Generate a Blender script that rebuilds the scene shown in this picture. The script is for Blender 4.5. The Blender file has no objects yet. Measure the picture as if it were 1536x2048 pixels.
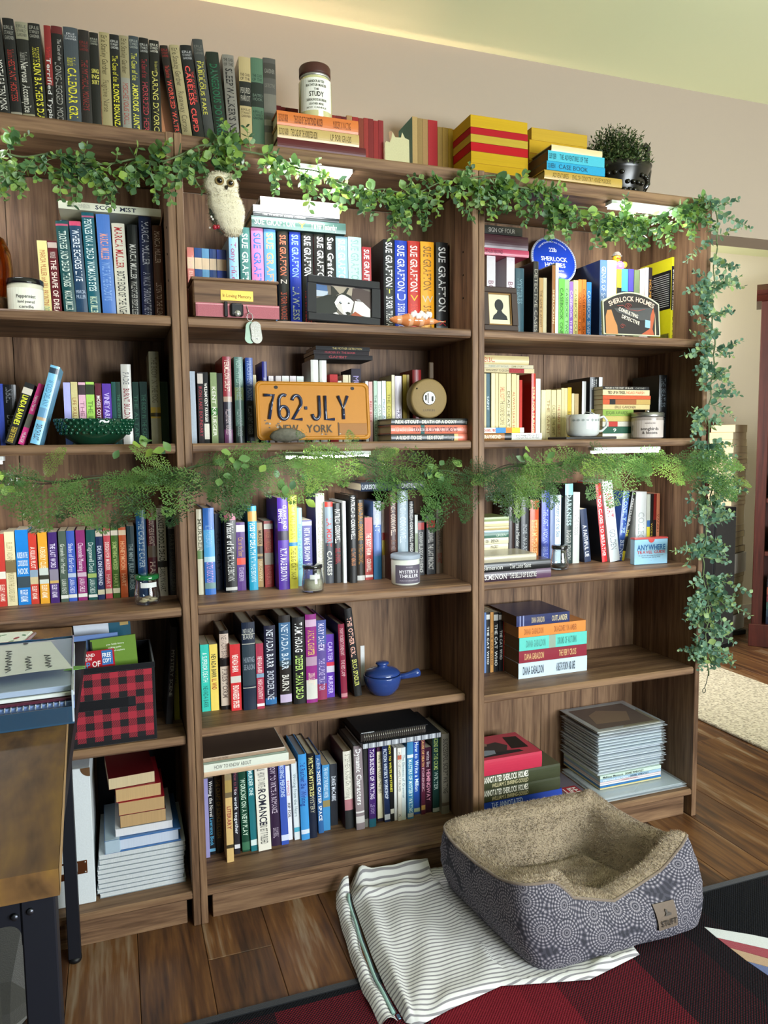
import bpy, math, random, re
import numpy as np
from mathutils import Vector, Matrix
random.seed(7); RNG = np.random.default_rng(7)
sc = bpy.context.scene
C = sc.collection

# ------------------------------------------------------------------ camera, world, light, exposure
cam_data = bpy.data.cameras.new('camera'); cam = bpy.data.objects.new('camera', cam_data); C.objects.link(cam)
cam_data.sensor_fit = 'VERTICAL'; cam_data.sensor_height = 36.0; cam_data.lens = 1498.65 / 2048 * 36
cam_data.clip_start = .02
_yaw, _pit, _rol = math.radians(19.7024), math.radians(5.2100), math.radians(-.66785)
_f = Vector((math.sin(_yaw)*math.cos(_pit), math.cos(_yaw)*math.cos(_pit), -math.sin(_pit)))
_r = Vector((math.cos(_yaw), -math.sin(_yaw), 0)); _u = _r.cross(_f)
_r2 = _r*math.cos(_rol) + _u*math.sin(_rol); _u2 = -_r*math.sin(_rol) + _u*math.cos(_rol)
cam.matrix_world = Matrix(((_r2.x, _u2.x, -_f.x, -.15416), (_r2.y, _u2.y, -_f.y, -1.79943), (_r2.z, _u2.z, -_f.z, 1.17483), (0, 0, 0, 1)))
sc.camera = cam

world = bpy.data.worlds.new('world'); sc.world = world; world.use_nodes = True
bg = world.node_tree.nodes['Background']; bg.inputs[0].default_value = (.80, .90, 1, 1); bg.inputs[1].default_value = 1.0

def area_light(name, loc, target, sx, sy, energy, color):
    l = bpy.data.lights.new(name, 'AREA'); l.shape = 'RECTANGLE'; l.size = sx; l.size_y = sy; l.energy = energy; l.color = color
    o = bpy.data.objects.new(name, l); C.objects.link(o); o.location = loc
    o.rotation_euler = (Vector(target) - Vector(loc)).to_track_quat('-Z', 'Y').to_euler()
    return o
area_light('window_daylight', (1.85, -3.30, 1.18), (1.25, 0, .95), 2.0, 1.0, 165, (.87, .95, 1.0))  # assumed daylight through the unseen window behind the camera
area_light('ground_bounce', (1.75, -3.28, .80), (1.5, -.3, 2.334), 2.2, .5, 36, (1.0, 1.0, .94))  # added upward fill at the window to brighten the ceiling
area_light('far_room_daylight', (1.85, 1.15, 1.5), (3.3, 1.95, 1.15), .8, 1.2, 42, (1.0, .97, .93))  # added light hidden behind the bookcases; assumed source, no far-room window is built

sc.view_settings.view_transform = 'Standard'; sc.view_settings.look = 'None'
sc.view_settings.gamma = 1.0; sc.view_settings.use_curve_mapping = False
sc.view_settings.exposure = 0.0
LED_TOP, LED_MID, LED_BACK = 95.0, 66.0, 120.0

# ------------------------------------------------------------------ helpers
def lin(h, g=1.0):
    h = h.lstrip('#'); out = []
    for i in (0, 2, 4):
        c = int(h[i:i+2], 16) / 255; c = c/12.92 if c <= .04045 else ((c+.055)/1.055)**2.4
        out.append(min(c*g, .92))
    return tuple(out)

class MB:
    """collects shaped geometry, links it as ONE mesh object with a colour per face"""
    def __init__(s): s.v = []; s.f = []; s.c = []; s.s = []; s.uv = None
    def add(s, vs, fs, col, smooth=False):
        n = len(s.v); s.v.extend([tuple(p) for p in vs])
        for k, f in enumerate(fs):
            s.f.append(tuple(i+n for i in f)); s.c.append(col[k] if isinstance(col, list) else col); s.s.append(smooth)
        return s
    def box(s, x0, x1, y0, y1, z0, z1, col='808080', b=0.0):
        if b <= 0:
            vs = [(x0,y0,z0),(x1,y0,z0),(x1,y1,z0),(x0,y1,z0),(x0,y0,z1),(x1,y0,z1),(x1,y1,z1),(x0,y1,z1)]
            return s.add(vs, [(0,3,2,1),(4,5,6,7),(0,1,5,4),(1,2,6,5),(2,3,7,6),(3,0,4,7)], col)
        vs = []
        for (z, i) in ((z0, b), (z0+b, 0), (z1-b, 0), (z1, b)):
            for (x, y) in ((x0+i+b*(i == 0), y0+i), (x1-i-b*(i == 0), y0+i), (x1-i, y0+i+b*(i == 0)), (x1-i, y1-i-b*(i == 0)), (x1-i-b*(i == 0), y1-i), (x0+i+b*(i == 0), y1-i), (x0+i, y1-i-b*(i == 0)), (x0+i, y0+i+b*(i == 0))):
                vs.append((x, y, z))
        fs = [tuple(range(7, -1, -1)), tuple(range(24, 32))]
        for k in range(3):
            for j in range(8): fs.append((k*8+j, k*8+(j+1) % 8, k*8+8+(j+1) % 8, k*8+8+j))
        return s.add(vs, fs, col)
    def prism(s, poly, a0, a1, axis='y', col='808080'):
        """poly: 2D outline (x,z) for axis y, (y,z) for axis x, (x,y) for axis z"""
        m = {'y': lambda p, a: (p[0], a, p[1]), 'x': lambda p, a: (a, p[0], p[1]), 'z': lambda p, a: (p[0], p[1], a)}[axis]
        n = len(poly); vs = [m(p, a0) for p in poly] + [m(p, a1) for p in poly]
        fs = [tuple(range(n)), tuple(range(2*n-1, n-1, -1))] + [(i, i+n, (i+1) % n + n, (i+1) % n) for i in range(n)]
        return s.add(vs, fs, col)
    def poly(s, pts, col): return s.add(pts, [tuple(range(len(pts)))], col)
    def lathe(s, prof, c=(0, 0, 0), n=28, col='808080', smooth=True, sx=1.0, sy=1.0, m=None):
        vs = []; fs = []; cols = []
        for (r, z) in prof:
            for k in range(n):
                a = 2*math.pi*k/n; p = Vector((r*math.cos(a)*sx, r*math.sin(a)*sy, z))
                if m is not None: p = m @ p
                vs.append((p.x+c[0], p.y+c[1], p.z+c[2]))
        for j in range(len(prof)-1):
            for k in range(n):
                fs.append((j*n+k, j*n+(k+1) % n, (j+1)*n+(k+1) % n, (j+1)*n+k)); cols.append(col[j] if isinstance(col, list) else col)
        fs.append(tuple(range(n-1, -1, -1))); cols.append(cols[0])
        fs.append(tuple((len(prof)-1)*n+k for k in range(n))); cols.append(cols[-2])
        return s.add(vs, fs, cols, smooth)
    def tube(s, path, r, n=6, col='808080', smooth=True, closed=False):
        P = [Vector(p) for p in path]; vs = []; fs = []; up = Vector((0.13, .21, 1)).normalized()
        for i, p in enumerate(P):
            a = P[i-1] if i > 0 else (P[-1] if closed else P[0]); b = P[(i+1) % len(P)] if (i < len(P)-1 or closed) else P[-1]
            d = (b-a).normalized(); e1 = d.cross(up)
            if e1.length < .05: e1 = d.cross(Vector((1, 0, 0)))
            e1.normalize(); e2 = d.cross(e1); rr = r[i] if isinstance(r, (list, tuple)) else r
            for k in range(n):
                t = 2*math.pi*k/n; vs.append(p + e1*rr*math.cos(t) + e2*rr*math.sin(t))
        m = len(P); last = m if closed else m-1
        for i in range(last):
            for k in range(n): fs.append((i*n+k, ((i+1) % m)*n+k, ((i+1) % m)*n+(k+1) % n, i*n+(k+1) % n))
        if not closed: fs += [tuple(range(n)), tuple(range((m-1)*n+n-1, (m-1)*n-1, -1))]
        return s.add(vs, fs, col, smooth)
    def ball(s, c, r, n=14, m=9, col='808080', sx=1, sy=1, sz=1):
        return s.lathe([(max(1e-5, math.sin(math.pi*j/m))*r, -math.cos(math.pi*j/m)*r*sz) for j in range(m+1)], c, n, col, True, sx, sy)
    def obj(s, name, mat, parent=None, loc=(0, 0, 0), gain=1.0):
        me = bpy.data.meshes.new(name); me.from_pydata(s.v, [], s.f); me.materials.append(mat)
        cache = {}; arr = []
        for f, c in zip(s.f, s.c):
            if isinstance(c, str):
                if c not in cache: cache[c] = lin(c, gain)
                c = cache[c]
            arr.extend(((c[0], c[1], c[2], 1.0)) * len(f))
        at = me.color_attributes.new('Col', 'FLOAT_COLOR', 'CORNER'); at.data.foreach_set('color', arr)
        me.polygons.foreach_set('use_smooth', s.s)
        o = bpy.data.objects.new(name, me); C.objects.link(o); o.location = loc
        if parent is not None: o.parent = parent
        return o
def thing(name, label, cat, loc=(0, 0, 0), rot=(0, 0, 0), group=None):
    o = bpy.data.objects.new(name, None); o.empty_display_size = .02; C.objects.link(o); o.location = loc; o.rotation_euler = rot
    return tag(o, label, cat, group)
def tag(o, label, cat, group=None):
    o['label'] = label; o['category'] = cat
    if group: o['group'] = group
    return o
def struct(o): o['kind'] = 'structure'; return o
def rel(mb, o):
    """shift a builder's world coordinates into the frame of a thing that is only translated"""
    L = o.location; mb.v = [(x-L.x, y-L.y, z-L.z) for (x, y, z) in mb.v]; return mb
def part(name, mb, mat, root, gain=1.0): return rel(mb, root).obj(name, mat, root, gain=gain)

# ------------------------------------------------------------------ materials (all procedural)
def nt(name):
    m = bpy.data.materials.new(name); m.use_nodes = True; t = m.node_tree; p = t.nodes['Principled BSDF']
    return m, t, p
def N(t, kind, **kw):
    n = t.nodes.new(kind)
    for k, v in kw.items():
        if k.startswith('i_'): n.inputs[k[2:].replace('_', ' ')].default_value = v
        else: setattr(n, k, v)
    return n
def mapped(t, scale, coord='Object', rnd=True):
    tc = N(t, 'ShaderNodeTexCoord'); mp = N(t, 'ShaderNodeMapping'); mp.inputs['Scale'].default_value = scale
    t.links.new(tc.outputs[coord], mp.inputs['Vector'])
    if rnd:
        oi = N(t, 'ShaderNodeObjectInfo'); ml = N(t, 'ShaderNodeMath', operation='MULTIPLY'); ml.inputs[1].default_value = 37.0
        t.links.new(oi.outputs['Random'], ml.inputs[0]); t.links.new(ml.outputs[0], mp.inputs['Location'])
    return mp
def ramp(t, fac, stops):
    r = N(t, 'ShaderNodeValToRGB'); e = r.color_ramp.elements
    while len(e) < len(stops): e.new(.5)
    for k, (p, c) in enumerate(stops): e[k].position = p; e[k].color = (*lin(c), 1) if isinstance(c, str) else (c, c, c, 1)
    t.links.new(fac, r.inputs[0]); return r
def bump(t, p, h, strength=.2, dist=.002):
    b = N(t, 'ShaderNodeBump'); b.inputs['Strength'].default_value = strength; b.inputs['Distance'].default_value = dist
    t.links.new(h, b.inputs['Height']); t.links.new(b.outputs[0], p.inputs['Normal'])
def attr_mat(name, rough=.5, spec=.4, vary=.12, bumpy=.08, scale=90, sheen=0, metal=0, coat=0):
    m, t, p = nt(name); a = N(t, 'ShaderNodeAttribute', attribute_name='Col')
    mp = mapped(t, (scale, scale, scale)); n = N(t, 'ShaderNodeTexNoise', i_Scale=1.0, i_Detail=3.0); t.links.new(mp.outputs[0], n.inputs['Vector'])
    r = N(t, 'ShaderNodeMapRange'); r.inputs[3].default_value = 1-vary; r.inputs[4].default_value = 1+vary; t.links.new(n.outputs[0], r.inputs[0])
    mx = N(t, 'ShaderNodeVectorMath', operation='SCALE'); t.links.new(a.outputs['Color'], mx.inputs[0]); t.links.new(r.outputs[0], mx.inputs['Scale'])
    t.links.new(mx.outputs[0], p.inputs['Base Color']); p.inputs['Roughness'].default_value = rough; p.inputs['Specular IOR Level'].default_value = spec
    p.inputs['Metallic'].default_value = metal; p.inputs['Sheen Weight'].default_value = sheen; p.inputs['Coat Weight'].default_value = coat
    if bumpy: bump(t, p, n.outputs[0], bumpy)
    return m
def wood_mat(name, axis, stops, across=26.0, along=1.6, rough=.5, spec=.25, plank=False):
    m, t, p = nt(name); sc_ = [across]*3; sc_['xyz'.index(axis)] = along
    mp = mapped(t, sc_); n = N(t, 'ShaderNodeTexNoise', i_Scale=1.0, i_Detail=5.0, i_Roughness=.6, i_Distortion=.9); t.links.new(mp.outputs[0], n.inputs['Vector'])
    mp2 = mapped(t, [c*7 for c in sc_]); n2 = N(t, 'ShaderNodeTexNoise', i_Scale=1.0, i_Detail=2.0); t.links.new(mp2.outputs[0], n2.inputs['Vector'])
    ad = N(t, 'ShaderNodeMath', operation='MULTIPLY_ADD'); ad.inputs[1].default_value = .34; t.links.new(n2.outputs[0], ad.inputs[0]); t.links.new(n.outputs[0], ad.inputs[2])
    last = ad.outputs[0]
    if plank:
        oi = N(t, 'ShaderNodeObjectInfo'); rr = N(t, 'ShaderNodeMapRange'); rr.inputs[3].default_value = -.06; rr.inputs[4].default_value = .07; t.links.new(oi.outputs['Random'], rr.inputs[0])
        a2 = N(t, 'ShaderNodeMath', operation='ADD'); t.links.new(last, a2.inputs[0]); t.links.new(rr.outputs[0], a2.inputs[1]); last = a2.outputs[0]
    r = ramp(t, last, stops); t.links.new(r.outputs[0], p.inputs['Base Color'])
    p.inputs['Roughness'].default_value = rough; p.inputs['Specular IOR Level'].default_value = spec; bump(t, p, last, .25, .0012)
    return m
WALNUT = [(.36, '2a1c14'), (.5, '503a2a'), (.62, '6d523d'), (.8, '8a6c51')]
M = {}
for ax in 'xyz': M['wood_'+ax] = wood_mat('walnut_laminate_'+ax, ax, WALNUT)
M['floor'] = wood_mat('rustic_floor_planks', 'y', [(.34, '1b110b'), (.5, '38241a'), (.62, '553722'), (.74, '6e4a2a'), (.9, '8c7862')], 15, 1.1, .36, .45, plank=True)
M['desk'] = wood_mat('rustic_desk_board', 'y', [(.38, '1c140e'), (.52, '46321f'), (.66, '6a4d2e'), (.84, '83622f')], 7, 2.6, .5, .25)
M['cherry'] = wood_mat('cherry_wood', 'z', [(.3, '1e0b08'), (.55, '34140f'), (.85, '4c2119')], 22, 1.5, .35, .45)
M['jacket'] = attr_mat('glossy_jacket', .28, .5, .05, .02)
M['cloth_cover'] = attr_mat('book_cloth', .62, .3, .10, .10, 260)
M['print'] = attr_mat('printed_ink', .5, .3, .04, 0)
M['paint'] = attr_mat('painted_surface', .5, .35, .05, .03)
M['gloss'] = attr_mat('glazed_surface', .12, .55, .04, 0, coat=.4)
M['satin_metal'] = attr_mat('satin_metal', .35, .5, .06, .02, metal=.85)
M['fabric'] = attr_mat('woven_fabric', .9, .15, .18, .35, 500, sheen=.3)
M['black_metal'] = attr_mat('powder_coated_metal', .5, .35, .06, .03)
M['fluff'] = attr_mat('soft_fluff', .95, .1, .25, .3, 300, sheen=.4)
# paper block: fine page lines across the thickness
m, t, p = nt('page_edges'); a = N(t, 'ShaderNodeAttribute', attribute_name='Col'); mp = mapped(t, (1400, 3, 3)); n = N(t, 'ShaderNodeTexNoise', i_Scale=1.0, i_Detail=1.0)
t.links.new(mp.outputs[0], n.inputs['Vector']); r = N(t, 'ShaderNodeMapRange'); r.inputs[3].default_value = .78; r.inputs[4].default_value = 1.12; t.links.new(n.outputs[0], r.inputs[0])
mx = N(t, 'ShaderNodeVectorMath', operation='SCALE'); t.links.new(a.outputs['Color'], mx.inputs[0]); t.links.new(r.outputs[0], mx.inputs['Scale']); t.links.new(mx.outputs[0], p.inputs['Base Color'])
p.inputs['Roughness'].default_value = .85; p.inputs['Specular IOR Level'].default_value = .15; M['pages'] = m
# leaves: translucent, colour varies leaf by leaf
def leaf_mat(name, stops, attr=False, trans=.42):
    m, t, p = nt(name); out = t.nodes['Material Output']
    if attr: src = N(t, 'ShaderNodeAttribute', attribute_name='Col').outputs['Fac']
    else: src = N(t, 'ShaderNodeObjectInfo').outputs['Random']
    r = ramp(t, src, stops); t.links.new(r.outputs[0], p.inputs['Base Color']); p.inputs['Roughness'].default_value = .42; p.inputs['Specular IOR Level'].default_value = .4
    tr = N(t, 'ShaderNodeBsdfTranslucent'); t.links.new(r.outputs[0], tr.inputs[0]); mix = N(t, 'ShaderNodeMixShader'); mix.inputs[0].default_value = trans
    t.links.new(p.outputs[0], mix.inputs[1]); t.links.new(tr.outputs[0], mix.inputs[2]); t.links.new(mix.outputs[0], out.inputs[0]); return m
EUC = [(0, '46644a'), (.3, '628a54'), (.6, '7ea65c'), (.8, 'a2c054'), (1, '8cac90')]
EUC2 = [(0, '48685a'), (.35, '6a947c'), (.7, '8cae92'), (1, 'a8c078')]
FERN = [(0, '335030'), (.4, '527a3e'), (.75, '719650'), (1, '9ab85a')]
M['leaf'] = leaf_mat('garland_leaf', EUC); M['leaf_stuff'] = leaf_mat('garland_leaf_small', EUC, True)
M['leaf2'] = leaf_mat('blue_green_leaf', EUC2); M['leaf2_stuff'] = leaf_mat('blue_green_leaf_small', EUC2, True)
M['fern'] = leaf_mat('fern_frond', FERN); M['shrub'] = leaf_mat('potted_sprigs', [(0, '1f3018'), (.5, '3a4f26'), (1, '8a9560')], True, .2)
# glass
def glass(name, col, rough=.02):
    m, t, p = nt(name); p.inputs['Base Color'].default_value = (*lin(col), 1); p.inputs['Transmission Weight'].default_value = 1; p.inputs['Roughness'].default_value = rough; p.inputs['IOR'].default_value = 1.3
    return m
m, t, p = nt('clear_glass'); out = t.nodes['Material Output']; tr = N(t, 'ShaderNodeBsdfTransparent'); tr.inputs[0].default_value = (.95, .97, .96, 1); gl = N(t, 'ShaderNodeBsdfGlossy'); gl.inputs['Roughness'].default_value = .03
lw = N(t, 'ShaderNodeLayerWeight'); lw.inputs[0].default_value = .3; mix = N(t, 'ShaderNodeMixShader'); t.links.new(lw.outputs['Facing'], mix.inputs[0]); t.links.new(tr.outputs[0], mix.inputs[1]); t.links.new(gl.outputs[0], mix.inputs[2]); t.links.new(mix.outputs[0], out.inputs[0]); M['glass'] = m
M['amber'] = glass('amber_glass', 'd89020', .05)
m, t, p = nt('clear_plastic'); p.inputs['Base Color'].default_value = (*lin('dfe8ee'), 1); p.inputs['Roughness'].default_value = .18; p.inputs['Alpha'].default_value = .38; M['plastic'] = m
def emit(name, col, s):
    m, t, p = nt(name); p.inputs['Base Color'].default_value = (.8, .8, .8, 1); p.inputs['Emission Color'].default_value = (*lin(col), 1); p.inputs['Emission Strength'].default_value = s; return m
M['led_top'] = emit('led_top', 'f6fbff', LED_TOP); M['led_mid'] = emit('led_mid', 'f8fbff', LED_MID); M['led_back'] = emit('led_back', 'ffc8b2', LED_BACK)
# wall and ceiling paint
def wall(name, col, s=.06):
    m, t, p = nt(name); mp = mapped(t, (60, 60, 60), rnd=False); n = N(t, 'ShaderNodeTexNoise', i_Scale=1.0, i_Detail=4.0); t.links.new(mp.outputs[0], n.inputs['Vector'])
    p.inputs['Base Color'].default_value = (*lin(col), 1); p.inputs['Roughness'].default_value = .85; p.inputs['Specular IOR Level'].default_value = .2; bump(t, p, n.outputs[0], s, .004); return m
M['wall'] = wall('wall_paint', 'a29484'); M['ceiling'] = wall('ceiling_paint', 'eaeec2'); M['wall_dim'] = wall('room_wall_paint', '4c4842'); M['wall_far'] = wall('cream_wall_paint', 'ece3cf'); M['trim'] = wall('trim_paint', 'dcd6c8', .02)  # unseen room walls toned dark to cut the bounced light
# buffalo-check rug: bands across x (and weaker across y), woven in rows
def band_node(t, src, stops):
    r = N(t, 'ShaderNodeValToRGB'); r.color_ramp.interpolation = 'CONSTANT'; e = r.color_ramp.elements
    while len(e) < len(stops): e.new(.5)
    for k, (pp, c) in enumerate(stops): e[k].position = pp; e[k].color = (c, c, c, 1)
    t.links.new(src, r.inputs[0]); return r
m, t, p = nt('buffalo_check_rug'); tc = N(t, 'ShaderNodeTexCoord'); sx = N(t, 'ShaderNodeSeparateXYZ'); t.links.new(tc.outputs['Object'], sx.inputs[0])
mrx = N(t, 'ShaderNodeMapRange'); mrx.inputs[1].default_value = -.5; mrx.inputs[2].default_value = 2.5; t.links.new(sx.outputs[0], mrx.inputs[0])
X = lambda x: (x+.5)/3.0
bx = band_node(t, mrx.outputs[0], [(0, .5), (X(-.1), .28), (X(.1), .55), (X(.40), 1), (X(.605), .8), (X(.69), .55), (X(.90), .28), (X(1.06), .14), (X(1.175), 0), (X(1.40), .14), (X(1.6), .3), (X(1.85), .6), (X(2.05), 1)])
mry = N(t, 'ShaderNodeMapRange'); mry.inputs[1].default_value = -1.7; mry.inputs[2].default_value = -.3; t.links.new(sx.outputs[1], mry.inputs[0])
Y = lambda y: (y+1.7)/1.4
by = band_node(t, mry.outputs[0], [(0, .3), (Y(-1.3), 1), (Y(-1.0), .6), (Y(-.86), .9), (Y(-.36), 0.0)])
# woven ribs
wv = N(t, 'ShaderNodeMath', operation='MULTIPLY_ADD'); wv.inputs[1].default_value = 900; t.links.new(sx.outputs[1], wv.inputs[0])
nz = N(t, 'ShaderNodeTexNoise', i_Scale=220.0, i_Detail=2.0); t.links.new(tc.outputs['Object'], nz.inputs['Vector'])
wx = N(t, 'ShaderNodeMath', operation='MULTIPLY'); wx.inputs[1].default_value = 900; t.links.new(sx.outputs[0], wx.inputs[0])
sn = N(t, 'ShaderNodeMath', operation='SINE'); t.links.new(wv.outputs[0], sn.inputs[0]); sn2 = N(t, 'ShaderNodeMath', operation='SINE'); t.links.new(wx.outputs[0], sn2.inputs[0])
mm = N(t, 'ShaderNodeMath', operation='MULTIPLY'); t.links.new(sn.outputs[0], mm.inputs[0]); t.links.new(sn2.outputs[0], mm.inputs[1])
half = N(t, 'ShaderNodeMath', operation='MULTIPLY_ADD'); half.inputs[1].default_value = .34; half.inputs[2].default_value = .5; t.links.new(mm.outputs[0], half.inputs[0])
lvl = N(t, 'ShaderNodeMath', operation='MULTIPLY'); t.links.new(bx.outputs[0], lvl.inputs[0]); t.links.new(by.outputs[0], lvl.inputs[1])
df = N(t, 'ShaderNodeMath', operation='SUBTRACT'); t.links.new(lvl.outputs[0], df.inputs[0]); t.links.new(half.outputs[0], df.inputs[1])
kk = N(t, 'ShaderNodeMath', operation='MULTIPLY_ADD', use_clamp=True); kk.inputs[1].default_value = 3.0; kk.inputs[2].default_value = .5; t.links.new(df.outputs[0], kk.inputs[0])
r = ramp(t, kk.outputs[0], [(0, '15161b'), (1, '6e1a26')]); t.links.new(r.outputs[0], p.inputs['Base Color']); p.inputs['Roughness'].default_value = .95; p.inputs['Specular IOR Level'].default_value = .1
bump(t, p, mm.outputs[0], .5, .002); M['rug'] = m
# speckled shag of the pale runner
m, t, p = nt('pale_shag'); mp = mapped(t, (90, 90, 90), rnd=False); n = N(t, 'ShaderNodeTexNoise', i_Scale=1.0, i_Detail=3.0); t.links.new(mp.outputs[0], n.inputs['Vector'])
r = ramp(t, n.outputs[0], [(.3, '8a8274'), (.5, 'c4bba8'), (.7, 'dcd4c2')]); t.links.new(r.outputs[0], p.inputs['Base Color']); p.inputs['Roughness'].default_value = .95; bump(t, p, n.outputs[0], .8, .01); M['shag'] = m
# ticking stripe
m, t, p = nt('ticking_stripe'); tc = N(t, 'ShaderNodeTexCoord'); sx = N(t, 'ShaderNodeSeparateXYZ'); t.links.new(tc.outputs['UV'], sx.inputs[0])
mu = N(t, 'ShaderNodeMath', operation='MULTIPLY'); mu.inputs[1].default_value = 2*math.pi/.0112; t.links.new(sx.outputs[1], mu.inputs[0]); sn = N(t, 'ShaderNodeMath', operation='SINE'); t.links.new(mu.outputs[0], sn.inputs[0])
r = ramp(t, sn.outputs[0], [(.3, 'd6d6d6'), (.62, '86848a')]); t.links.new(r.outputs[0], p.inputs['Base Color']); p.inputs['Roughness'].default_value = .9
mp = mapped(t, (700, 700, 700), rnd=False); n = N(t, 'ShaderNodeTexNoise', i_Scale=1.0); t.links.new(mp.outputs[0], n.inputs['Vector']); bump(t, p, n.outputs[0], .2, .001); M['ticking'] = m
# medallion print of the dog bed
m, t, p = nt('medallion_print'); tc = N(t, 'ShaderNodeTexCoord'); vo = N(t, 'ShaderNodeTexVoronoi', voronoi_dimensions='2D', feature='F1'); vo.inputs['Scale'].default_value = 16; vo.inputs['Randomness'].default_value = .85; t.links.new(tc.outputs['UV'], vo.inputs['Vector'])
sv = N(t, 'ShaderNodeVectorMath', operation='SCALE'); sv.inputs['Scale'].default_value = 16; t.links.new(tc.outputs['UV'], sv.inputs[0])
sb = N(t, 'ShaderNodeVectorMath', operation='SUBTRACT'); t.links.new(tc.outputs['UV'], sb.inputs[0]); t.links.new(vo.outputs['Position'], sb.inputs[1])
ss = N(t, 'ShaderNodeSeparateXYZ'); t.links.new(sb.outputs[0], ss.inputs[0]); an = N(t, 'ShaderNodeMath', operation='ARCTAN2'); t.links.new(ss.outputs[0], an.inputs[0]); t.links.new(ss.outputs[1], an.inputs[1])
am = N(t, 'ShaderNodeMath', operation='MULTIPLY'); am.inputs[1].default_value = 22; t.links.new(an.outputs[0], am.inputs[0]); asn = N(t, 'ShaderNodeMath', operation='SINE'); t.links.new(am.outputs[0], asn.inputs[0])
rings = ramp(t, vo.outputs['Distance'], [(0, .1), (.04, .15), (.06, .95), (.10, .1), (.15, 1.0), (.22, .15), (.27, 1.0), (.33, .2), (.40, .95), (.45, .05), (.50, .85), (.56, .15), (.62, .8), (.7, .2)])
rings.color_ramp.interpolation = 'LINEAR'
tick = N(t, 'ShaderNodeMapRange'); tick.inputs[1].default_value = -.6; tick.inputs[2].default_value = .6; tick.inputs[3].default_value = .35; tick.inputs[4].default_value = 1.0; t.links.new(asn.outputs[0], tick.inputs[0])
ml = N(t, 'ShaderNodeMath', operation='MULTIPLY'); t.links.new(rings.outputs[0], ml.inputs[0]); t.links.new(tick.outputs[0], ml.inputs[1])
r = ramp(t, ml.outputs[0], [(.1, '2b2b35'), (.4, '5c5966'), (.8, '9c969a')]); t.links.new(r.outputs[0], p.inputs['Base Color']); p.inputs['Roughness'].default_value = .85; M['medallion'] = m
# buffalo-check storage box cloth (UV in cells)
m, t, p = nt('red_black_check'); tc = N(t, 'ShaderNodeTexCoord'); sx = N(t, 'ShaderNodeSeparateXYZ'); t.links.new(tc.outputs['UV'], sx.inputs[0])
def sq(o):
    f = N(t, 'ShaderNodeMath', operation='FRACT'); t.links.new(o, f.inputs[0]); g = N(t, 'ShaderNodeMath', operation='GREATER_THAN'); g.inputs[1].default_value = .5; t.links.new(f.outputs[0], g.inputs[0]); return g.outputs[0]
ad = N(t, 'ShaderNodeMath', operation='ADD'); t.links.new(sq(sx.outputs[0]), ad.inputs[0]); t.links.new(sq(sx.outputs[1]), ad.inputs[1])
dg = N(t, 'ShaderNodeMath', operation='ADD'); t.links.new(sx.outputs[0], dg.inputs[0]); t.links.new(sx.outputs[1], dg.inputs[1]); dm = N(t, 'ShaderNodeMath', operation='MULTIPLY'); dm.inputs[1].default_value = 9; t.links.new(dg.outputs[0], dm.inputs[0])
hs = N(t, 'ShaderNodeMath', operation='MULTIPLY_ADD'); hs.inputs[1].default_value = .5; t.links.new(sq(dm.outputs[0]), hs.inputs[0]); hs.inputs[2].default_value = .25
cmp_ = N(t, 'ShaderNodeMath', operation='MULTIPLY'); cmp_.inputs[1].default_value = .5; t.links.new(ad.outputs[0], cmp_.inputs[0])
gt = N(t, 'ShaderNodeMath', operation='GREATER_THAN'); t.links.new(cmp_.outputs[0], gt.inputs[0]); t.links.new(hs.outputs[0], gt.inputs[1])
r = ramp(t, gt.outputs[0], [(0, '17161a'), (1, 'a02838')]); t.links.new(r.outputs[0], p.inputs['Base Color']); p.inputs['Roughness'].default_value = .95; M['check'] = m

# ------------------------------------------------------------------ lettering: built-in font, one outline per character, laid out as flat print
GLYPH = {}
def load_glyphs(chars):
    obs = []
    for bold in (0, 1):
        for ch in chars:
            cu = bpy.data.curves.new('glyph', 'FONT'); cu.body = ch; cu.resolution_u = 2; cu.offset = .018 if bold else 0
            o = bpy.data.objects.new('glyph', cu); C.objects.link(o); obs.append((ch, bold, o))
    bpy.context.view_layer.update(); dg_ = bpy.context.evaluated_depsgraph_get()
    for ch, bold, o in obs:
        me = bpy.data.meshes.new_from_object(o.evaluated_get(dg_)); v = [(q.co.x, q.co.y) for q in me.vertices]; f = [tuple(q.vertices) for q in me.polygons]
        if v:
            x0 = min(q[0] for q in v); x1 = max(q[0] for q in v); GLYPH[ch, bold] = ([(q[0]-x0, q[1]) for q in v], f, x1-x0)
        else: GLYPH[ch, bold] = ([], [], .22)
        bpy.data.meshes.remove(me)
    for ch, bold, o in obs:
        cu = o.data; bpy.data.objects.remove(o); bpy.data.curves.remove(cu)
def layout(s, bold):
    x = 0; out = []
    for ch in s:
        v, f, w = GLYPH.get((ch, bold), GLYPH['-', bold]) if ch != ' ' else ([], [], .24)
        out.append((x, v, f)); x += w + .07
    return out, max(x-.07, .05)
def text(mb, s, fn, L, H, col, bold=0, stretch=1.5, curve=0.0):
    """fn(u,v) -> 3D point, u along 0..L, v across 0..H"""
    out, tot = layout(s, bold); sx = L/tot; sy = H/.73; sx = min(sx, sy*stretch); off = (L - sx*tot)/2
    for (x, v, f) in out:
        if f: mb.add([fn(off+(x+a)*sx, b*sy) for (a, b) in v], f, col)
def flat_text(mb, s, o, ex, ey, L, H, col, bold=1, stretch=1.5):
    o, ex, ey = Vector(o), Vector(ex), Vector(ey); text(mb, s, lambda u, v: o + ex*u + ey*v, L, H, col, bold, stretch)
load_glyphs("ABCDEFGHIJKLMNOPQRSTUVWXYZabcdefghijklmnopqrstuvwxyz0123456789.,'&-:/")

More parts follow.
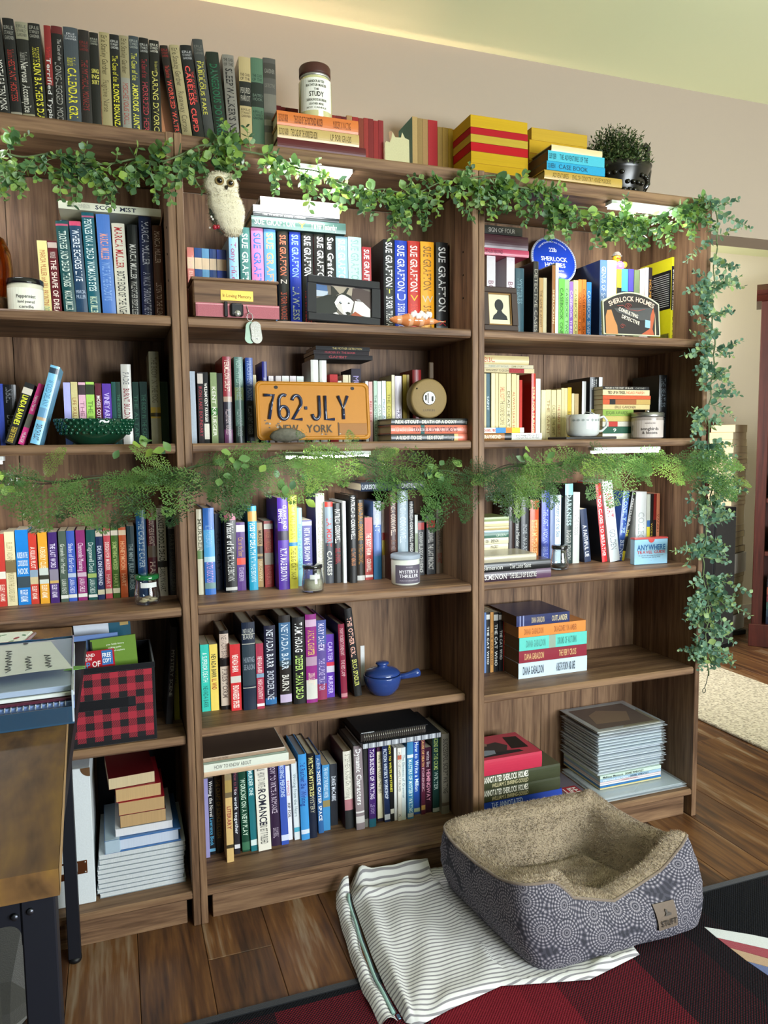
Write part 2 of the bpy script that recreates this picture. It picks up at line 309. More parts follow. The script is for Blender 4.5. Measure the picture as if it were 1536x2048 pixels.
# ------------------------------------------------------------------ the setting
XL, XR, YF, YB, ZC = -2.4, 4.6, -3.2, 2.0, 2.334
fl = struct(thing('floor', 'dark rustic wood plank floor of the room', 'floor'))
del fl['category']
base = MB().box(XL, XR, YF, YB+.1, -.06, -.016, '1a120c').obj('subfloor', M['paint'], fl)
plank_mesh = []
for k in range(3):
    plank_mesh.append(MB().box(-.0745, .0745, 0, [1.21, .9, 1.05][k], -.016, 0, '5a3a22', b=.0012))
for i in range(47):
    x = XL + .075 + i*.15
    if x > XR: break
    y = YF - [.1, .55, .8, .3][i % 4]
    j = 0
    while y < YB:
        L = [1.21, .9, 1.05][(i+j) % 3]
        if x < -1.2 or (y+L) < -2.2 or x > 4.4: y += L+.0015; j += 1; continue
        if plank_mesh[(i+j) % 3].__class__ is MB:
            src = plank_mesh[(i+j) % 3].obj('plank', M['floor'], fl); plank_mesh[(i+j) % 3] = src; o = src
        else:
            o = plank_mesh[(i+j) % 3].copy(); C.objects.link(o); o.parent = fl
        o.location = (x, y, 0); y += L + .0015; j += 1
ce = struct(MB().box(XL, XR, YF, YB+.1, ZC, ZC+.08, 'c9cca6').obj('ceiling', M['ceiling'])); ce['label'] = 'flat pale green ceiling above the bookcases'
wb = MB().prism([(XL, 0), (1.62, 0), (1.62, 1.878), (XR, 1.878), (XR, ZC), (XL, ZC)], .308, .42, 'y', 'c9bda8')
wb = struct(wb.obj('wall_back', M['wall'])); wb['label'] = 'beige wall behind bookcases with a wide opening at right'
wf = struct(MB().box(XL, XR, YB, YB+.1, 0, ZC, 'e4d6b4').obj('wall_far', M['wall_far'])); wf['label'] = 'cream wall of the next room beyond the opening'
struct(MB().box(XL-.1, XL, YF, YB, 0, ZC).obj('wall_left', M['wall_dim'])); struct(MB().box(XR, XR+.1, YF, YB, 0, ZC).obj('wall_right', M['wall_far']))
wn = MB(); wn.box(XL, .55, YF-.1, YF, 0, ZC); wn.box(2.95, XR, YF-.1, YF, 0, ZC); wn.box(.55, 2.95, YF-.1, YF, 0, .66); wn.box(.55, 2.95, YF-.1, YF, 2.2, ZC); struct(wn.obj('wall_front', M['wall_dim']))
wi = struct(thing('window_1', 'wide window behind the camera', 'window', (1.75, YF, 1.43))); del wi['category']  # assumed window, out of view, placed to suit the daylight direction
f_ = MB()
for (a, b, c_, d) in ((.55, .6, .66, 2.2), (2.9, 2.95, .66, 2.2), (1.73, 1.77, .66, 2.2), (.55, 2.95, .66, .71), (.55, 2.95, 2.15, 2.2)): f_.box(a, b, YF-.07, YF+.02, c_, d, 'e6e2d8')
part('window_frame', f_, M['trim'], wi)
struct(MB().box(1.62, XR, YB-.014, YB, 0, .09, 'dcd6c8', b=.003).obj('baseboard_far', M['trim']))

# ------------------------------------------------------------------ bookcases
W_, T_, H_ = .76, .017, 1.8745
SHELF = dict(A=1.4715, B=1.1805, C=.7940, D=.4775, E=.0870)
def edge_board(mb, x0, x1, y0, y1, z0, z1):
    b = .0045; mb.prism([(y0+b, z0), (y1, z0), (y1, z1), (y0+b, z1), (y0, z1-b), (y0, z0+b)], x0, x1, 'x')
CASES = []
for k, (lab) in enumerate(('walnut bookcase at left, its lower shelves half hidden by the desk', 'middle walnut bookcase holding a licence plate and a blue pot', 'right walnut bookcase with a leafy vine down its side')):
    ox = (k-1)*W_
    b = thing('bookcase', lab, 'bookcase', (ox, 0, 0), group=None); CASES.append(b)
    for x0 in (.0006, W_-T_-.0006):
        mb = MB(); mb.box(x0, x0+T_, 0, .302, 0, H_, b=.0015); mb.obj('side_panel', M['wood_z'], b)
    mb = MB(); edge_board(mb, T_+.001, W_-T_-.001, .002, .296, H_-.034, H_-.0008); mb.obj('top_panel', M['wood_x'], b)
    for s in 'ABCD':
        y0 = {(1, 'D'): .045, (0, 'D'): .012}.get((k, s), .006)
        mb = MB(); edge_board(mb, T_+.0022, W_-T_-.0022, y0, .293, SHELF[s]-.0225, SHELF[s]); mb.obj('shelf', M['wood_x'], b)
    mb = MB(); edge_board(mb, T_+.001, W_-T_-.001, .003, .296, SHELF['E']-.02, SHELF['E']); mb.obj('bottom_panel', M['wood_x'], b)
    mb = MB(); mb.box(T_+.014, W_-T_-.014, .02, .036, 0, SHELF['E']-.0202, b=.001); mb.obj('toe_kick', M['wood_x'], b)
    for (a, c_) in ((T_, W_/2-.001), (W_/2+.001, W_-T_)):
        mb = MB(); mb.box(a, c_, .2965, .3015, .05, H_-.036); mb.obj('back_panel', M['wood_z'], b)
    pins = MB()
    for z in (1.56, 1.62, 1.68): pins.lathe([(.0026, 0), (.0026, .002)], (W_-T_-.0022, .055, z), 8, '1c130c', m=Matrix.Rotation(math.pi/2, 3, 'Y'))
    pins.obj('shelf_pin', M['paint'], b)
# light bars under the top panels and under the second shelves, an assumed strip along the back of the tops
def led(x0, x1, y0, z, mat, lab, grp):
    t = thing('light_bar', lab, 'light', (x0, y0, z), group=grp)
    MB().box(0, x1-x0, 0, .03, -.011, -.0008, 'd8dadc', b=.001).obj('housing', M['paint'], t); MB().box(.006, x1-x0-.006, .0012, .0275, -.0175, -.0114, 'ffffff').obj('diffuser', mat, t)
led(.215, .42, .0, H_-.034, M['led_top'], 'lit white light bar under the middle bookcase top panel', 'light bars in the bookcases')
led(1.17, 1.40, .0, H_-.034, M['led_top'], 'lit white light bar under the right bookcase top panel', 'light bars in the bookcases')
led(-.55, -.36, .0, H_-.034, M['led_top'], 'lit light bar under the left bookcase top, at photo edge', 'light bars in the bookcases')
led(.24, .46, .008, SHELF['B']-.0225, M['led_mid'], 'lit light bar under the second shelf of middle bookcase', 'light bars in the bookcases')
led(1.13, 1.36, .008, SHELF['B']-.0225, M['led_mid'], 'lit light bar under the second shelf of right bookcase', 'light bars in the bookcases')
led(-.56, -.38, .008, SHELF['B']-.0225, M['led_mid'], 'lit light bar under second shelf of left bookcase, behind fern', 'light bars in the bookcases')
t = thing('light_strip', 'assumed warm light strip behind the row of books on top of the cases', 'light', (-.3, .297, H_))  # assumed strip, hidden by the books; added for the glow on the wall
MB().box(0, 1.15, -.006, .006, .0005, .006, 'd8d8d8').obj('strip_base', M['paint'], t); MB().box(.01, 1.14, -.004, .004, .0062, .0085, 'ffffff').obj('diffuser', M['led_back'], t)

# ------------------------------------------------------------------ books
ORD = ['first', 'second', 'third', 'fourth', 'fifth', 'sixth']
BOOKS = [
('U','T1','black hardback with cream lettering, first upright from left, on top of the left cases',-0.3568,0.08,1.8745,0.0225,0.2269,0.1497,3.17,'1a1a1c','h','MOTH-EATEN MINK@.4-.86 #d8d4c8','','',''),
('U','T1','black hardback with grey lettering, second upright from left, on top of the left cases',-0.3337,0.08,1.8745,0.0221,0.2252,0.1486,2.35,'17171a','h','ERLE STANLEY GARDNER@.06-.2@.2-.8 #8c8a80 h3; The Case of the@.28-.36 #a03a30;HESITANT HOSTESS@.37-.76 #b03a32','.86,.98,8c8778','',''),
('U','T1','black hardback with slate grey lettering, third upright from left, on top of the left cases',-0.3106,0.08,1.8745,0.0245,0.2217,0.1463,1.96,'1a1a1a','h','ERLE STANLEY GARDNER@.02-.14 #55534a h3;The Case of the@.28-.36 #a8a59a;Nervous Accomplice@.37-.85 #c4c0b2 b','0,.16,86836c;.86,1,8a8468','',''),
('U','T1','black hardback with mauve lettering, fourth upright from left, on top of the left cases',-0.2854,0.08,1.8745,0.0239,0.2232,0.1473,1.9,'141416','h',"ERLE STANLEY GARDNER@.02-.14 #98958a h3;THE CASE OF THE@.22-.36 #c8bf40;SUN BATHER'S DIARY@.37-.98 #d8cf3e b",'','',''),
('U','T1','black hardback with red lettering, fifth upright from left, on top of the left cases',-0.2609,0.08,1.8745,0.0142,0.2234,0.1475,0.0,'1a1618','h','The Case of the@.2-.3 #c03a3a;Terrified Typist@.3-.93 #c6c4be b','0,.56,7d2224','',''),
('U','T1','black hardback with silver grey lettering, sixth upright from left, on top of the left cases',-0.246,0.08,1.8745,0.0223,0.2252,0.1486,0.0,'161518','h','The Case of the@.12-.32@.5-.85 #b0aca4;LONG-LEGGED MODELS@.34-.98 #9a978f','0,.07,5a1c20','',''),
('U','T1','slate grey hardback, silver grey title, seventh from left, on top of the left cases',-0.2219,0.08,1.8745,0.0303,0.2276,0.15,0.0,'3f464c','h','ERLE STANLEY GARDNER@.05-.12@.2-.8 #c0c0c0 h3;The Case of the@.28-.36 #c8c03a;CALENDAR GIRL@.38-.86 #d8cf30 b','.955,.97,b0b0b0','',''),
('U','T1','black hardback with dark red lettering, eighth upright from left, on top of the left cases',-0.191,0.08,1.8745,0.0225,0.2262,0.1493,0.0,'221d1e','h','ERLE STANLEY GARDNER@.1-.2 #7a2c2a h3;THE MYTHICAL MONKEYS@.28-.76 #8a2f2c','.9,.93,6a2524','',''),
('U','T1','black hardback with mauve lettering, ninth upright from left, on top of the left cases',-0.1679,0.08,1.8745,0.0189,0.2243,0.148,0.0,'151516','h','ERLE STANLEY GARDNER@.05-.12 #a0a090 h3;SING ING SKIRT@.34-.5 #c8be5a h3b','.9,.97,6a6a5c','',''),
('U','T1','khaki hardback with olive lettering, tenth upright from left, on top of the left cases',-0.1473,0.08,1.8745,0.0215,0.2285,0.15,0.0,'968a62','h','Erle Stanley Gardner@.03-.4 #4a4028;Fugitive Nurse@.45-.75 #5a4e34','','',''),
('U','T1','black hardback with silver grey lettering, eleventh upright from left, on top of the left cases',-0.1251,0.08,1.8745,0.0203,0.2273,0.15,0.0,'121318','h','ERLE STANLEY GARDNER@.05-.14 #b8b8b0 h3;The Case of the@.2-.45 #c8c038;BLONDE BONANZA@.47-.9 #d8d038 b','','',''),
('U','T1','khaki hardback with olive lettering, twelfth upright from left, on top of the left cases',-0.1043,0.08,1.8745,0.0197,0.2282,0.15,0.0,'8c8262','h','Erle Stanley Gardner@.03-.36 #4a4028;MISCHIEVOUS DOLL@.45-.85 #9a3c34','.4,1,87857a','',''),
('U','T1','charcoal hardback with mauve lettering, thirteenth upright from left, on top of the left cases',-0.084,0.08,1.8745,0.0212,0.2308,0.15,0.0,'343c42','h','ERLE STANLEY GARDNER@.03-.12 #a0a49a h3;The Case of the@.16-.42 #c8c648;AMOROUS AUNT@.45-.88 #d8d248 b','.9,1,8c8870','',''),
('U','T1','black hardback with silver grey lettering, fourteenth upright from left, on top of the left cases',-0.0619,0.08,1.8745,0.0206,0.2304,0.15,0.0,'131215','h','ERLE STANLEY GARDNER@.05-.14 #b0b0a8 h3;The Case of the@.2-.38 #902c34;HORRIFIED HEIRS@.42-.92 #a83a44','','',''),
('U','T1','black hardback with silver grey lettering, fifteenth upright from left, on top of the left cases',-0.0399,0.08,1.8745,0.0216,0.2288,0.15,0.0,'151414','h','ERLE STANLEY GARDNER@.03-.12 #c8c4b4 h3;The Case of the@.2-.3@.5-.8 #b0a850;DARING DIVORCEE@.3-.95 #c8be60','','',''),
('U','T2','black leaning hardback, dark red title, first from left, on top of the middle case',0.0119,0.08,1.8745,0.0173,0.222,0.1465,7.25,'180f10','h','ERLE STANLEY GARDNER@.03-.12 #8a2c28 h3;The Case of the@.2-.32 #b03a30;WORRIED WAITRESS@.34-.95 #c8483c b','','',''),
('U','T2','khaki leaning hardback with olive lettering, second upright from left, on top of the middle case',0.0314,0.08,1.8745,0.0221,0.2263,0.1494,6.8,'9a8e68','h','Erle Stanley Gardner@.03-.4 #4a4230;Runaway Corpse@.45-.85 #5a503a','','','d8d2bc'),
('U','T2','black leaning hardback, silver grey title, third from left, on top of the middle case',0.0561,0.08,1.8745,0.0259,0.2297,0.15,6.74,'131519','h','ERLE STANLEY GARDNER@.05-.14 #b0b0b0 h3;THE CASE OF THE@.25-.55@.6-.85 #c03c38;CARELESS CUPID@.2-.84@.15-.6 #e0504a b','','','d8d2bc'),
('U','T2','charcoal leaning hardback, slate grey title, fourth from left, on top of the middle case',0.0827,0.08,1.8745,0.0233,0.2475,0.15,5.9,'3a3c3c','h','ERLE STANLEY GARDNER@.05-.14 #707068 h3;The Case of the@.2-.45@.6-.85 #b8b048;FABULOUS FAKE@.2-.68@.15-.58 #d0c850','','',''),
('U','T2','black hardback with dark green lettering, fifth upright from left, on top of the middle case',0.1067,0.08,1.8745,0.0291,0.2238,0.1477,4.86,'14201a','h','DANGEROUS DOWAGER@.12-.88 #1f5a3c b','','','3a3a30'),
('U','T2','grey hardback with charcoal lettering, sixth upright from left, on top of the middle case',0.1365,0.08,1.8745,0.0273,0.223,0.1472,2.89,'77736a','h',"THE CASE OF THE@.03-.12 #33302c h2;SLEEPWALKER'S NIECE@.14-.88 #1c1a1a b",'','',''),
('U','T2','khaki hardback with olive lettering, seventh upright from left, on top of the middle case',0.1644,0.08,1.8745,0.0282,0.2242,0.148,0.0,'ac9a6e','h','THE CASE OF THE@.16-.24 #4a4030 h2;PERJURED PARROT@.3-.46 #a8a294 h2;ERLE STANLEY GARDNER@.52-.62 #5a4e38 h3','.25,.5,17191a','',''),
('U','T2','slate grey hardback with charcoal lettering, eighth upright from left, on top of the middle case',0.1933,0.08,1.8745,0.0289,0.2266,0.1495,0.0,'4c6a54','h','THE CASE OF THE@.16-.24 #2c4034 h2;BAITED HOOK@.36-.44 #6a7a6c h2;ERLE STANLEY GARDNER@.53-.63 #2a4034 h3','.25,.5,1c2622','',''),
('U','T2','slate grey hardback with grey lettering, ninth upright from left, on top of the middle case',0.2228,0.08,1.8745,0.0305,0.2307,0.15,0.0,'4e4c48','h','GARDNER@.1-.16 #8a877c h;DETECTIVE@.25-.3 #7e7a70 h','.05,.2,3c3a36;.36,.55,6a675e;.62,.68,827e72;.75,.95,76705f','',''),
('U','T3','red-edged paperback, first from left in the row behind the cream jar candle',0.2721,0.17,1.8745,0.0128,0.1632,0.1012,0.0,'5a1414','p','','','',''),
('U','T3','red-edged paperback, second from left in the row behind the cream jar candle',0.2855,0.17,1.8745,0.011,0.1611,0.0999,0.0,'661616','p','','','',''),
('U','T3','red-edged paperback, third from left in the row behind the cream jar candle',0.2971,0.17,1.8745,0.0111,0.1612,0.1,0.0,'4f1212','p','','','',''),
('U','T3','red-edged paperback, fourth from left in the row behind the cream jar candle',0.3088,0.17,1.8745,0.0202,0.1612,0.0999,0.0,'5c1616','p','','','',''),
('U','T3','red-edged paperback, fifth from left in the row behind the cream jar candle',0.4198,0.17,1.8745,0.0102,0.1588,0.0985,0.0,'661612','p','','','',''),
('U','T3','red-edged paperback, sixth from left in the row behind the cream jar candle',0.4306,0.17,1.8745,0.0149,0.159,0.0986,0.0,'571210','p','','','',''),
('U','T3','red-edged paperback, seventh from left in the row behind the cream jar candle',0.4461,0.17,1.8745,0.0134,0.1587,0.0984,0.0,'4c1010','p','','','',''),
('U','T4','tan paperback, first of seven between jar candle and torn booklet',0.4642,0.185,1.8745,0.015,0.1701,0.105,0.0,'8a6a44','p','','','',''),
('U','T4','red paperback, second of seven between jar candle and torn booklet',0.4798,0.185,1.8745,0.0169,0.1684,0.1044,0.0,'7c1c1c','p','','','',''),
('U','T4','red paperback, third of seven between jar candle and torn booklet',0.4974,0.185,1.8745,0.0137,0.1674,0.1038,0.0,'6a2c1c','p','','','',''),
('U','T4','red paperback, fourth of seven between jar candle and torn booklet',0.5117,0.185,1.8745,0.013,0.1696,0.105,0.0,'7a2620','p','','','',''),
('U','T4','red paperback, fifth of seven between jar candle and torn booklet',0.5252,0.185,1.8745,0.0138,0.1695,0.105,0.0,'641a18','p','','','',''),
('U','T4','red paperback, sixth of seven between jar candle and torn booklet',0.5397,0.185,1.8745,0.013,0.1663,0.1031,0.0,'761e1c','p','','','',''),
('U','T4','red paperback, seventh of seven between jar candle and torn booklet',0.5533,0.185,1.8745,0.0144,0.1689,0.1047,0.0,'6e1a1c','p','','','',''),
('S','T4','flat coral hardback with dark brown lettering, topmost under the cream jar candle',0.2408,0.02,1.9304,0.032,0.2019,0.13,0,'b5642f','h','ERLE STANLEY GARDNER@.02-.13 #5a2a14;THE CASE OF THE POSTPONED MURDER@.2-.55 #5a2a14 b;MURDER IN WAITING@.68-.9 #5a2a14','','','',0),
('S','T4','flat khaki hardback with olive lettering, second down under the cream jar candle',0.241,0.02,1.9011,0.0287,0.203,0.13,0,'a8905a','h','ERLE STANLEY GARDNER@.02-.13 #4a3a1c;THE CASE OF THE HORRIFIED HEIRS@.16-.48 #4a3a1c b;UP FOR GRABS@.64-.9 #4a3a1c','','','',0),
('S','T4','flat maroon hardback, lowest under the cream jar candle',0.2403,0.02,1.8745,0.026,0.2207,0.13,0,'4a161c','h','','','','',0),
('U','T5','khaki paperback, first upright from left, between torn booklet and yellow stack on top',0.652,0.185,1.8745,0.0155,0.1915,0.105,0.0,'9a8050','p','','','3d6a66',''),
('U','T5','brown paperback, second upright from left, between torn booklet and yellow stack on top',0.6681,0.185,1.8745,0.0145,0.1892,0.105,0.0,'80683c','p','','','',''),
('U','T5','brown paperback, third upright from left, between torn booklet and yellow stack on top',0.6832,0.185,1.8745,0.015,0.1892,0.105,0.0,'8a6c42','p','','','',''),
('U','T5','dark red paperback, fourth upright from left, between torn booklet and yellow stack on top',0.6991,0.185,1.8745,0.0279,0.1889,0.105,0.0,'941c22','p','','','',''),
('U','T5','brown paperback, fifth upright from left, between torn booklet and yellow stack on top',0.7276,0.185,1.8745,0.0138,0.1737,0.105,0.0,'8c7038','p','','','',''),
('U','T5','mustard paperback, sixth upright from left, between torn booklet and yellow stack on top',0.7421,0.185,1.8745,0.0172,0.1741,0.105,0.0,'9a7a38','p','','','',''),
('U','T5','mustard paperback, seventh upright from left, between torn booklet and yellow stack on top',0.7599,0.185,1.8745,0.0141,0.1738,0.105,0.0,'b08c2c','p','','','',''),
('U','T5','brown paperback, eighth upright from left, between torn booklet and yellow stack on top',0.7745,0.185,1.8745,0.01,0.1721,0.105,0.0,'7c6430','p','','','',''),
('U','T5','mustard paperback, ninth upright from left, between torn booklet and yellow stack on top',0.7851,0.185,1.8745,0.0179,0.1727,0.105,0.0,'b8922a','p','','','',''),
('U','T5','mustard paperback, tenth upright from left, between torn booklet and yellow stack on top',0.8036,0.185,1.8745,0.0133,0.1735,0.105,0.0,'b48e28','p','','','',''),
('U','T5','mustard paperback, eleventh upright from left, between torn booklet and yellow stack on top',0.8175,0.185,1.8745,0.0106,0.1711,0.105,0.0,'c09a2a','p','','','',''),
('S','T6','flat mustard paperback, topmost in left yellow-edged stack on top',0.7666,0.06,2.0064,0.03,0.1717,0.11,0,'c9a01e','p','','','','b8951f',1),
('S','T6','flat dark red paperback, second down in left yellow-edged stack on top',0.7671,0.06,1.9884,0.0174,0.1725,0.11,0,'93181c','p','','','','a01c22',1),
('S','T6','flat mustard paperback, third down in left yellow-edged stack on top',0.7675,0.06,1.968,0.0198,0.1726,0.11,0,'b89a2e','p','','','','ad9333',1),
('S','T6','flat dark red paperback, fourth down in left yellow-edged stack on top',0.7679,0.06,1.9451,0.0222,0.1728,0.11,0,'8c1418','p','','','','a8181e',1),
('S','T6','flat mustard paperback, fifth down in left yellow-edged stack on top',0.7684,0.06,1.915,0.0295,0.1721,0.11,0,'b88f14','p','','','','b3901c',1),
('S','T6','flat mustard paperback, lowest in left yellow-edged stack on top',0.7674,0.06,1.8745,0.0399,0.1732,0.11,0,'b58c12','p','','','','b08c18',1),
('S','T6','flat mustard paperback, topmost in right yellow-edged stack on top',0.9744,0.1,2.0127,0.0325,0.1824,0.11,0,'b9962c','p','','','','b3922f',1),
('S','T6','flat mustard paperback, second down in right yellow-edged stack on top',0.9677,0.1,1.977,0.035,0.1875,0.11,0,'b8901c','p','','','','b18d22',1),
('S','T6','flat red paperback, third down in right yellow-edged stack on top',0.967,0.1,1.9555,0.0209,0.1899,0.11,0,'a8201c','p','','','','b08c22',1),
('S','T6','flat mustard paperback, fourth down in right yellow-edged stack on top',0.9671,0.1,1.9121,0.0428,0.1901,0.11,0,'b8901c','p','','','','ac8a22',1),
('S','T6','flat mustard paperback, lowest in right yellow-edged stack on top',0.9674,0.1,1.8745,0.037,0.1904,0.11,0,'b8901c','p','','','','a88a28',1),
('S','T6','flat pale green hardback, topmost in the blue stack beside potted plant',0.9763,0.0,1.948,0.016,0.1606,0.12,0,'c8b88c','h','','','','5a4430',0),
('S','T6','flat turquoise paperback with teal lettering, second down in the blue stack beside potted plant',0.9658,0.0,1.921,0.0264,0.1783,0.12,0,'3fa2b4','p','ELLERY QUEEN@.02-.14 #1a4a58;THE ADVENTURES OF THE@.2-.7 #1a4a58','','','6e5436',0),
('S','T6','flat blue paperback with navy lettering, third down in the blue stack beside potted plant',0.9622,0.0,1.898,0.0224,0.1839,0.12,0,'1d8ab0','p','QUEEN@.02-.14 #123a50;CASE BOOK@.2-.7 #123a50','','','6e5436',0),
('S','T6','flat mustard hardback with olive lettering, lowest in the blue stack beside potted plant',0.9553,0.0,1.8745,0.0229,0.2482,0.12,0,'a88a3e','h','ADVENTURES@.1-.3 #4a3810;ENGLISH COUNTRY HOUSE MURDERS@.35-.85 #5a4818','','','9a8a60',0),
('U','A1','pale yellow paperback with coral lettering, first upright from left, left case, top shelf',-0.2964,0.135,1.4715,0.021,0.1779,0.105,1.59,'ddd08c','p','MARCIA MULLER and BILL PRONZINI@.12-.82 #b0643c;DOUBLE@.84-.97 #5aa08c','','e0d8a8','d8cf9c'),
('U','A1','maroon paperback with pale pink lettering, second upright from left, left case, top shelf',-0.274,0.135,1.4715,0.0199,0.1791,0.105,1.64,'5a1820','p','MARCIA MULLER@.14-.22 #d8c8c0;THE SHAPE OF DREAD@.24-.97 #e4d4c8 b','.02,.09,b8a89c','','e4dcc4'),
('U','A1','charcoal hardback with cream lettering, third upright from left, left case, top shelf',-0.2488,0.135,1.4715,0.0263,0.2259,0.1491,2.85,'1d4a4c','h','TROPHIES AND DEAD THINGS@.1-.66 #cdd8cc b;MARCIA MULLER@.7-.9 #cdd8cc b','.03,.05,b0506a','','e8e0d0'),
('U','A1','charcoal hardback with white lettering, fourth upright from left, left case, top shelf',-0.2219,0.135,1.4715,0.0248,0.2276,0.15,2.15,'24405c','h','WHERE ECHOES LIVE@.08-.6 #e0e8f0 b;MARCIA MULLER@.68-.78 #b4c4d8 h2','0,.045,c84a6a;.96,1,e0e0e0','','e8e0d0'),
('U','A1','teal hardback with white lettering, fifth upright from left, left case, top shelf',-0.1957,0.135,1.4715,0.0269,0.2498,0.15,1.71,'1a5a68','h',"PENNIES ON A DEAD WOMAN'S EYES@.06-.72 #d8e8e4 b;MARCIA MULLER@.77-.92 #d8e8c8 b",'.03,.045,b05a78;.94,.99,c0d0d8','',''),
('U','A1','blue hardback with tan lettering, sixth upright from left, left case, top shelf',-0.1645,0.135,1.4715,0.0301,0.2487,0.15,1.62,'4d78c0','h','MARCIA MULLER@.18-.42 #e8a088 b;WOLF IN THE SHADOWS@.44-.8 #8aacdc b','.95,1,243a7c','',''),
('U','A1','cream hardback with red lettering, seventh upright from left, left case, top shelf',-0.1325,0.135,1.4715,0.0289,0.2309,0.15,1.28,'d8d4c0','h','MARCIA MULLER@.04-.45 #a8282c b;BOTH ENDS OF THE NIGHT@.48-.94 #2c2c2c b','','',''),
('U','A1','black hardback with cream lettering, eighth upright from left, left case, top shelf',-0.103,0.135,1.4715,0.0231,0.2308,0.15,0.0,'17191a','h','MARCIA MULLER@.2-.55 #d8d8d0 b;WHILE OTHER PEOPLE SLEEP@.57-.92 #d8d8d0','','',''),
('U','A1','navy hardback with pale blue lettering, ninth upright from left, left case, top shelf',-0.0757,0.135,1.4715,0.0282,0.2523,0.15,0.0,'1a2248','h','MARCIA MULLER@.05-.45 #d0d4e0;A WALK THROUGH THE FIRE@.52-.94 #c8cce0','','',''),
('U','A1','dark brown hardback with silver grey lettering, tenth upright from left, left case, top shelf',-0.0456,0.135,1.4715,0.0223,0.2334,0.15,0.0,'4a281c','h','MARCIA MULLER@.06-.38 #cbb4a4;LISTEN TO THE SILENCE@.58-.95 #c0aa9c','','',''),
('S','A1','long cream book lying across upright hardbacks, left case top shelf',-0.2514,0.13,1.7246,0.0178,0.2275,0.15,0,'dfe2cc','h','CATRIONA McPHERSON@.08-.3 #a8aca0;SCOT MIST@.35-.75 #262c40 b','','','d8d4c0',0),
('U','A1b','dark patterned book standing behind teal hardback, left case top shelf',-0.2526,0.2,1.4715,0.0218,0.246,0.08,0.0,'26304a','h','','','',''),
('U','A1b','cream book standing behind navy hardback, left case top shelf',-0.2299,0.2,1.4715,0.0246,0.244,0.08,0.0,'c8c0a0','h','','','',''),
('U','A2','coral paperback with pale pink lettering, first upright from left, middle case, top shelf',0.0393,0.185,1.4715,0.0166,0.2004,0.1,0.0,'c87a70','p','THE BLESSING WAY@.1-.9 #e8c0b0','.12,.26,d8c0a0','',''),
('U','A2','teal paperback with pale blue lettering, second upright from left, middle case, top shelf',0.0571,0.185,1.4715,0.018,0.2003,0.1,0.0,'2b4a80','p','HILLERMAN@.45-.9 #c8d4e8','.12,.26,d8c0a0','',''),
('U','A2','blue paperback with white lettering, third upright from left, middle case, top shelf',0.0757,0.185,1.4715,0.0175,0.2001,0.1,0.0,'5f93b8','p','HILLERMAN@.45-.9 #e0ecf4','.12,.26,d8c0a0','',''),
('U','A2','teal paperback with pale blue lettering, fourth upright from left, middle case, top shelf',0.0944,0.185,1.4715,0.0167,0.2002,0.1,0.0,'2a4478','p','HILLERMAN@.45-.9 #c8d4e8','.12,.26,d8c0a0','',''),
('U','A2','royal blue paperback with white lettering, fifth upright from left, middle case, top shelf',0.1126,0.185,1.4715,0.0236,0.2,0.1,0.0,'2644a8','p','TONY HILLERMAN@.4-.95 #e8ecf8','.12,.26,d8c0a0','',''),
('U','A2','lavender hardback with magenta lettering, sixth upright from left, middle case, top shelf',0.1368,0.135,1.4715,0.0227,0.2215,0.1462,0.0,'8fbcd8','h','Tony Hillerman@.06-.7 #a03a6a','.62,1,44706c','','e8e4d8'),
('U','A2','teal hardback with pale blue lettering, seventh upright from left, middle case, top shelf',0.164,0.135,1.4715,0.0253,0.2467,0.15,0.0,'3f7470','h','SUE GRAFTON@.06-.68 #d4e4dc b;H@.76-.92 #e8f0e8 h','','','e8e4d8'),
('U','A2','mauve hardback with blue lettering, eighth upright from left, middle case, top shelf',0.1927,0.135,1.4715,0.0303,0.2477,0.15,0.0,'c87aae','h','SUE GRAFTON@.05-.7 #2a6ad0 b;I IS@.76-.95 #e8d040 b','.6,.82,4a2c40','','e8e4d8'),
('U','A2','sky blue hardback with tan lettering, ninth upright from left, middle case, top shelf',0.225,0.135,1.4715,0.0298,0.2473,0.15,0.0,'5c94d0','h','SUE GRAFTON@.04-.7 #e8a070 b;J IS@.74-.96 #e0587a b','','','e8e4d8'),
('U','A2','black hardback with coral lettering, tenth upright from left, middle case, top shelf',0.26,0.135,1.4715,0.0269,0.2455,0.15,0.0,'171414','h','SUE GRAFTON@.04-.45 #c06a4c b;N@.48-.54 #d8d0c8 h;IS FOR NOOSE@.62-.9 #a04830 b','','',''),
('U','A2','royal blue hardback with lavender lettering, eleventh upright from left, middle case, top shelf',0.2907,0.135,1.4715,0.0289,0.246,0.15,0.0,'1f38a8','h','SUE GRAFTON@.03-.46 #8fb0d8 b;LAWLESS@.56-.9 #a0b098 b','','',''),
('U','A2','black hardback with white lettering, twelfth upright from left, middle case, top shelf',0.3228,0.135,1.4715,0.0298,0.2455,0.15,0.0,'161617','h','SUE GRAFTON@.03-.44 #e8e8e4 b;M IS FOR MALICE@.6-.92 #a02a2a','','',''),
('U','A2','black hardback with white lettering, thirteenth upright from left, middle case, top shelf',0.3547,0.135,1.4715,0.0284,0.2459,0.15,0.0,'1b1819','h','SUE GRAFTON@.03-.5@.3-.9 #e8e8e4 b','','7c2030',''),
('U','A2','black hardback with white lettering, fourteenth upright from left, middle case, top shelf',0.3853,0.135,1.4715,0.0276,0.2468,0.15,0.0,'161616','h','Sue Grafton@.03-.5 #ecece8 b','','',''),
('S','A2','pale grey book topmost on the flat stack, middle case top shelf',0.2165,0.125,1.7741,0.0214,0.2061,0.13,0,'e2e4e8','h','R.T.@.03-.1 #8a8a90','','','',0),
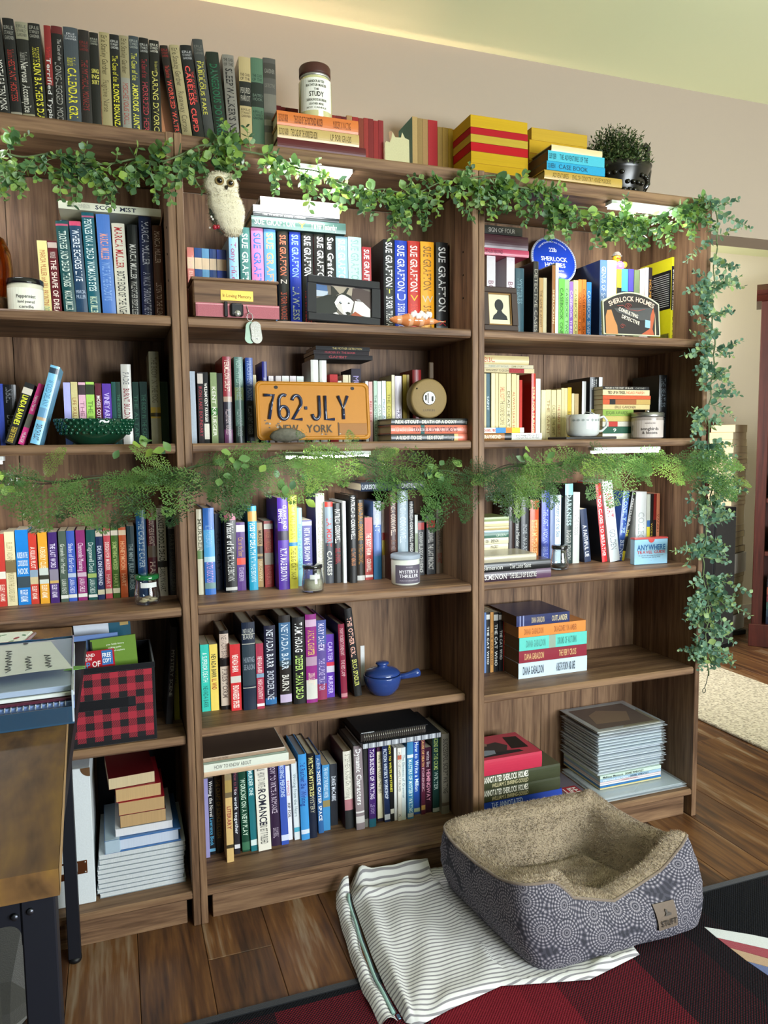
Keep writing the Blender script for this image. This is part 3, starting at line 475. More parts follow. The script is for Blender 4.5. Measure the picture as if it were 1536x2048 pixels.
('S','A2','white book second down on flat stack, middle case top shelf',0.1977,0.125,1.7573,0.0161,0.2246,0.14,0,'dcdfe4','h','MASTERS OF MYSTERY@.1-.6 #a0a4ac','','','',0),
('S','A2','thin black book between white and green ones, middle case top shelf',0.1972,0.125,1.7474,0.0093,0.2233,0.155,0,'1d2428','h','The World of Kinsey Millhone@.1-.6 #d0d0cc','','','',0),
('S','A2','green book lying across upright spines, middle case top shelf',0.1928,0.125,1.72,0.0268,0.2459,0.155,0,'44665f','h','SUE GRAFTON@.03-.45 #e0e4dc b;Y@.47-.58 #d8c04a b;Y is for Yesterday@.62-.9 #d4dcd4 b','','44665f','',0),
('U','A2c','lavender hardback with white lettering, first right-hand upright from left, middle case, top shelf',0.414,0.135,1.4715,0.032,0.2446,0.15,0.0,'8cb0c4','h','SUE GRAFTON@.03-.5 #d4e4ec b','','',''),
('U','A2c','silver grey hardback with sage green lettering, second right-hand upright from left, middle case, top shelf',0.4476,0.135,1.4715,0.0363,0.2459,0.15,0.0,'a9c8c0','h','SUE GRAFTON@.03-.5 #86aaa4 b','','',''),
('U','A2c','red paperback with white lettering, third right-hand upright from left, middle case, top shelf',0.4857,0.135,1.4715,0.0249,0.2228,0.105,0.0,'9c2a30','p','SUE GRAFTON@.03-.5 #ece4e0 b','','',''),
('U','A2c','black hardback with white lettering, fourth right-hand upright from left, middle case, top shelf',0.5459,0.135,1.4715,0.0314,0.2474,0.15,0.0,'1c1d20','h','SUE GRAFTON@.03-.5 #e8e8e8 b;T@.51-.58 #c8c850 h;IS FOR TRESPASS@.6-.97 #e0e0e0 b','','',''),
('U','A2c','royal blue hardback with white lettering, fifth right-hand upright from left, middle case, top shelf',0.5787,0.135,1.4715,0.0348,0.247,0.15,0.0,'1c3cac','h','SUE GRAFTON@.05-.54 #e4e8f4 b;U@.55-.65 #c8d0e8 h;IS FOR UNDERTOW@.67-.97 #d8dcf0 b','','',''),
('U','A2c','red hardback with white lettering, sixth right-hand upright from left, middle case, top shelf',0.6162,0.135,1.4715,0.0349,0.2487,0.15,0.0,'b52a20','h','SUE GRAFTON@.05-.54 #f0e0d8 b;V@.56-.65 #e8b030 h;IS FOR VENGEANCE@.67-.97 #d04838 b','','',''),
('U','A2c','mustard hardback with brown lettering, seventh right-hand upright from left, middle case, top shelf',0.6535,0.135,1.4715,0.0395,0.2499,0.15,0.0,'eda21c','h','SUE GRAFTON@.05-.52 #8a6428 b;W@.56-.66 #c8c0a8 h;IS FOR WASTED@.68-.97 #7a5420 b','','',''),
('U','A2c','black hardback with white lettering, eighth right-hand upright from left, middle case, top shelf',0.6996,0.135,1.4715,0.0355,0.2515,0.15,0.0,'1f2022','h','SUE GRAFTON@.05-.74 #e8e8e8 b;X@.82-.9 #b82a34 h','.9,1,6a6c70','',''),
('U','A3','silver grey paperback with grey lettering, first upright from left, right case, top shelf',0.8544,0.135,1.4715,0.0271,0.2261,0.105,0.0,'c8c4c8','p','BOX@.3-.5 #8a6070','.55,.9,6a6860','',''),
('U','A3','dark brown paperback, second upright from left, right case, top shelf',0.943,0.245,1.4715,0.0337,0.215,0.045,0.0,'3a2620','p','','','',''),
('U','A3','silver grey paperback with grey lettering, third upright from left, right case, top shelf',0.9173,0.135,1.4715,0.0256,0.2262,0.105,0.0,'ccc6cc','p','BOX@.3-.5 #8a6070','.55,.9,6a6860','',''),
('U','A3','slate grey hardback with grey lettering, fourth upright from left, right case, top shelf',0.9471,0.135,1.4715,0.0274,0.1987,0.1,0.0,'2a4a56','h','MYSTERIES@.15-.5 #6a8a94','','',''),
('U','A3','dark brown hardback with mauve lettering, fifth upright from left, right case, top shelf',1.0051,0.135,1.4715,0.017,0.2215,0.1462,0.0,'24201c','h','DETECTIVE CASES@.1-.9 #a09a8a','','1c1a18',''),
('U','A3','khaki paperback with brown lettering, sixth upright from left, right case, top shelf',1.024,0.135,1.4715,0.013,0.176,0.105,0.0,'a58450','p','THE GAME IS AFOOT@.2-.8 #5a4020','','',''),
('U','A3','khaki paperback, seventh upright from left, right case, top shelf',1.0376,0.135,1.4715,0.0114,0.1768,0.105,0.0,'b0a684','p','','','',''),
('U','A3','brown hardback with cream lettering, eighth upright from left, right case, top shelf',1.067,0.135,1.4715,0.011,0.2141,0.1413,0.0,'8a5a2a','h','SHERLOCKIAN@.2-.9 #d8c8a0','','33241a',''),
('U','A3','white paperback, ninth upright from left, right case, top shelf',1.0786,0.135,1.4715,0.0099,0.2219,0.105,0.0,'e6e6e0','p','','','',''),
('U','A3','green paperback with olive lettering, tenth upright from left, right case, top shelf',1.09,0.135,1.4715,0.0191,0.178,0.105,0.0,'63b048','p','CASEBOOK ONE@.15-.9 #2c5a1c','','',''),
('U','A3','pale green paperback with olive lettering, eleventh upright from left, right case, top shelf',1.1097,0.135,1.4715,0.0154,0.1769,0.105,0.0,'86c878','p','CASEBOOK TWO@.15-.9 #2c5a2c','','',''),
('U','A3','mauve paperback with white lettering, twelfth upright from left, right case, top shelf',1.1257,0.135,1.4715,0.0134,0.1715,0.105,0.0,'8a62b8','p','CASEBOOK THREE@.15-.9 #e0d4f0','','',''),
('U','A3','pale green paperback with brown lettering, thirteenth upright from left, right case, top shelf',1.1401,0.135,1.4715,0.0161,0.1761,0.105,0.0,'d8d088','p','CASEBOOK FOUR@.15-.9 #6a6430','','',''),
('U','A3','orange paperback with brown lettering, fourteenth upright from left, right case, top shelf',1.1573,0.135,1.4715,0.0113,0.1797,0.105,0.0,'e8823a','p','CASEBOOK FIVE@.15-.9 #7a3a10','','',''),
('U','A3','orange paperback with brown lettering, fifteenth upright from left, right case, top shelf',1.1698,0.135,1.4715,0.0141,0.1801,0.105,0.0,'e07a30','p','CASEBOOK SIX@.15-.9 #7a3a10','','',''),
('U','A3','blue paperback with white lettering, sixteenth upright from left, right case, top shelf',1.1856,0.135,1.4715,0.0164,0.1734,0.105,0.0,'2a74b8','p','CASEBOOK SEVEN@.15-.9 #d0e4f4','','',''),
('U','A3','blue hardback with pale blue lettering, seventeenth upright from left, right case, top shelf',1.2327,0.135,1.4715,0.0249,0.2411,0.15,0.0,'50719c','h','GENIUS OF SHERLOCK HOLMES@.08-.95 #c8d4e4','','2a3048',''),
('U','A3','white hardback with silver grey lettering, eighteenth upright from left, right case, top shelf',1.2582,0.135,1.4715,0.0329,0.2423,0.15,0.0,'dcdfe4','h','NEW ANNOTATED@.2-.8 #a8acb4','','',''),
('U','A3','yellow paperback with black lettering, nineteenth upright from left, right case, top shelf',1.2927,0.135,1.4715,0.0157,0.2184,0.105,0.0,'e0c838','p','MYSTERY@.3-.9 #1a1a1a','.25,1,202020','',''),
('U','A3','sky blue paperback with white lettering, twentieth upright from left, right case, top shelf',1.3095,0.135,1.4715,0.0226,0.2198,0.105,0.0,'4a98c8','p','A STUDY@.35-.95 #e0e8f0','.3,1,16181c','',''),
('U','A3','purple paperback with white lettering, twenty-first upright from left, right case, top shelf',1.3339,0.135,1.4715,0.0188,0.2212,0.105,0.0,'4c44a0','p','A LETTER@.35-.95 #e8e4d8','.3,1,18181c','',''),
('U','A3','slate grey paperback, twenty-second upright from left, right case, top shelf',1.355,0.135,1.4715,0.0195,0.2199,0.105,0.0,'6c7a58','p','','','',''),
('U','A3','silver grey paperback, twenty-third upright from left, right case, top shelf',1.3761,0.135,1.4715,0.0184,0.224,0.105,0.0,'c8b4b0','p','','','',''),
('U','A3','cream paperback, twenty-fourth upright from left, right case, top shelf',1.3956,0.135,1.4715,0.0116,0.2297,0.105,0.0,'d8d4d4','p','','','',''),
('U','A3','black paperback with mustard lettering, twenty-fifth upright from left, right case, top shelf',1.4078,0.135,1.4715,0.0133,0.2306,0.105,0.0,'241c20','p','HOLMES@.1-.5 #c89038','','',''),
('U','A3','yellow hardback with white lettering, twenty-sixth upright from left, right case, top shelf',1.4955,0.135,1.4715,0.0214,0.2678,0.15,0.0,'e8e022','h','Sherlock Holmes@.14-.6 #f0f0e8 b;DUMMIES@.68-.98 #8a8420','.1,.6,1b1c1e','e8e022',''),
('S','A3','flat black paperback with mauve lettering, topmost bridging two pale spines, right case top shelf',0.8423,0.125,1.7552,0.0232,0.1197,0.11,0,'1c1a1a','p','SIGN OF FOUR@.1-.8 #a8a49c','','','',0),
('S','A3','flat dark brown hardback, second down bridging two pale spines, right case top shelf',0.8423,0.125,1.7178,0.0368,0.139,0.14,0,'42202a','h','','','','',0),
('S','A3','flat magenta hardback with dark purple lettering, lowest bridging two pale spines, right case top shelf',0.8423,0.125,1.6985,0.0187,0.1412,0.14,0,'b0405a','h','PENGUIN READINGS@.02-.4 #40182a','','','',0),
('U','B1','royal blue paperback, first upright from left, left case, second shelf',-0.3928,0.08,1.1805,0.0104,0.1373,0.0851,0.0,'2a3c90','p','','','',''),
('U','B1','black hardback with slate grey lettering, second upright from left, left case, second shelf',-0.3818,0.08,1.1805,0.0256,0.1359,0.0897,0.0,'17181a','h','ISBEL@.05-.3 #54565a b;DEAD@.5-.8 #6a6c70','','',''),
('U','B1','black leaning paperback with yellow lettering, third upright from left, left case, second shelf',-0.3806,0.05,1.1805,0.0198,0.1418,0.0879,-19.77,'19191a','p','LINDA BARNES@.2-.68 #e0d838 b;THE HEART OF THE WORLD@.72-.97 #c8b040','.08,.18,b8b0a4','',''),
('U','B1','magenta leaning paperback with pale pink lettering, fourth upright from left, left case, second shelf',-0.3543,0.05,1.1805,0.0117,0.1423,0.0883,-19.98,'c4347c','p','Nancy Martin@.2-.45 #e8c8dc;MURDER@.8-.97 #e8c8dc','.5,.72,5a5850','',''),
('U','B1','sky blue leaning hardback with blue lettering, fifth upright from left, left case, second shelf',-0.3271,0.02,1.1805,0.0195,0.178,0.1175,-16.25,'6ea8c8','h','WICKED DELANY@.18-.52 #48789c b;DEATH PLOT@.75-.95 #3a3c4c b','.03,.1,2a3a48;.54,.66,5a86a8;.66,.7,a08a70','78b0cc',''),
('U','B1b','lavender paperback, first paperback-row upright from left, left case, second shelf',-0.2609,0.14,1.1805,0.0151,0.1472,0.1,0.0,'9c98c4','p','','','',''),
('U','B1b','tan paperback with brown lettering, second paperback-row upright from left, left case, second shelf',-0.2443,0.14,1.1805,0.0143,0.1486,0.1,0.0,'b8a874','p','LIFE SKILLS@.25-.6 #8a5a30','','',''),
('U','B1b','mauve paperback with slate grey lettering, third paperback-row upright from left, left case, second shelf',-0.2278,0.14,1.1805,0.0153,0.148,0.1,0.0,'c89aa8','p','THE DOG@.3-.9 #8a5a6c','.04,.2,3a2c30','',''),
('U','B1b','gold paperback with brown lettering, fourth paperback-row upright from left, left case, second shelf',-0.2113,0.14,1.1805,0.0183,0.1492,0.1,0.0,'92b850','p','THE BLUE@.3-.8 #4a6a2a','.04,.2,26301c','',''),
('U','B1b','maroon paperback with pale pink lettering, fifth paperback-row upright from left, left case, second shelf',-0.1909,0.14,1.1805,0.0143,0.1461,0.1,0.0,'541a28','p','MOSES COTTON TROTT@.2-.95 #d8c4c4 b','','',''),
('U','B1b','purple paperback with lavender lettering, sixth paperback-row upright from left, left case, second shelf',-0.1748,0.14,1.1805,0.02,0.1458,0.1,0.0,'4c2c8c','p','VINEYARD DECEIT@.15-.95 #b0a0d0 b','','',''),
('U','B1b','dark green paperback, seventh paperback-row upright from left, left case, second shelf',-0.1538,0.14,1.1805,0.0098,0.1501,0.1,0.0,'14403c','p','','','',''),
('U','B1b','dark green paperback with slate grey lettering, eighth paperback-row upright from left, left case, second shelf',-0.1434,0.14,1.1805,0.0101,0.1503,0.1,0.0,'163028','p','THE DEAD IN THE DARK@.2-.9 #3a6a54','','',''),
('U','B1b','silver grey hardback with slate grey lettering, ninth paperback-row upright from left, left case, second shelf',-0.1308,0.135,1.1805,0.0229,0.1924,0.127,0.0,'b8b4ac','h','FADE@.1-.25 #6a6a6c b;BURNT BUILDING@.3-.72 #7a2c38 b','','',''),
('U','B1b','dark green paperback with slate grey lettering, tenth paperback-row upright from left, left case, second shelf',-0.1056,0.14,1.1805,0.0142,0.1509,0.1,0.0,'14302a','p','THE ALTAR@.2-.9 #2c5a48','','',''),
('U','B1b','dark green paperback with slate grey lettering, eleventh paperback-row upright from left, left case, second shelf',-0.089,0.14,1.1805,0.017,0.1518,0.1,0.0,'142c28','p','THE BODY IN THE CAST@.2-.9 #2c5a48','','',''),
('U','B1b','grey hardback with brown lettering, twelfth paperback-row upright from left, left case, second shelf',-0.0652,0.135,1.1805,0.0234,0.2247,0.1483,0.0,'8a846c','h','THE BODY IN THE FOG@.06-.55 #55503c','.6,.72,a88a38;.66,.7,3a3018','',''),
('U','B1b','dark green paperback, thirteenth paperback-row upright from left, left case, second shelf',-0.0411,0.14,1.1805,0.0179,0.1526,0.1,0.0,'18281c','p','','','',''),
('U','B2','lavender paperback, first upright from left, middle case, second shelf',0.0306,0.135,1.1805,0.0126,0.179,0.105,0.0,'9aa4b0','p','','','',''),
('U','B2','black paperback with red lettering, second upright from left, middle case, second shelf',0.0485,0.135,1.1805,0.0135,0.1773,0.105,0.0,'20181a','p','IRON LAKE BOUNDARY@.2-.9 #98303a','.02,.16,b8b0a8','',''),
('U','B2','black paperback with cream lettering, third upright from left, middle case, second shelf',0.0625,0.135,1.1805,0.0121,0.1771,0.105,0.0,'121314','p','WILLIAM KENT KRUEGER@.15-.7 #d8d4cc b','.72,.94,c8c4b8','',''),
('U','B2','sage green paperback with cream lettering, fourth upright from left, middle case, second shelf',0.0802,0.135,1.1805,0.0159,0.177,0.105,0.0,'7a8a60','p','KENT KRUEGER@.2-.9 #e0e4d0','.5,.6,3a6a30','',''),
('U','B2','black paperback, fifth upright from left, middle case, second shelf',0.0968,0.135,1.1805,0.013,0.1757,0.105,0.0,'141312','p','','','',''),  # no real book: added black block standing for the shade of a gap
('U','B2','brown hardback with pale pink lettering, sixth upright from left, middle case, second shelf',0.1119,0.135,1.1805,0.021,0.2175,0.1436,0.0,'8a3038','h','VERMILION DRIFT@.03-.4 #e0c8b8 b;WILLIAM KENT KRUEGER@.6-.9 #c8b4b8','.46,.52,a08878;.52,.84,2a2630;.84,1,6a3c60','',''),
('U','B2','slate grey hardback with silver grey lettering, seventh upright from left, middle case, second shelf',0.1407,0.135,1.1805,0.022,0.2171,0.1433,0.0,'56756c','h','NORTHWEST ANGLE@.03-.5 #94b0a4 b;WILLIAM KENT KRUEGER@.6-.92 #b0c8c0','.35,.5,7c8c64;.8,1,30403c','',''),
('U','B2','royal blue hardback with lavender lettering, eighth upright from left, middle case, second shelf',0.1692,0.135,1.1805,0.0185,0.216,0.1425,0.0,'304a8c','h',"TRICKSTER'S POINT@.03-.5 #8a9cc4 b;WILLIAM KENT KRUEGER@.56-.9 #90a0b4",'.5,1,262c34','',''),
('U','B2b','silver grey paperback, first behind-plate upright from left, middle case, second shelf',0.192,0.16,1.1805,0.0081,0.1754,0.1,0.0,'c8bc98','p','','','',''),
('U','B2b','purple hardback with pale blue lettering, second behind-plate upright from left, middle case, second shelf',0.2162,0.16,1.1805,0.0125,0.2103,0.1,0.0,'2c2f78','h','ROBERT B PARKER@.2-.7 #c8c8e0','','',''),
('U','B2b','cream paperback, third behind-plate upright from left, middle case, second shelf',0.2327,0.16,1.1805,0.0126,0.1735,0.1,0.0,'d8d0d0','p','','','',''),
('U','B2b','silver grey paperback, fourth behind-plate upright from left, middle case, second shelf',0.2518,0.16,1.1805,0.0138,0.1739,0.1,0.0,'d0c8c8','p','','','',''),
('U','B2b','cream paperback, fifth behind-plate upright from left, middle case, second shelf',0.2684,0.16,1.1805,0.0183,0.1743,0.1,0.0,'dcdcd8','p','','','',''),
('U','B2b','pale pink paperback, sixth behind-plate upright from left, middle case, second shelf',0.2895,0.16,1.1805,0.0159,0.1746,0.1,0.0,'d4ccd0','p','','','',''),
('U','B2b','pale blue paperback, seventh behind-plate upright from left, middle case, second shelf',0.3079,0.16,1.1805,0.018,0.1742,0.1,0.0,'d0d8d4','p','','','',''),
('U','B2b','cream hardback, eighth behind-plate upright from left, middle case, second shelf',0.3464,0.16,1.1805,0.0202,0.2181,0.1,0.0,'dcdcd4','h','','','',''),
('U','B2b','cream hardback, ninth behind-plate upright from left, middle case, second shelf',0.3705,0.16,1.1805,0.0189,0.2173,0.1,0.0,'d8d8d0','h','','','',''),
('U','B2b','red paperback, tenth behind-plate upright from left, middle case, second shelf',0.398,0.16,1.1805,0.0215,0.1809,0.1,0.0,'a82a2c','p','','','',''),
('U','B2c','cream paperback, first right-hand upright from left, middle case, second shelf',0.4203,0.16,1.1805,0.0099,0.1641,0.1,0.0,'d8d4c4','p','','','',''),
('U','B2c','silver grey paperback, second right-hand upright from left, middle case, second shelf',0.4346,0.16,1.1805,0.0147,0.1802,0.1,0.0,'c8c0a4','p','','','',''),
('U','B2c','silver grey paperback, third right-hand upright from left, middle case, second shelf',0.451,0.16,1.1805,0.0047,0.1804,0.1,0.0,'c8c0a4','p','','','',''),
('U','B2c','dark purple paperback with mauve lettering, fourth right-hand upright from left, middle case, second shelf',0.4583,0.16,1.1805,0.0272,0.1975,0.1,0.0,'2a2430','p','MURDER@.1-.5 #8a80b0','','',''),
('U','B2c','cream paperback, fifth right-hand upright from left, middle case, second shelf',0.4898,0.135,1.1805,0.0077,0.1624,0.1,0.0,'d8d8d4','p','','','',''),
('U','B2c','mauve paperback with red lettering, sixth right-hand upright from left, middle case, second shelf',0.4993,0.135,1.1805,0.0101,0.1612,0.1,0.0,'c8a09c','p','RED BOX@.1-.9 #a03a34','','',''),
('U','B2c','silver grey paperback with charcoal lettering, seventh right-hand upright from left, middle case, second shelf',0.5133,0.135,1.1805,0.0092,0.1636,0.1,0.0,'a8c0b0','p','THE MOTHER HUNT@.2-.95 #2c4038','','',''),
('U','B2c','silver grey paperback with grey lettering, eighth right-hand upright from left, middle case, second shelf',0.5237,0.135,1.1805,0.0114,0.1627,0.1,0.0,'c4d0c4','p','GAMBIT@.2-.9 #6a7a6c','','',''),
('U','B2c','pale blue paperback with grey lettering, ninth right-hand upright from left, middle case, second shelf',0.5371,0.135,1.1805,0.0108,0.164,0.1,0.0,'d0d8dc','p','MIGHT AS WELL@.3-.9 #6a8090','','',''),
('U','B2c','gold paperback with brown lettering, tenth right-hand upright from left, middle case, second shelf',0.5497,0.135,1.1805,0.0139,0.1626,0.1,0.0,'b8b058','p','THE DOORBELL@.2-.9 #6a6420','','',''),
('U','B2c','silver grey paperback, eleventh right-hand upright from left, middle case, second shelf',0.5653,0.135,1.1805,0.0085,0.1805,0.1,0.0,'d0c8b0','p','','','',''),
('U','B2c','silver grey hardback with slate grey lettering, twelfth right-hand upright from left, middle case, second shelf',0.5756,0.135,1.1805,0.0189,0.1777,0.1,0.0,'c8c0cc','h','TRIPLE ZECK@.5-.95 #5a4a6a','','',''),
('U','B2c','mustard paperback, thirteenth right-hand upright from left, middle case, second shelf',0.6001,0.14,1.1805,0.0107,0.1822,0.1,0.0,'9a8434','p','','','',''),
('U','B2c','khaki paperback, fourteenth right-hand upright from left, middle case, second shelf',0.6118,0.14,1.1805,0.0068,0.1824,0.1,0.0,'8a7850','p','','','',''),
('U','B2c','dark red hardback, fifteenth right-hand upright from left, middle case, second shelf',0.6413,0.17,1.1805,0.0258,0.1994,0.1,0.0,'8a2424','h','','','',''),
('S','B2c','thin black paperback topmost on two tall spines, middle case second shelf',0.3557,0.14,1.4227,0.0102,0.1495,0.11,0,'17181a','p','THE MOTHER DETECTION@.3-.85 #a8985a','','','',0),
('S','B2c','thin black paperback with red title, middle of flat three, middle case',0.3493,0.14,1.4119,0.0102,0.1534,0.11,0,'1c1618','p','MURDER BY THE BOOK@.2-.75 #982c38','','','',0),
('S','B2c','black paperback lowest of flat three above plate, middle case second shelf',0.3511,0.14,1.3994,0.0119,0.1619,0.11,0,'1a1718','p','GAMBIT@.2-.6 #982c38','','','c8b898',0),
('S','B2c','flat black hardback with cream lettering, topmost beneath tape reel, middle case second shelf',0.5239,0.03,1.2227,0.0168,0.2261,0.15,0,'1f2124','h','REX STOUT@.05-.34 #e4dcc8 b;DEATH OF A DOXY@.38-.82 #e4dcc8 b;Viking@.86-.96 #8a8a88','','','',0),
('S','B2c','flat coral hardback with tan lettering, second down beneath tape reel, middle case second shelf',0.5231,0.03,1.1996,0.0225,0.225,0.15,0,'b8604a','h','REX STOUT@.05-.24 #d89078 b;TRIO FOR BLUNT INSTRUMENTS@.27-.84 #5a2c30 b;Viking@.88-.96 #d08a78','.37,.42,2c5a5a','','',0),
('S','B2c','flat dark purple hardback with cream lettering, lowest beneath tape reel, middle case second shelf',0.5234,0.03,1.1805,0.0185,0.2247,0.15,0,'24272a','h','A RIGHT TO DIE@.06-.38 #dcd4c4 b;REX STOUT@.45-.66 #dcd4c4 b;Viking@.7-.78 #8a8a88','.8,.85,c8a870;.85,1,c86a54','','',0),
('U','B3','tan paperback, first upright from left, right case, second shelf',0.8468,0.135,1.2172,0.006,0.1534,0.0951,0.0,'b8ac88','p','','','',''),
('U','B3','slate grey paperback with silver grey lettering, second upright from left, right case, second shelf',0.8533,0.135,1.2172,0.0109,0.1535,0.0952,0.0,'47606a','p','SAINT@.3-.8 #c0ccd0','','',''),
('U','B3','cream paperback, third upright from left, right case, second shelf',0.8692,0.135,1.2172,0.0115,0.1548,0.0959,0.0,'d8caa0','p','','','',''),
('U','B3','pale green paperback, fourth upright from left, right case, second shelf',0.8817,0.135,1.2172,0.0105,0.155,0.0961,0.0,'c8ba90','p','','','',''),
('U','B3','pale green paperback with red lettering, fifth upright from left, right case, second shelf',0.8937,0.135,1.2172,0.0227,0.1545,0.0958,0.0,'d0c090','p','SHELL SCOTT@.25-.5 #a83a2c;THE COCKEYED CORPSE@.5-.95 #4a4230','','',''),
('U','B3','pale green paperback with olive lettering, sixth upright from left, right case, second shelf',0.918,0.135,1.202,0.0147,0.1701,0.105,0.0,'d0c69a','p','DEAD HEAT@.3-.9 #4a4230','','',''),
('U','B3','pale green paperback with brown lettering, seventh upright from left, right case, second shelf',0.9353,0.135,1.202,0.0143,0.1687,0.1046,0.0,'cabc8c','p','ALWAYS LEAVE EM@.3-.95 #a04830','','',''),
('U','B3','pale green paperback, eighth upright from left, right case, second shelf',0.9506,0.135,1.202,0.0087,0.1662,0.1031,0.0,'c8b890','p','','','',''),
('U','B3','red paperback, ninth upright from left, right case, second shelf',0.9605,0.135,1.202,0.0093,0.1521,0.0943,0.0,'a82a20','p','','','',''),
('U','B3','red hardback with pale yellow lettering, tenth upright from left, right case, second shelf',1.0007,0.135,1.1805,0.0136,0.1933,0.1275,0.0,'b03020','h','STRIP FOR MURDER@.2-.9 #e8d8a0','','8a2418',''),
('U','B3','cream hardback, eleventh upright from left, right case, second shelf',1.0159,0.135,1.1805,0.0152,0.1782,0.1176,0.0,'dcdcd4','h','','','',''),
('U','B3','pale pink paperback, twelfth upright from left, right case, second shelf',1.0341,0.135,1.1805,0.0148,0.1459,0.0905,0.0,'d0c6a0','p','','','',''),
('U','B3','pale green paperback with brown lettering, thirteenth upright from left, right case, second shelf',1.0494,0.135,1.1805,0.0169,0.147,0.0911,0.0,'cfc294','p','THE SAINT@.2-.9 #8a6a40','','',''),
('U','B3','pale green paperback with brown lettering, fourteenth upright from left, right case, second shelf',1.0679,0.135,1.1805,0.0171,0.1463,0.0907,0.0,'ccbf90','p','CALL FOR THE SAINT@.3-.9 #6a5a38','','',''),
('U','B3','pale green paperback with brown lettering, fifteenth upright from left, right case, second shelf',1.0871,0.135,1.1805,0.0139,0.1475,0.0914,0.0,'cabc90','p','THE SAINT SEES IT@.3-.9 #a04a38','','',''),
('U','B3','pale green paperback, sixteenth upright from left, right case, second shelf',1.1021,0.135,1.1805,0.0102,0.1527,0.0947,0.0,'c8ba8c','p','','','',''),
('U','B3','pale green paperback, seventeenth upright from left, right case, second shelf',1.1129,0.135,1.1805,0.0102,0.1524,0.0945,0.0,'cabb8a','p','','','',''),
('U','B3','mustard paperback with olive lettering, eighteenth upright from left, right case, second shelf',1.1242,0.135,1.1805,0.0125,0.1544,0.0957,0.0,'c0a030','p','SAINT@.3-.9 #4a3c10','','',''),
('U','B3','pale green paperback, nineteenth upright from left, right case, second shelf',1.138,0.135,1.1805,0.0087,0.137,0.085,0.0,'cabb92','p','','','',''),
('U','B3','khaki paperback, twentieth upright from left, right case, second shelf',1.1478,0.135,1.1805,0.0142,0.1363,0.0845,0.0,'a08a60','p','','','',''),
('U','B3','mauve hardback, twenty-first upright from left, right case, second shelf',1.1746,0.135,1.1805,0.0138,0.1732,0.1143,0.0,'9a9a98','h','','','5a4c30',''),
('U','B3','black hardback with silver grey lettering, twenty-second upright from left, right case, second shelf',1.2031,0.135,1.1805,0.03,0.1864,0.123,0.0,'151516','h','LESLIE CHARTERIS@.03-.2 #b0b0b0;THE FIRST@.5-.58 #d8d048 h;SAINT@.59-.68 #d8d048 h;OMNIBUS@.69-.75 #d8d048 h','','141414',''),
('U','B3','silver grey hardback, twenty-third upright from left, right case, second shelf',1.2342,0.135,1.1805,0.0117,0.1868,0.1233,0.0,'c8ccd0','h','','','',''),
('U','B3','black hardback with slate grey lettering, twenty-fourth upright from left, right case, second shelf',1.4573,0.135,1.1805,0.0299,0.1978,0.1306,0.0,'131416','h','THE BEATLES@.05-.5 #5a6268;THE OFFICIAL@.6-.8 #5a6268','','12201e',''),
('S','B3','cream hardback topmost, spanning upright spines at left, right case second shelf',0.8381,0.125,1.3964,0.0244,0.1475,0.11,0,'b8a878','h','BEN BALL@.0-.25 #a84a2c b','','','',0),
('S','B3','thin cream paperback second down above upright spines, right case second shelf',0.8381,0.125,1.3858,0.01,0.1621,0.11,0,'b8b094','p','THREE AT WOLFE@.1-.5 #7a8a80;CRIME STORY@.55-.8 #6a6a2c','','','',0),
('S','B3','cream red-banded paperback directly on upright spines, right case second shelf',0.8381,0.125,1.373,0.0122,0.1648,0.11,0,'bcae88','p','WITH INTENT TO DECEIVE@.05-.5 #4a3c2c;STORY@.55-.8 #a03030','.5,.8,8a2428','','',0),
('S','B3','flat silver grey paperback with red lettering, topmost beneath upright cream spines, right case second shelf',0.8124,0.075,1.201,0.0147,0.1289,0.2,0,'c8c8c0','p','DASHIELL MINE@.02-.3 #b83030','.3,.55,3a7ab0;.55,.7,d8762c;.7,.9,d8b838','','',0),
('S','B3','flat cream hardback, lowest beneath upright cream spines, right case second shelf',0.8124,0.075,1.1805,0.0199,0.1871,0.2,0,'d0d0cc','h','RAYMOND@.02-.3 #e8d8b8 b;FIVE COMPLETE NOVELS@.55-.95 #3a3a3a','0,.36,8a5a2c;.36,.48,1a1a1a','','',0),
('S','B3','flat black paperback with silver grey lettering, topmost behind cup and candle, right case second shelf',1.2147,0.09,1.3274,0.0092,0.1664,0.11,0,'1a1818','p','MURDER IN THE STREET OF BLACK@.05-.65 #c8c0b0;CHEYNEY@.7-.92 #8a8a80','','','',0),
('S','B3','flat tan paperback, second down behind cup and candle, right case second shelf',1.2149,0.09,1.3108,0.016,0.1683,0.11,0,'c4b48c','p','TIED UP IN TINSEL@.1-.48 #3a2c20 b;NGAIO MARSH@.5-.88 #b84a28','','','',0),
('S','B3','flat red paperback, third down behind cup and candle, right case second shelf',1.2152,0.09,1.2992,0.011,0.1724,0.11,0,'b04a28','p','','','','',0),
('S','B3','flat gold paperback, fourth down behind cup and candle, right case second shelf',1.2154,0.09,1.2834,0.0152,0.1714,0.11,0,'a88a4c','p','','0,.14,b04a28;.14,.26,1c1a18;.26,.7,8a5028','','',0),
('S','B3','flat tan paperback, fifth down behind cup and candle, right case second shelf',1.2157,0.09,1.2686,0.0143,0.1692,0.11,0,'b8a472','p','ERLE GARDNER@.25-.7 #3a2c18','','','',0),
('S','B3','flat green paperback with olive lettering, sixth down behind cup and candle, right case second shelf',1.216,0.09,1.2495,0.0184,0.1096,0.11,0,'7a9440','p','EDGAR AWARDS@.1-.8 #3a4a1c','','','',0),
('S','B3','flat khaki paperback, seventh down behind cup and candle, right case second shelf',1.2163,0.09,1.2332,0.0157,0.1075,0.11,0,'a89c5a','p','','','','',0),
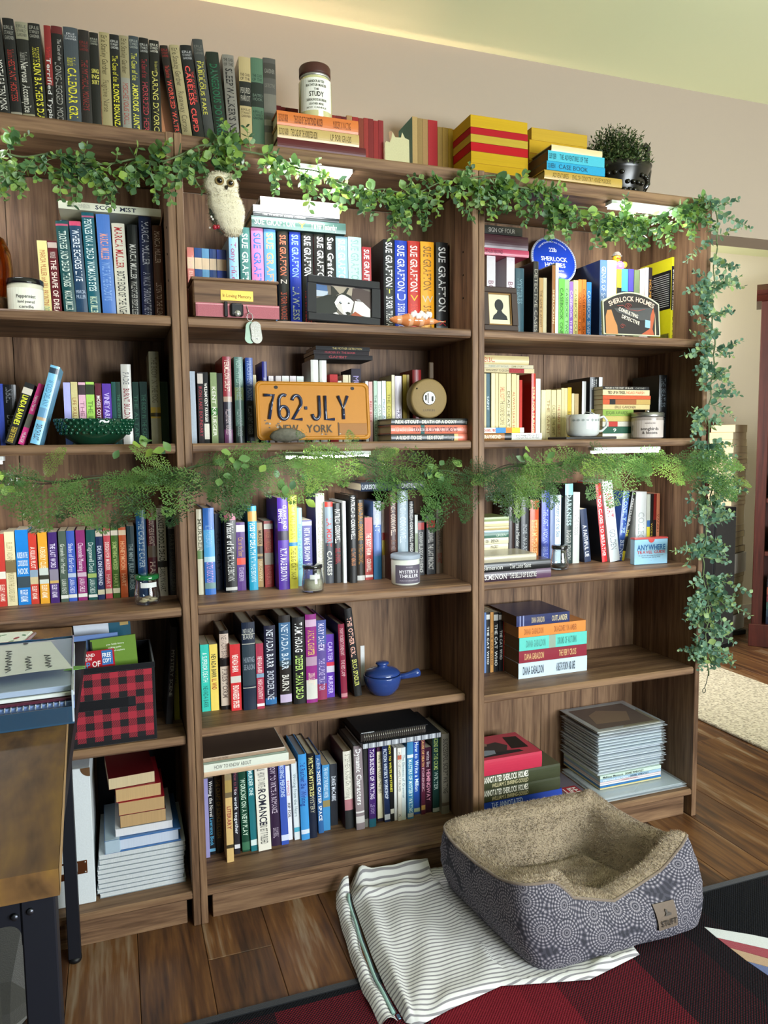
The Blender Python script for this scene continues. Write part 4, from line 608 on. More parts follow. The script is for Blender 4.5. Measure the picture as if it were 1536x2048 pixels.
('S','B3','flat silver grey paperback, eighth down behind cup and candle, right case second shelf',1.2155,0.09,1.2178,0.0148,0.1075,0.11,0,'b0aca0','p','','.2,.5,a03028','','',0),
('S','B3','flat dark green paperback, ninth down behind cup and candle, right case second shelf',1.2158,0.09,1.1978,0.0194,0.1076,0.11,0,'1f4a38','p','9@.3-.5 #b8c4b8 b','','','',0),
('S','B3','flat silver grey paperback, lowest behind cup and candle, right case second shelf',1.2162,0.09,1.1805,0.0167,0.1077,0.11,0,'c8c4b4','p','','','','',0),
('U','C1','red paperback with cream lettering, first upright from left, left case, third shelf',-0.4293,0.19,0.794,0.0173,0.176,0.102,0.0,'c03c34','p','ELLERY ADAMS@.7-.93 #f0d8c8 b','.52,.62,e0dcd0','',''),
('U','C1','cream paperback with khaki lettering, second upright from left, left case, third shelf',-0.4112,0.19,0.794,0.0219,0.1803,0.102,0.0,'e0d4aa','p','ELLERY ADAMS@.14-.4 #a89a70;MURDER IN THE LOCKED LIBRARY@.55-.95 #a09468','.38,.55,7a6a48','',''),
('U','C1','blue paperback with white lettering, third upright from left, left case, third shelf',-0.3873,0.19,0.794,0.0278,0.1837,0.102,0.0,'1c7ccc','p','MURDER IN THE COOKBOOK NOOK@.28-.6 #d8e8f4 h3b;ELLERY ADAMS@.8-.96 #e0ecf8 b','.62,.77,3a4a54','',''),
('U','C1','red paperback with cream lettering, fourth upright from left, left case, third shelf',-0.3589,0.19,0.794,0.0177,0.1756,0.102,0.0,'c43c30','p','A KILLER PLOT@.2-.5 #f0dcd0 b;ELLERY ADAMS@.75-.93 #f0dcd0 b','.52,.72,8aa0b4;.62,.72,c8b890','',''),
('U','C1','mustard paperback with cream lettering, fifth upright from left, left case, third shelf',-0.3378,0.1857,0.794,0.0205,0.1761,0.105,0.0,'e0a030','p','A DEADLY CLUE@.2-.5 #f4e4c0 b;ELLERY ADAMS@.74-.92 #f4e8d0 b','.5,.72,c8d0c8;.6,.66,3a3a30','',''),
('U','C1','purple paperback with white lettering, sixth upright from left, left case, third shelf',-0.3148,0.1826,0.794,0.0198,0.1753,0.105,0.0,'42266c','p','THE LAST WORD@.16-.5 #e0d8ec b;ELLERY ADAMS@.74-.92 #e0d8ec b','.52,.7,8a8494;.68,.72,c8a860','',''),
('U','C1','slate grey paperback with cream lettering, seventh upright from left, left case, third shelf',-0.2915,0.1848,0.794,0.017,0.1768,0.105,0.0,'4c5c50','p','Grounds for Murder@.18-.6 #d8dcd0;LAURA CHILDS@.68-.88 #d8dcd0','.9,.95,d8d8d0','',''),
('U','C1','blue paperback with white lettering, eighth upright from left, left case, third shelf',-0.2738,0.1886,0.794,0.0186,0.1761,0.1034,0.0,'3c5ab4','p','Shades of Earl Grey@.18-.58 #e0e4f0;LAURA CHILDS@.68-.88 #e0e4f0','.6,.66,b8c4d8;.9,.95,d8d8d0','',''),
('U','C1','magenta paperback with white lettering, ninth upright from left, left case, third shelf',-0.2522,0.19,0.794,0.0209,0.1764,0.102,0.0,'8a2a6a','p','Chamomile Mourning@.18-.58 #ecd8e4;LAURA CHILDS@.68-.88 #ecd8e4','.6,.66,c8b0c0;.9,.95,d8d8d0','',''),
('U','C1','teal paperback with pale blue lettering, tenth upright from left, left case, third shelf',-0.2282,0.1855,0.794,0.0207,0.1764,0.105,0.0,'164e4c','p','Dragonwell Dead@.18-.6 #d0dcd4;LAURA CHILDS@.7-.9 #d0dcd4','.62,.68,9ab060;.92,.96,d8d8d0','',''),
('U','C1','navy paperback with pale blue lettering, eleventh upright from left, left case, third shelf',-0.2062,0.1824,0.794,0.0157,0.1809,0.105,0.0,'1c2850','p','DEATH ON DEMAND@.25-.8 #c8ccdc b','.04,.12,c8b8a8;.86,.93,c8c0a0','',''),
('U','C1','coral paperback with cream lettering, twelfth upright from left, left case, third shelf',-0.1882,0.19,0.794,0.0159,0.1793,0.102,0.0,'c84a54','p','DESIGN FOR MURDER@.2-.6 #f0d0c8 b;HART@.66-.84 #f0d0c8','.04,.11,e0c8b8;.86,.93,e0d0b0','',''),
('U','C1','olive paperback with khaki lettering, thirteenth upright from left, left case, third shelf',-0.1705,0.19,0.794,0.0163,0.179,0.102,0.0,'42621e','p','SOMETHING WICKED@.2-.6 #a8b870 b;HART@.66-.84 #a8b870','.04,.11,d8ccb8;.86,.93,d8d0b0','',''),
('U','C1','red paperback with tan lettering, fourteenth upright from left, left case, third shelf',-0.1523,0.1884,0.794,0.0173,0.179,0.1036,0.0,'bc5426','p','HONEYMOON@.2-.6 #e8a878 b;HART@.66-.84 #e8b088','.04,.11,e0c8a8','',''),
('U','C1','dark green paperback with mauve lettering, fifteenth upright from left, left case, third shelf',-0.1327,0.19,0.794,0.0174,0.1811,0.102,0.0,'163238','p','THE MINT JULEP MURDER@.25-.9 #8a9a98 b','','',''),
('U','C1','teal hardback with pale blue lettering, sixteenth upright from left, left case, third shelf',-0.109,0.1748,0.794,0.0224,0.2216,0.1172,0.0,'1f4c84','h','THE CHRISTIE CAPER@.12-.66 #b8ccd8 b','0,.1,1c5a7c;.12,.66,24588c','',''),
('U','C1','maroon hardback with pale pink lettering, seventeenth upright from left, left case, third shelf',-0.0836,0.1695,0.794,0.0213,0.2243,0.1225,0.0,'541420','h','SOUTHERN GHOST@.12-.42 #d8c0b0 b;HART@.6-.85 #d8c0b0 b','.02,.12,7c2a24;.42,.55,6a5a48','',''),
('U','C1','silver grey hardback with charcoal lettering, eighteenth upright from left, left case, third shelf',-0.0611,0.1667,0.794,0.0224,0.2255,0.1253,0.0,'c8c6b8','h','YANKEE DOODLE DEAD@.04-.6 #2c2c2a b;CAROLYN HART@.66-.95 #3a3a38','.6,.67,2a2a28','',''),
('U','C1','black hardback with olive lettering, nineteenth upright from left, left case, third shelf',-0.0333,0.1666,0.794,0.0172,0.2252,0.1254,0.0,'151616','h','HART@.3-.48 #4a4a40 b;SUGARPLUM DEAD@.5-.95 #4a4a40','.2,.24,5c5c58','',''),
('U','C2','cream hardback with slate grey lettering, first upright from left, middle case, third shelf',0.0354,0.1447,0.794,0.0152,0.2203,0.1454,0.0,'d0ccb4','h','MURDER@.1-.5 #6a6a58 b','.48,.58,6a8a5a','',''),
('U','C2','blue hardback with pale blue lettering, second upright from left, middle case, third shelf',0.0512,0.1355,0.794,0.027,0.2234,0.1474,0.0,'2d66b4','h','RITA MAE BROWN@.2-.45 #9ac4e8;CATCH AS CAT CAN@.62-.86 #c8a0d0 b','.25,.56,4a9cd0;.56,.62,a8ccdc;.86,.93,6a8a8c','',''),
('U','C2','charcoal hardback with black lettering, third upright from left, middle case, third shelf',0.087,0.19,0.794,0.0156,0.2029,0.102,0.0,'3c404c','h','FULL CRY@.2-.8 #1c1e24 b','','',''),
('U','C2','black hardback with white lettering, fourth upright from left, middle case, third shelf',0.1046,0.141,0.794,0.0291,0.206,0.1359,0.0,'151516','h','Whisker of Evil@.1-.5 #e0e0dc b;RITA MAE BROWN@.52-.85 #d8d8d4','0,.08,a8506a;.93,.97,b8b8b4','',''),
('U','C2','purple paperback with gold lettering, fifth upright from left, middle case, third shelf',0.1372,0.1611,0.794,0.0224,0.1806,0.105,0.0,'4c2474','p','Cat on the Scent@.22-.5 #c8a050;RITA MAE BROWN@.66-.86 #c8b8d8','.04,.14,d8d0d8;.52,.62,d84a38','',''),
('U','C2','blue hardback with white lettering, sixth upright from left, middle case, third shelf',0.1674,0.1531,0.794,0.0228,0.2224,0.1389,0.0,'1f94b8','h','HISS OF DEATH@.2-.58 #e4ecf0 b;RITA MAE BROWN@.6-.9 #d0e4ec','.06,.18,c89850','',''),
('U','C2','tan paperback with olive lettering, seventh upright from left, middle case, third shelf',0.1964,0.1886,0.794,0.0151,0.1743,0.1034,0.0,'b08a54','p','MURDER@.12-.34 #4a3420 b;BROWN@.6-.9 #e0c8a0','.36,.56,3a2c1c;.48,.52,b08a54','',''),
('U','C2','red paperback with coral lettering, eighth upright from left, middle case, third shelf',0.2137,0.1794,0.794,0.0235,0.1787,0.105,0.0,'a8231f','p','MURDER AT MONTICELLO@.16-.46 #d88060 b;RITA MAE BROWN@.68-.95 #d07060','.04,.12,e0d8c8;.48,.66,a89c8c','',''),
('U','C2','purple hardback with white lettering, ninth upright from left, middle case, third shelf',0.2407,0.1282,0.794,0.0284,0.2434,0.15,0.0,'50309a','h','CLAWS AND@.08-.34@.5-.85 #e8e4f4 b;EFFECT@.12-.28@.1-.45 #e8e4f4 b;RITA MAE BROWN@.55-.9 #e4e0f4 b','.36,.46,2a2038','',''),
('U','C2','yellow hardback with mustard lettering, tenth upright from left, middle case, third shelf',0.2712,0.1319,0.794,0.022,0.2477,0.15,0.0,'d8d44c','h','RITA MAE BROWN@.1-.46 #a8a430 b;THE BIG CAT NAP@.56-.9 #8a8430 b','.5,.54,3a84b8','',''),
('U','C2','pale blue hardback with sky blue lettering, eleventh upright from left, middle case, third shelf',0.3002,0.1606,0.794,0.0131,0.2115,0.1314,0.0,'8cc4d8','h','PUSS IN BOOTS@.2-.8 #5c9cb4','','',''),
('U','C2','purple paperback with pale blue lettering, twelfth upright from left, middle case, third shelf',0.3142,0.1628,0.794,0.0262,0.1778,0.105,0.0,'2e2c80','p','RITA MAE BROWN@.12-.62 #d0d0e8 b','.02,.08,d0d0e0','',''),
('U','C2','cream hardback with mauve lettering, thirteenth upright from left, middle case, third shelf',0.3583,0.1828,0.794,0.0243,0.2472,0.1092,0.0,'d8d8cc','h','THE SAND CASTLE@.1-.55 #a8a48c;HOUNDED TO DEATH@.55-.9 #a8a48c','','2c3a78',''),
('U','C2b','grey hardback with red lettering, first right-hand upright from left, middle case, third shelf',0.379,0.1656,0.794,0.0223,0.2248,0.1264,0.0,'7c8c98','h','LA MORT@.2-.55 #b83a3c b;CAUSES@.6-.9 #d0d0c8 b','0,.06,b83a30;.5,1,3c4048','',''),
('U','C2b','black hardback with white lettering, second right-hand upright from left, middle case, third shelf',0.4019,0.1639,0.794,0.0237,0.2207,0.1281,0.0,'171819','h','PATRICIA CORNWELL@.08-.5 #e0e0dc b;CRUEL AND UNUSUAL@.56-.76 #a02c38 b','','',''),
('U','C2b','pale blue hardback, third right-hand upright from left, middle case, third shelf',0.4262,0.1552,0.794,0.0088,0.2258,0.1368,0.0,'d0d8dc','h','','','',''),
('U','C2b','black hardback with cream lettering, fourth right-hand upright from left, middle case, third shelf',0.4433,0.1468,0.794,0.0196,0.2414,0.1452,0.0,'161717','h','PATRICIA D. CORNWELL@.02-.5 #d8d8d4 b;ALL THAT REMAINS@.6-.8 #b87a50 b','','',''),
('U','C2b','dark brown hardback with mustard lettering, fifth right-hand upright from left, middle case, third shelf',0.4727,0.1762,0.794,0.0222,0.2264,0.1158,0.0,'2a221a','h','UNNATURAL EXPOSURE@.04-.5 #d8983c b;PATRICIA CORNWELL@.55-.8 #c88a30','.94,1,d0d0cc','',''),
('U','C2b','red paperback with cream lettering, sixth right-hand upright from left, middle case, third shelf',0.4954,0.175,0.794,0.0225,0.1762,0.105,0.0,'b02a22','p','THE BODY FARM@.25-.6 #ecdcd0 b;CORNWELL@.66-.87 #ecdcd0 b','.92,.96,e8e4e0','',''),
('U','C2b','blue hardback with pale blue lettering, seventh right-hand upright from left, middle case, third shelf',0.5208,0.1726,0.794,0.0228,0.2208,0.1194,0.0,'5c7ab4','h','POINT@.1-.4 #c8d4e8 b','0,.3,b8c0d0;.7,1,3a7cb0','',''),
('U','C2b','silver grey paperback, eighth right-hand upright from left, middle case, third shelf',0.5508,0.1896,0.794,0.0081,0.2159,0.1024,0.0,'c8b8a8','p','','.4,.5,a82c28;.5,.7,c8b040','',''),
('U','C2b','dark brown hardback with pale pink lettering, ninth right-hand upright from left, middle case, third shelf',0.5595,0.1491,0.794,0.0232,0.2502,0.1429,0.0,'42221c','h','PATRICIA CORNWELL@.05-.5 #d8c4b4 b;BLACK NOTICE@.55-.85 #7a5a4c b;PUTNAM@.92-.97 #c89868','','',''),
('U','C2b','lavender hardback with white lettering, tenth right-hand upright from left, middle case, third shelf',0.5913,0.1669,0.794,0.0315,0.2491,0.1251,0.0,'94a8b4','h','PATRICIA CORNWELL@.04-.6 #d8e4ec b','','',''),
('U','C2b','black hardback with silver grey lettering, eleventh right-hand upright from left, middle case, third shelf',0.6234,0.1651,0.794,0.0171,0.2177,0.1269,0.0,'1a1a1c','h','PATRICIA CORNWELL PREDATOR@.04-.8 #c8c8c4 b','','',''),
('U','C2b','cream paperback, twelfth right-hand upright from left, middle case, third shelf',0.6461,0.1749,0.794,0.009,0.1775,0.105,0.0,'d0d4cc','p','','.3,.6,8a9a78','',''),
('U','C2b','charcoal paperback with cream lettering, thirteenth right-hand upright from left, middle case, third shelf',0.6598,0.1852,0.794,0.0195,0.1578,0.0978,0.0,'2c2c30','p','CORNWELL@.2-.5 #d8d8d4 b;BODY OF EVIDENCE@.5-.95 #d8d8d4 b','.03,.16,b82c28','',''),
('U','C2b','charcoal paperback with white lettering, fourteenth right-hand upright from left, middle case, third shelf',0.6892,0.19,0.794,0.0262,0.171,0.102,0.0,'3a3c40','p','CORNWELL@.24-.46 #e0e0dc b;THE LAST PRECINCT@.48-.92 #e0e0dc b','.07,.2,b82c2c','',''),
('U','C2b','slate grey hardback with olive lettering, fifteenth right-hand upright from left, middle case, third shelf',0.7198,0.19,0.794,0.0215,0.188,0.102,0.0,'6a5a4a','h','PATRICIA CORNWELL@.06-.62 #3a3028 b;RED MIST@.68-.84 #7a2c24 b','','',''),
('S','C2b','dark blue hardback lying across tall spines, middle case third shelf',0.4761,0.145,1.045,0.025,0.1893,0.14,0,'1c2a40','h',"LARSSON@.02-.25 #c8d0d8 b;HORNET'S NEST@.6-.9 #d0d8e0 b",'','','',0),
('U','C3','dark brown hardback, first upright from left, right case, third shelf',0.9583,0.19,0.794,0.0192,0.2272,0.102,0.0,'2a1a18','h','','','',''),
('U','C3','black hardback with silver grey lettering, second upright from left, right case, third shelf',0.9796,0.19,0.794,0.0198,0.2208,0.102,0.0,'1c1c1e','h','Christmas Murder Game@.2-.9 #c0c0bc','','',''),
('U','C3','charcoal hardback with mauve lettering, third upright from left, right case, third shelf',1.0016,0.19,0.794,0.0254,0.2175,0.102,0.0,'33363a','h','POE WARD@.4-.8 #a0a4a8','','',''),
('U','C3','red hardback with tan lettering, fourth upright from left, right case, third shelf',1.0325,0.19,0.794,0.0295,0.2054,0.102,0.0,'b8502c','h','STEAM THREE@.3-.8 #e8b880 b','.3,1,c87a40','',''),
('U','C3','royal blue hardback with pale blue lettering, fifth upright from left, right case, third shelf',1.0727,0.19,0.794,0.0281,0.2318,0.102,0.0,'3c4ca4','h','THE LOST WOMAN@.25-.7 #b8c4e8;SARA BLAEDEL@.75-.95 #a8b4e0','','',''),
('U','C3','grey hardback, sixth upright from left, right case, third shelf',1.1026,0.19,0.794,0.0167,0.2176,0.102,0.0,'6c7ca0','h','','','',''),
('U','C3','pale blue hardback with slate grey lettering, seventh upright from left, right case, third shelf',1.1204,0.19,0.794,0.0212,0.2169,0.102,0.0,'b8c8d8','h','Mystery of the Sea@.1-.6 #4a5a74','','',''),
('U','C3','charcoal hardback with silver grey lettering, eighth upright from left, right case, third shelf',1.1558,0.19,0.794,0.0282,0.2505,0.102,0.0,'2c3a38','h','DARKNESS@.12-.52 #a8c4c4 b;RAGNAR JONASSON@.58-.95 #c4c4c0','0,.14,7cb4bc','1c2624',''),
('U','C3','cream hardback with slate grey lettering, ninth upright from left, right case, third shelf',1.1855,0.19,0.794,0.0239,0.2234,0.102,0.0,'d0d4d0','h','IN THE WOODS@.3-.6 #6a6c6a','.6,1,b8beb8','',''),
('U','C3','navy leaning paperback with pale blue lettering, tenth upright from left, right case, third shelf',1.2292,0.19,0.794,0.0234,0.1699,0.102,6.83,'24304c','p','A FAITHFUL LIE@.3-.9 #d0d4dc b','','',''),
('U','C3','red leaning hardback with white lettering, eleventh upright from left, right case, third shelf',1.2811,0.1702,0.794,0.0194,0.2497,0.1218,6.97,'c0262a','h','TOO CLOSE TO BREATHE@.15-.92 #ece4e0 b','','1d1f20',''),
('U','C3','pale blue leaning hardback with red lettering, twelfth upright from left, right case, third shelf',1.3057,0.1622,0.794,0.0367,0.2566,0.1298,7.81,'d0d8dc','h','ARARAT@.14-.45 #a8323c b;GOLDEN@.6-.85 #7a8088','','',''),
('S','C3','flat khaki paperback, topmost in tall left stack, right case third shelf',0.8357,0.12,0.9482,0.0117,0.0834,0.105,0,'8a9a5c','p','','','','',0),
('S','C3','flat pale green paperback, second down in tall left stack, right case third shelf',0.8357,0.12,0.9333,0.0144,0.0829,0.105,0,'d0c494','p','','','','',0),
('S','C3','flat tan paperback, third down in tall left stack, right case third shelf',0.8357,0.12,0.9223,0.0103,0.083,0.105,0,'b8a064','p','','','','',0),
('S','C3','flat silver grey paperback, fourth down in tall left stack, right case third shelf',0.8357,0.12,0.9145,0.0072,0.0825,0.105,0,'9ab4bc','p','','','','',0),
('S','C3','flat teal paperback with cream lettering, fifth down in tall left stack, right case third shelf',0.8357,0.12,0.9,0.014,0.0825,0.105,0,'1f5c48','p','GREEN@.5-.9 #c8d8c8','','','',0),
('S','C3','flat silver grey paperback, sixth down in tall left stack, right case third shelf',0.8357,0.12,0.8823,0.0171,0.0821,0.105,0,'ccc4a4','p','13@.1-.2 #3a3428;SIMENON@.3-.6 #5a5444','','','',0),
('S','C3','flat pale pink paperback, seventh down in tall left stack, right case third shelf',0.8357,0.12,0.8654,0.0162,0.0811,0.105,0,'d0c6a4','p','MAIGRET@.3-.6 #5a5444','','','',0),
('S','C3','flat silver grey paperback, eighth down in tall left stack, right case third shelf',0.8358,0.12,0.8508,0.014,0.0807,0.105,0,'cfc8ac','p','MAIGRET@.3-.6 #5a5444','','','',0),
('S','C3','flat pale pink paperback, ninth down in tall left stack, right case third shelf',0.8358,0.12,0.8335,0.0167,0.0802,0.105,0,'d0c8aa','p','MAIGRET@.2-.6 #5a5444','','','',0),
('S','C3','flat cream paperback, tenth down in tall left stack, right case third shelf',0.8358,0.12,0.8197,0.0131,0.0761,0.105,0,'d4d0c0','p','LIGHT OF DAY@.1-.8 #4a4a44','','','',0),
('S','C3','flat gold paperback with brown lettering, eleventh down in tall left stack, right case third shelf',0.8358,0.12,0.8046,0.0145,0.0767,0.105,0,'d8a040','p','MAIGRET@.1-.6 #7a4c18','','','',0),
('S','C3','flat dark brown paperback, lowest in tall left stack, right case third shelf',0.8358,0.12,0.794,0.01,0.0762,0.105,0,'24221e','p','','','','',0),
('S','C3','thin plastic-jacketed book topmost of front three, right case third shelf',0.7791,0.01,0.8469,0.0185,0.1656,0.11,0,'b0a890','h','','','','c0b898',0),
('S','C3','black hardback second of front three lying flat, right case third shelf',0.7791,0.01,0.8213,0.0249,0.2126,0.11,0,'1f2020','h','Simenon@.0-.28 #d0d0cc;The Late Saint@.38-.7 #d0d0cc','','','',0),
('S','C3','plum black hardback lowest of front three, right case third shelf',0.7791,0.01,0.794,0.0267,0.2134,0.11,0,'3c2c38','h','SIMENON@.02-.34 #d8d4d0 b;THE BELLS OF BICETRE@.38-.78 #d0ccc8 b','.78,1,5c4058','','',0),
('U','C3b','royal blue hardback with pale blue lettering, first right-hand upright from left, right case, third shelf',1.3374,0.17,0.794,0.0237,0.2218,0.1,-4.99,'2b4c94','h','LONELY LIFE@.1-.6 #a8c4e8 b;BEING@.7-.95 #c8d4e8 b','','',''),
('U','C3b','black leaning hardback with silver grey lettering, second right-hand upright from left, right case, third shelf',1.3505,0.17,0.794,0.013,0.2218,0.1,-10.6,'1d1d1f','h','PERESTROIKA@.1-.5 #c8c8c4;THE@.55-.65 #c8c038','.86,1,d0c030','',''),
('U','C3b','pale blue hardback with mauve lettering, third right-hand upright from left, right case, third shelf',1.4068,0.17,0.794,0.0399,0.218,0.1,0.0,'d4d8d8','h','COLLECTED@.3-.9 #a0a8a8','','',''),
('U','C3b','silver grey paperback, fourth right-hand upright from left, right case, third shelf',1.4482,0.17,0.794,0.0122,0.2091,0.1,0.0,'c8ccc0','p','','.4,.7,3a6aa8;.5,1,d8c840','',''),
('U','C3b','black paperback with gold lettering, fifth right-hand upright from left, right case, third shelf',1.4615,0.17,0.794,0.0116,0.2107,0.1,0.0,'1c1c1c','p','WOMAN@.3-.9 #c8a838','','',''),
('U','C3b','dark red paperback, sixth right-hand upright from left, right case, third shelf',1.4738,0.17,0.794,0.0111,0.2103,0.1,0.0,'8a2420','p','','.4,1,1c1a1a','',''),
('U','C3b','tan paperback with brown lettering, seventh right-hand upright from left, right case, third shelf',1.4854,0.17,0.794,0.0123,0.2109,0.1,0.0,'d88a68','p','VANISH@.2-.7 #7a3a28','.8,1,1c1a1a','',''),
('U','D2','turquoise paperback with white lettering, first upright from left, middle case, fourth shelf',0.0362,0.1679,0.4775,0.0219,0.1797,0.105,0.0,'34b8a8','p','A SUPERIOR DEATH@.12-.56 #d8f0e8;NEVADA BARR@.62-.94 #1c5c58','','',''),
('U','D2','yellow paperback with olive lettering, second upright from left, middle case, fourth shelf',0.0593,0.1662,0.4775,0.0206,0.1788,0.105,0.0,'e0c860','p','NEVADA BARR@.15-.5 #3a3428 b;ILL WIND@.52-.68 #a03c28 b','','',''),
('U','D2','black hardback with slate grey lettering, third upright from left, middle case, fourth shelf',0.0858,0.1629,0.4775,0.0231,0.2129,0.1291,0.0,'1a1718','h','NEVADA BARR@.06-.36 #6a5c54;FIRESTORM@.48-.85 #6a5c54 b','.04,.34,c8b4a4;.45,.95,c8b8a8','',''),
('U','D2','red paperback with cream lettering, fourth upright from left, middle case, fourth shelf',0.1095,0.1451,0.4775,0.0266,0.1787,0.105,0.0,'c42c30','p','NEVADA BARR@.16-.42 #f0dcd4 b;ENDANGERED SPECIES@.62-.96 #f0dcd4 b','.48,.58,c8c4bc','',''),
('U','D2','navy hardback with silver grey lettering, fifth upright from left, middle case, fourth shelf',0.1402,0.1363,0.4775,0.0342,0.2358,0.15,0.0,'1b2638','h','NEVADA BARR@.06-.2 #b8b8b0 h2;HUNTING SEASON@.38-.55 #8a94a0 h2','.13,.14,a8a89c;.24,.25,a8a89c;.26,.72,2c3a44;.74,.75,a8a89c','',''),
('U','D2','magenta paperback with pale pink lettering, sixth upright from left, middle case, fourth shelf',0.1755,0.1347,0.4775,0.0197,0.1768,0.105,0.0,'a03048','p','NEVADA BARR@.2-.45 #e8c8c8 b;HIGH COUNTRY@.55-.85 #e0c0c0 b','.46,.52,7c98b0;.92,.96,e8e0dc','',''),
('U','D2','dark purple hardback with pale blue lettering, seventh upright from left, middle case, fourth shelf',0.2003,0.1455,0.4775,0.0302,0.2194,0.1448,0.0,'1c1e32','h','NEVADA BARR@.05-.52 #d0d4dc b;BORDERLINE@.56-.92 #b8bcc8 b','.9,.98,2c6498','',''),
('U','D2','dark brown hardback with pale blue lettering, eighth upright from left, middle case, fourth shelf',0.2389,0.1377,0.4775,0.0309,0.2452,0.15,0.0,'241f1c','h','NEVADA BARR@.1-.6 #c4d0dc b;BURN@.66-.84 #d0ccc4 b','.08,.5,3c6488;.5,.56,3a4c58;.88,.97,b8a8c4','',''),
('U','D2','black hardback with white lettering, ninth upright from left, middle case, fourth shelf',0.2743,0.1335,0.4775,0.0343,0.2378,0.15,0.0,'161617','h','TAMI HOAG@.06-.4 #e0e0dc b;DEEPER THAN DEAD@.44-.94 #b0d070 b','','',''),
('U','D2','magenta hardback with gold lettering, tenth upright from left, middle case, fourth shelf',0.3093,0.1296,0.4775,0.0301,0.2437,0.15,0.0,'8a2878','h','A FATAL CHAPTER@.18-.46 #d8b860 b;LORNA BARRETT@.66-.8 #e0c8b8 b','.06,.14,c8a8c0;.48,.58,a88aa0;.74,.96,c8c8c0','',''),
('U','D2','purple hardback with pale blue lettering, eleventh upright from left, middle case, fourth shelf',0.3425,0.1431,0.4775,0.0275,0.2218,0.1464,0.0,'5a4c8c','h','MARY DAHEIM@.04-.38 #d0c8e0 b;THE ALPINE TRAITOR@.48-.88 #b0a4cc b','0,.3,4a5894;.8,1,8a3050','',''),
('U','D2','purple paperback with lavender lettering, twelfth upright from left, middle case, fourth shelf',0.3719,0.1528,0.4775,0.0223,0.178,0.105,0.0,'5a30a0','p','CARTER@.12-.42 #c0b0e0 b;MURDER@.66-.94 #c0b0e0 b','.44,.5,c8304c;.5,.6,c8c0d0','',''),
('U','D2','dark red hardback with pale pink lettering, thirteenth upright from left, middle case, fourth shelf',0.4065,0.129,0.4775,0.0175,0.2092,0.138,1.83,'7c2038','h','MARY ROBERTS RINEHART@.06-.42 #d8b0b4;THE RED LAMP@.48-.7 #d8b0b4','.93,.98,b87c84','222846',''),
('U','D2','black leaning hardback with pale pink lettering, fourteenth upright from left, middle case, fourth shelf',0.4457,0.1318,0.4775,0.0217,0.2505,0.15,6.14,'1a1a1b','h','THE OTHER GIRL@.1-.55 #e0a898 b;ERICA SPINDLER@.58-.88 #c8c868 b','','161617',''),
('U','D3','red paperback, first upright from left, right case, fourth shelf',0.8662,0.19,0.4775,0.0084,0.1878,0.102,0.0,'a8463c','p','','.2,.5,d0c8c0','',''),
('U','D3','blue paperback, second upright from left, right case, fourth shelf',0.8757,0.19,0.4775,0.0063,0.1871,0.102,0.0,'5c78a8','p','','','',''),
('U','D3','black paperback with cream lettering, third upright from left, right case, fourth shelf',0.8826,0.19,0.4775,0.0115,0.1872,0.102,0.0,'1b1b1d','p','THE CAT WHO@.2-.9 #d0d0cc b','.04,.12,c8c8c4','',''),
('U','D3','gold paperback with dark brown lettering, fourth upright from left, right case, fourth shelf',0.8962,0.19,0.4775,0.0106,0.1861,0.102,0.0,'b88448','p','THE CAT WHO@.3-.9 #4a3018','','',''),
('U','D3','black paperback with cream lettering, fifth upright from left, right case, fourth shelf',0.9079,0.19,0.4775,0.0154,0.1848,0.102,0.0,'161618','p','THE CAT WHO@.2-.9 #d0d0cc b','.04,.14,c8c8c4','',''),
('U','D3','black paperback with cream lettering, sixth upright from left, right case, fourth shelf',0.9254,0.19,0.4775,0.0144,0.1824,0.102,0.0,'1a1a1c','p','THE CAT WHO@.3-.8 #d8d8d4 b','.04,.12,c8c8c4','',''),
('U','D3','red paperback with yellow lettering, seventh upright from left, right case, fourth shelf',0.9406,0.1895,0.4775,0.0113,0.1793,0.1025,0.0,'b8302c','p','THE CAT@.3-.8 #e8c060','','',''),
('S','D3','flat navy paperback with tan lettering, topmost in five-book pile, right case fourth shelf',0.934,0.1,0.6353,0.0316,0.1811,0.17,0,'27305c','p','DIANA GABALDON@.28-.52 #b8a888 b;OUTLANDER@.66-.96 #c8b890 b','.06,.08,8890b8;.12,.14,8890b8','','5c4630',0),
('S','D3','flat orange paperback with brown lettering, second down in five-book pile, right case fourth shelf',0.9415,0.1,0.6011,0.0336,0.2313,0.165,0,'d88440','p','DIANA GABALDON@.08-.36 #a0602c b;DRAGONFLY IN AMBER@.52-.86 #9a5c2c b','','','a07a50',0),
('S','D3','flat turquoise paperback with sage green lettering, third down in five-book pile, right case fourth shelf',0.9438,0.1,0.5611,0.0394,0.2335,0.165,0,'5cc0b4','p','DIANA GABALDON@.1-.38 #4a9088 b;DRUMS OF AUTUMN@.56-.84 #3f8880 b','.43,.53,8ca090','','6a5640',0),
('S','D3','flat dark red paperback with tan lettering, fourth down in five-book pile, right case fourth shelf',0.943,0.1,0.5248,0.0357,0.2344,0.165,0,'842a38','p','DIANA GABALDON@.08-.36 #c8a070 b;THE FIERY CROSS@.58-.84 #c8a070 b','','','6a5640',0),
('S','D3','flat pale blue paperback with charcoal lettering, lowest in five-book pile, right case fourth shelf',0.9416,0.1,0.4775,0.0467,0.2375,0.165,0,'bccedc','p','DIANA GABALDON@.06-.36 #2c3440 b;A BREATH OF SNOW AND ASHES@.54-.82 #2c3440 b','','','6a5640',0),
('U','E2','mauve paperback, first upright from left, middle case, bottom shelf',0.0301,0.1466,0.087,0.0114,0.2171,0.105,0.0,'8c88b8','p','','','',''),
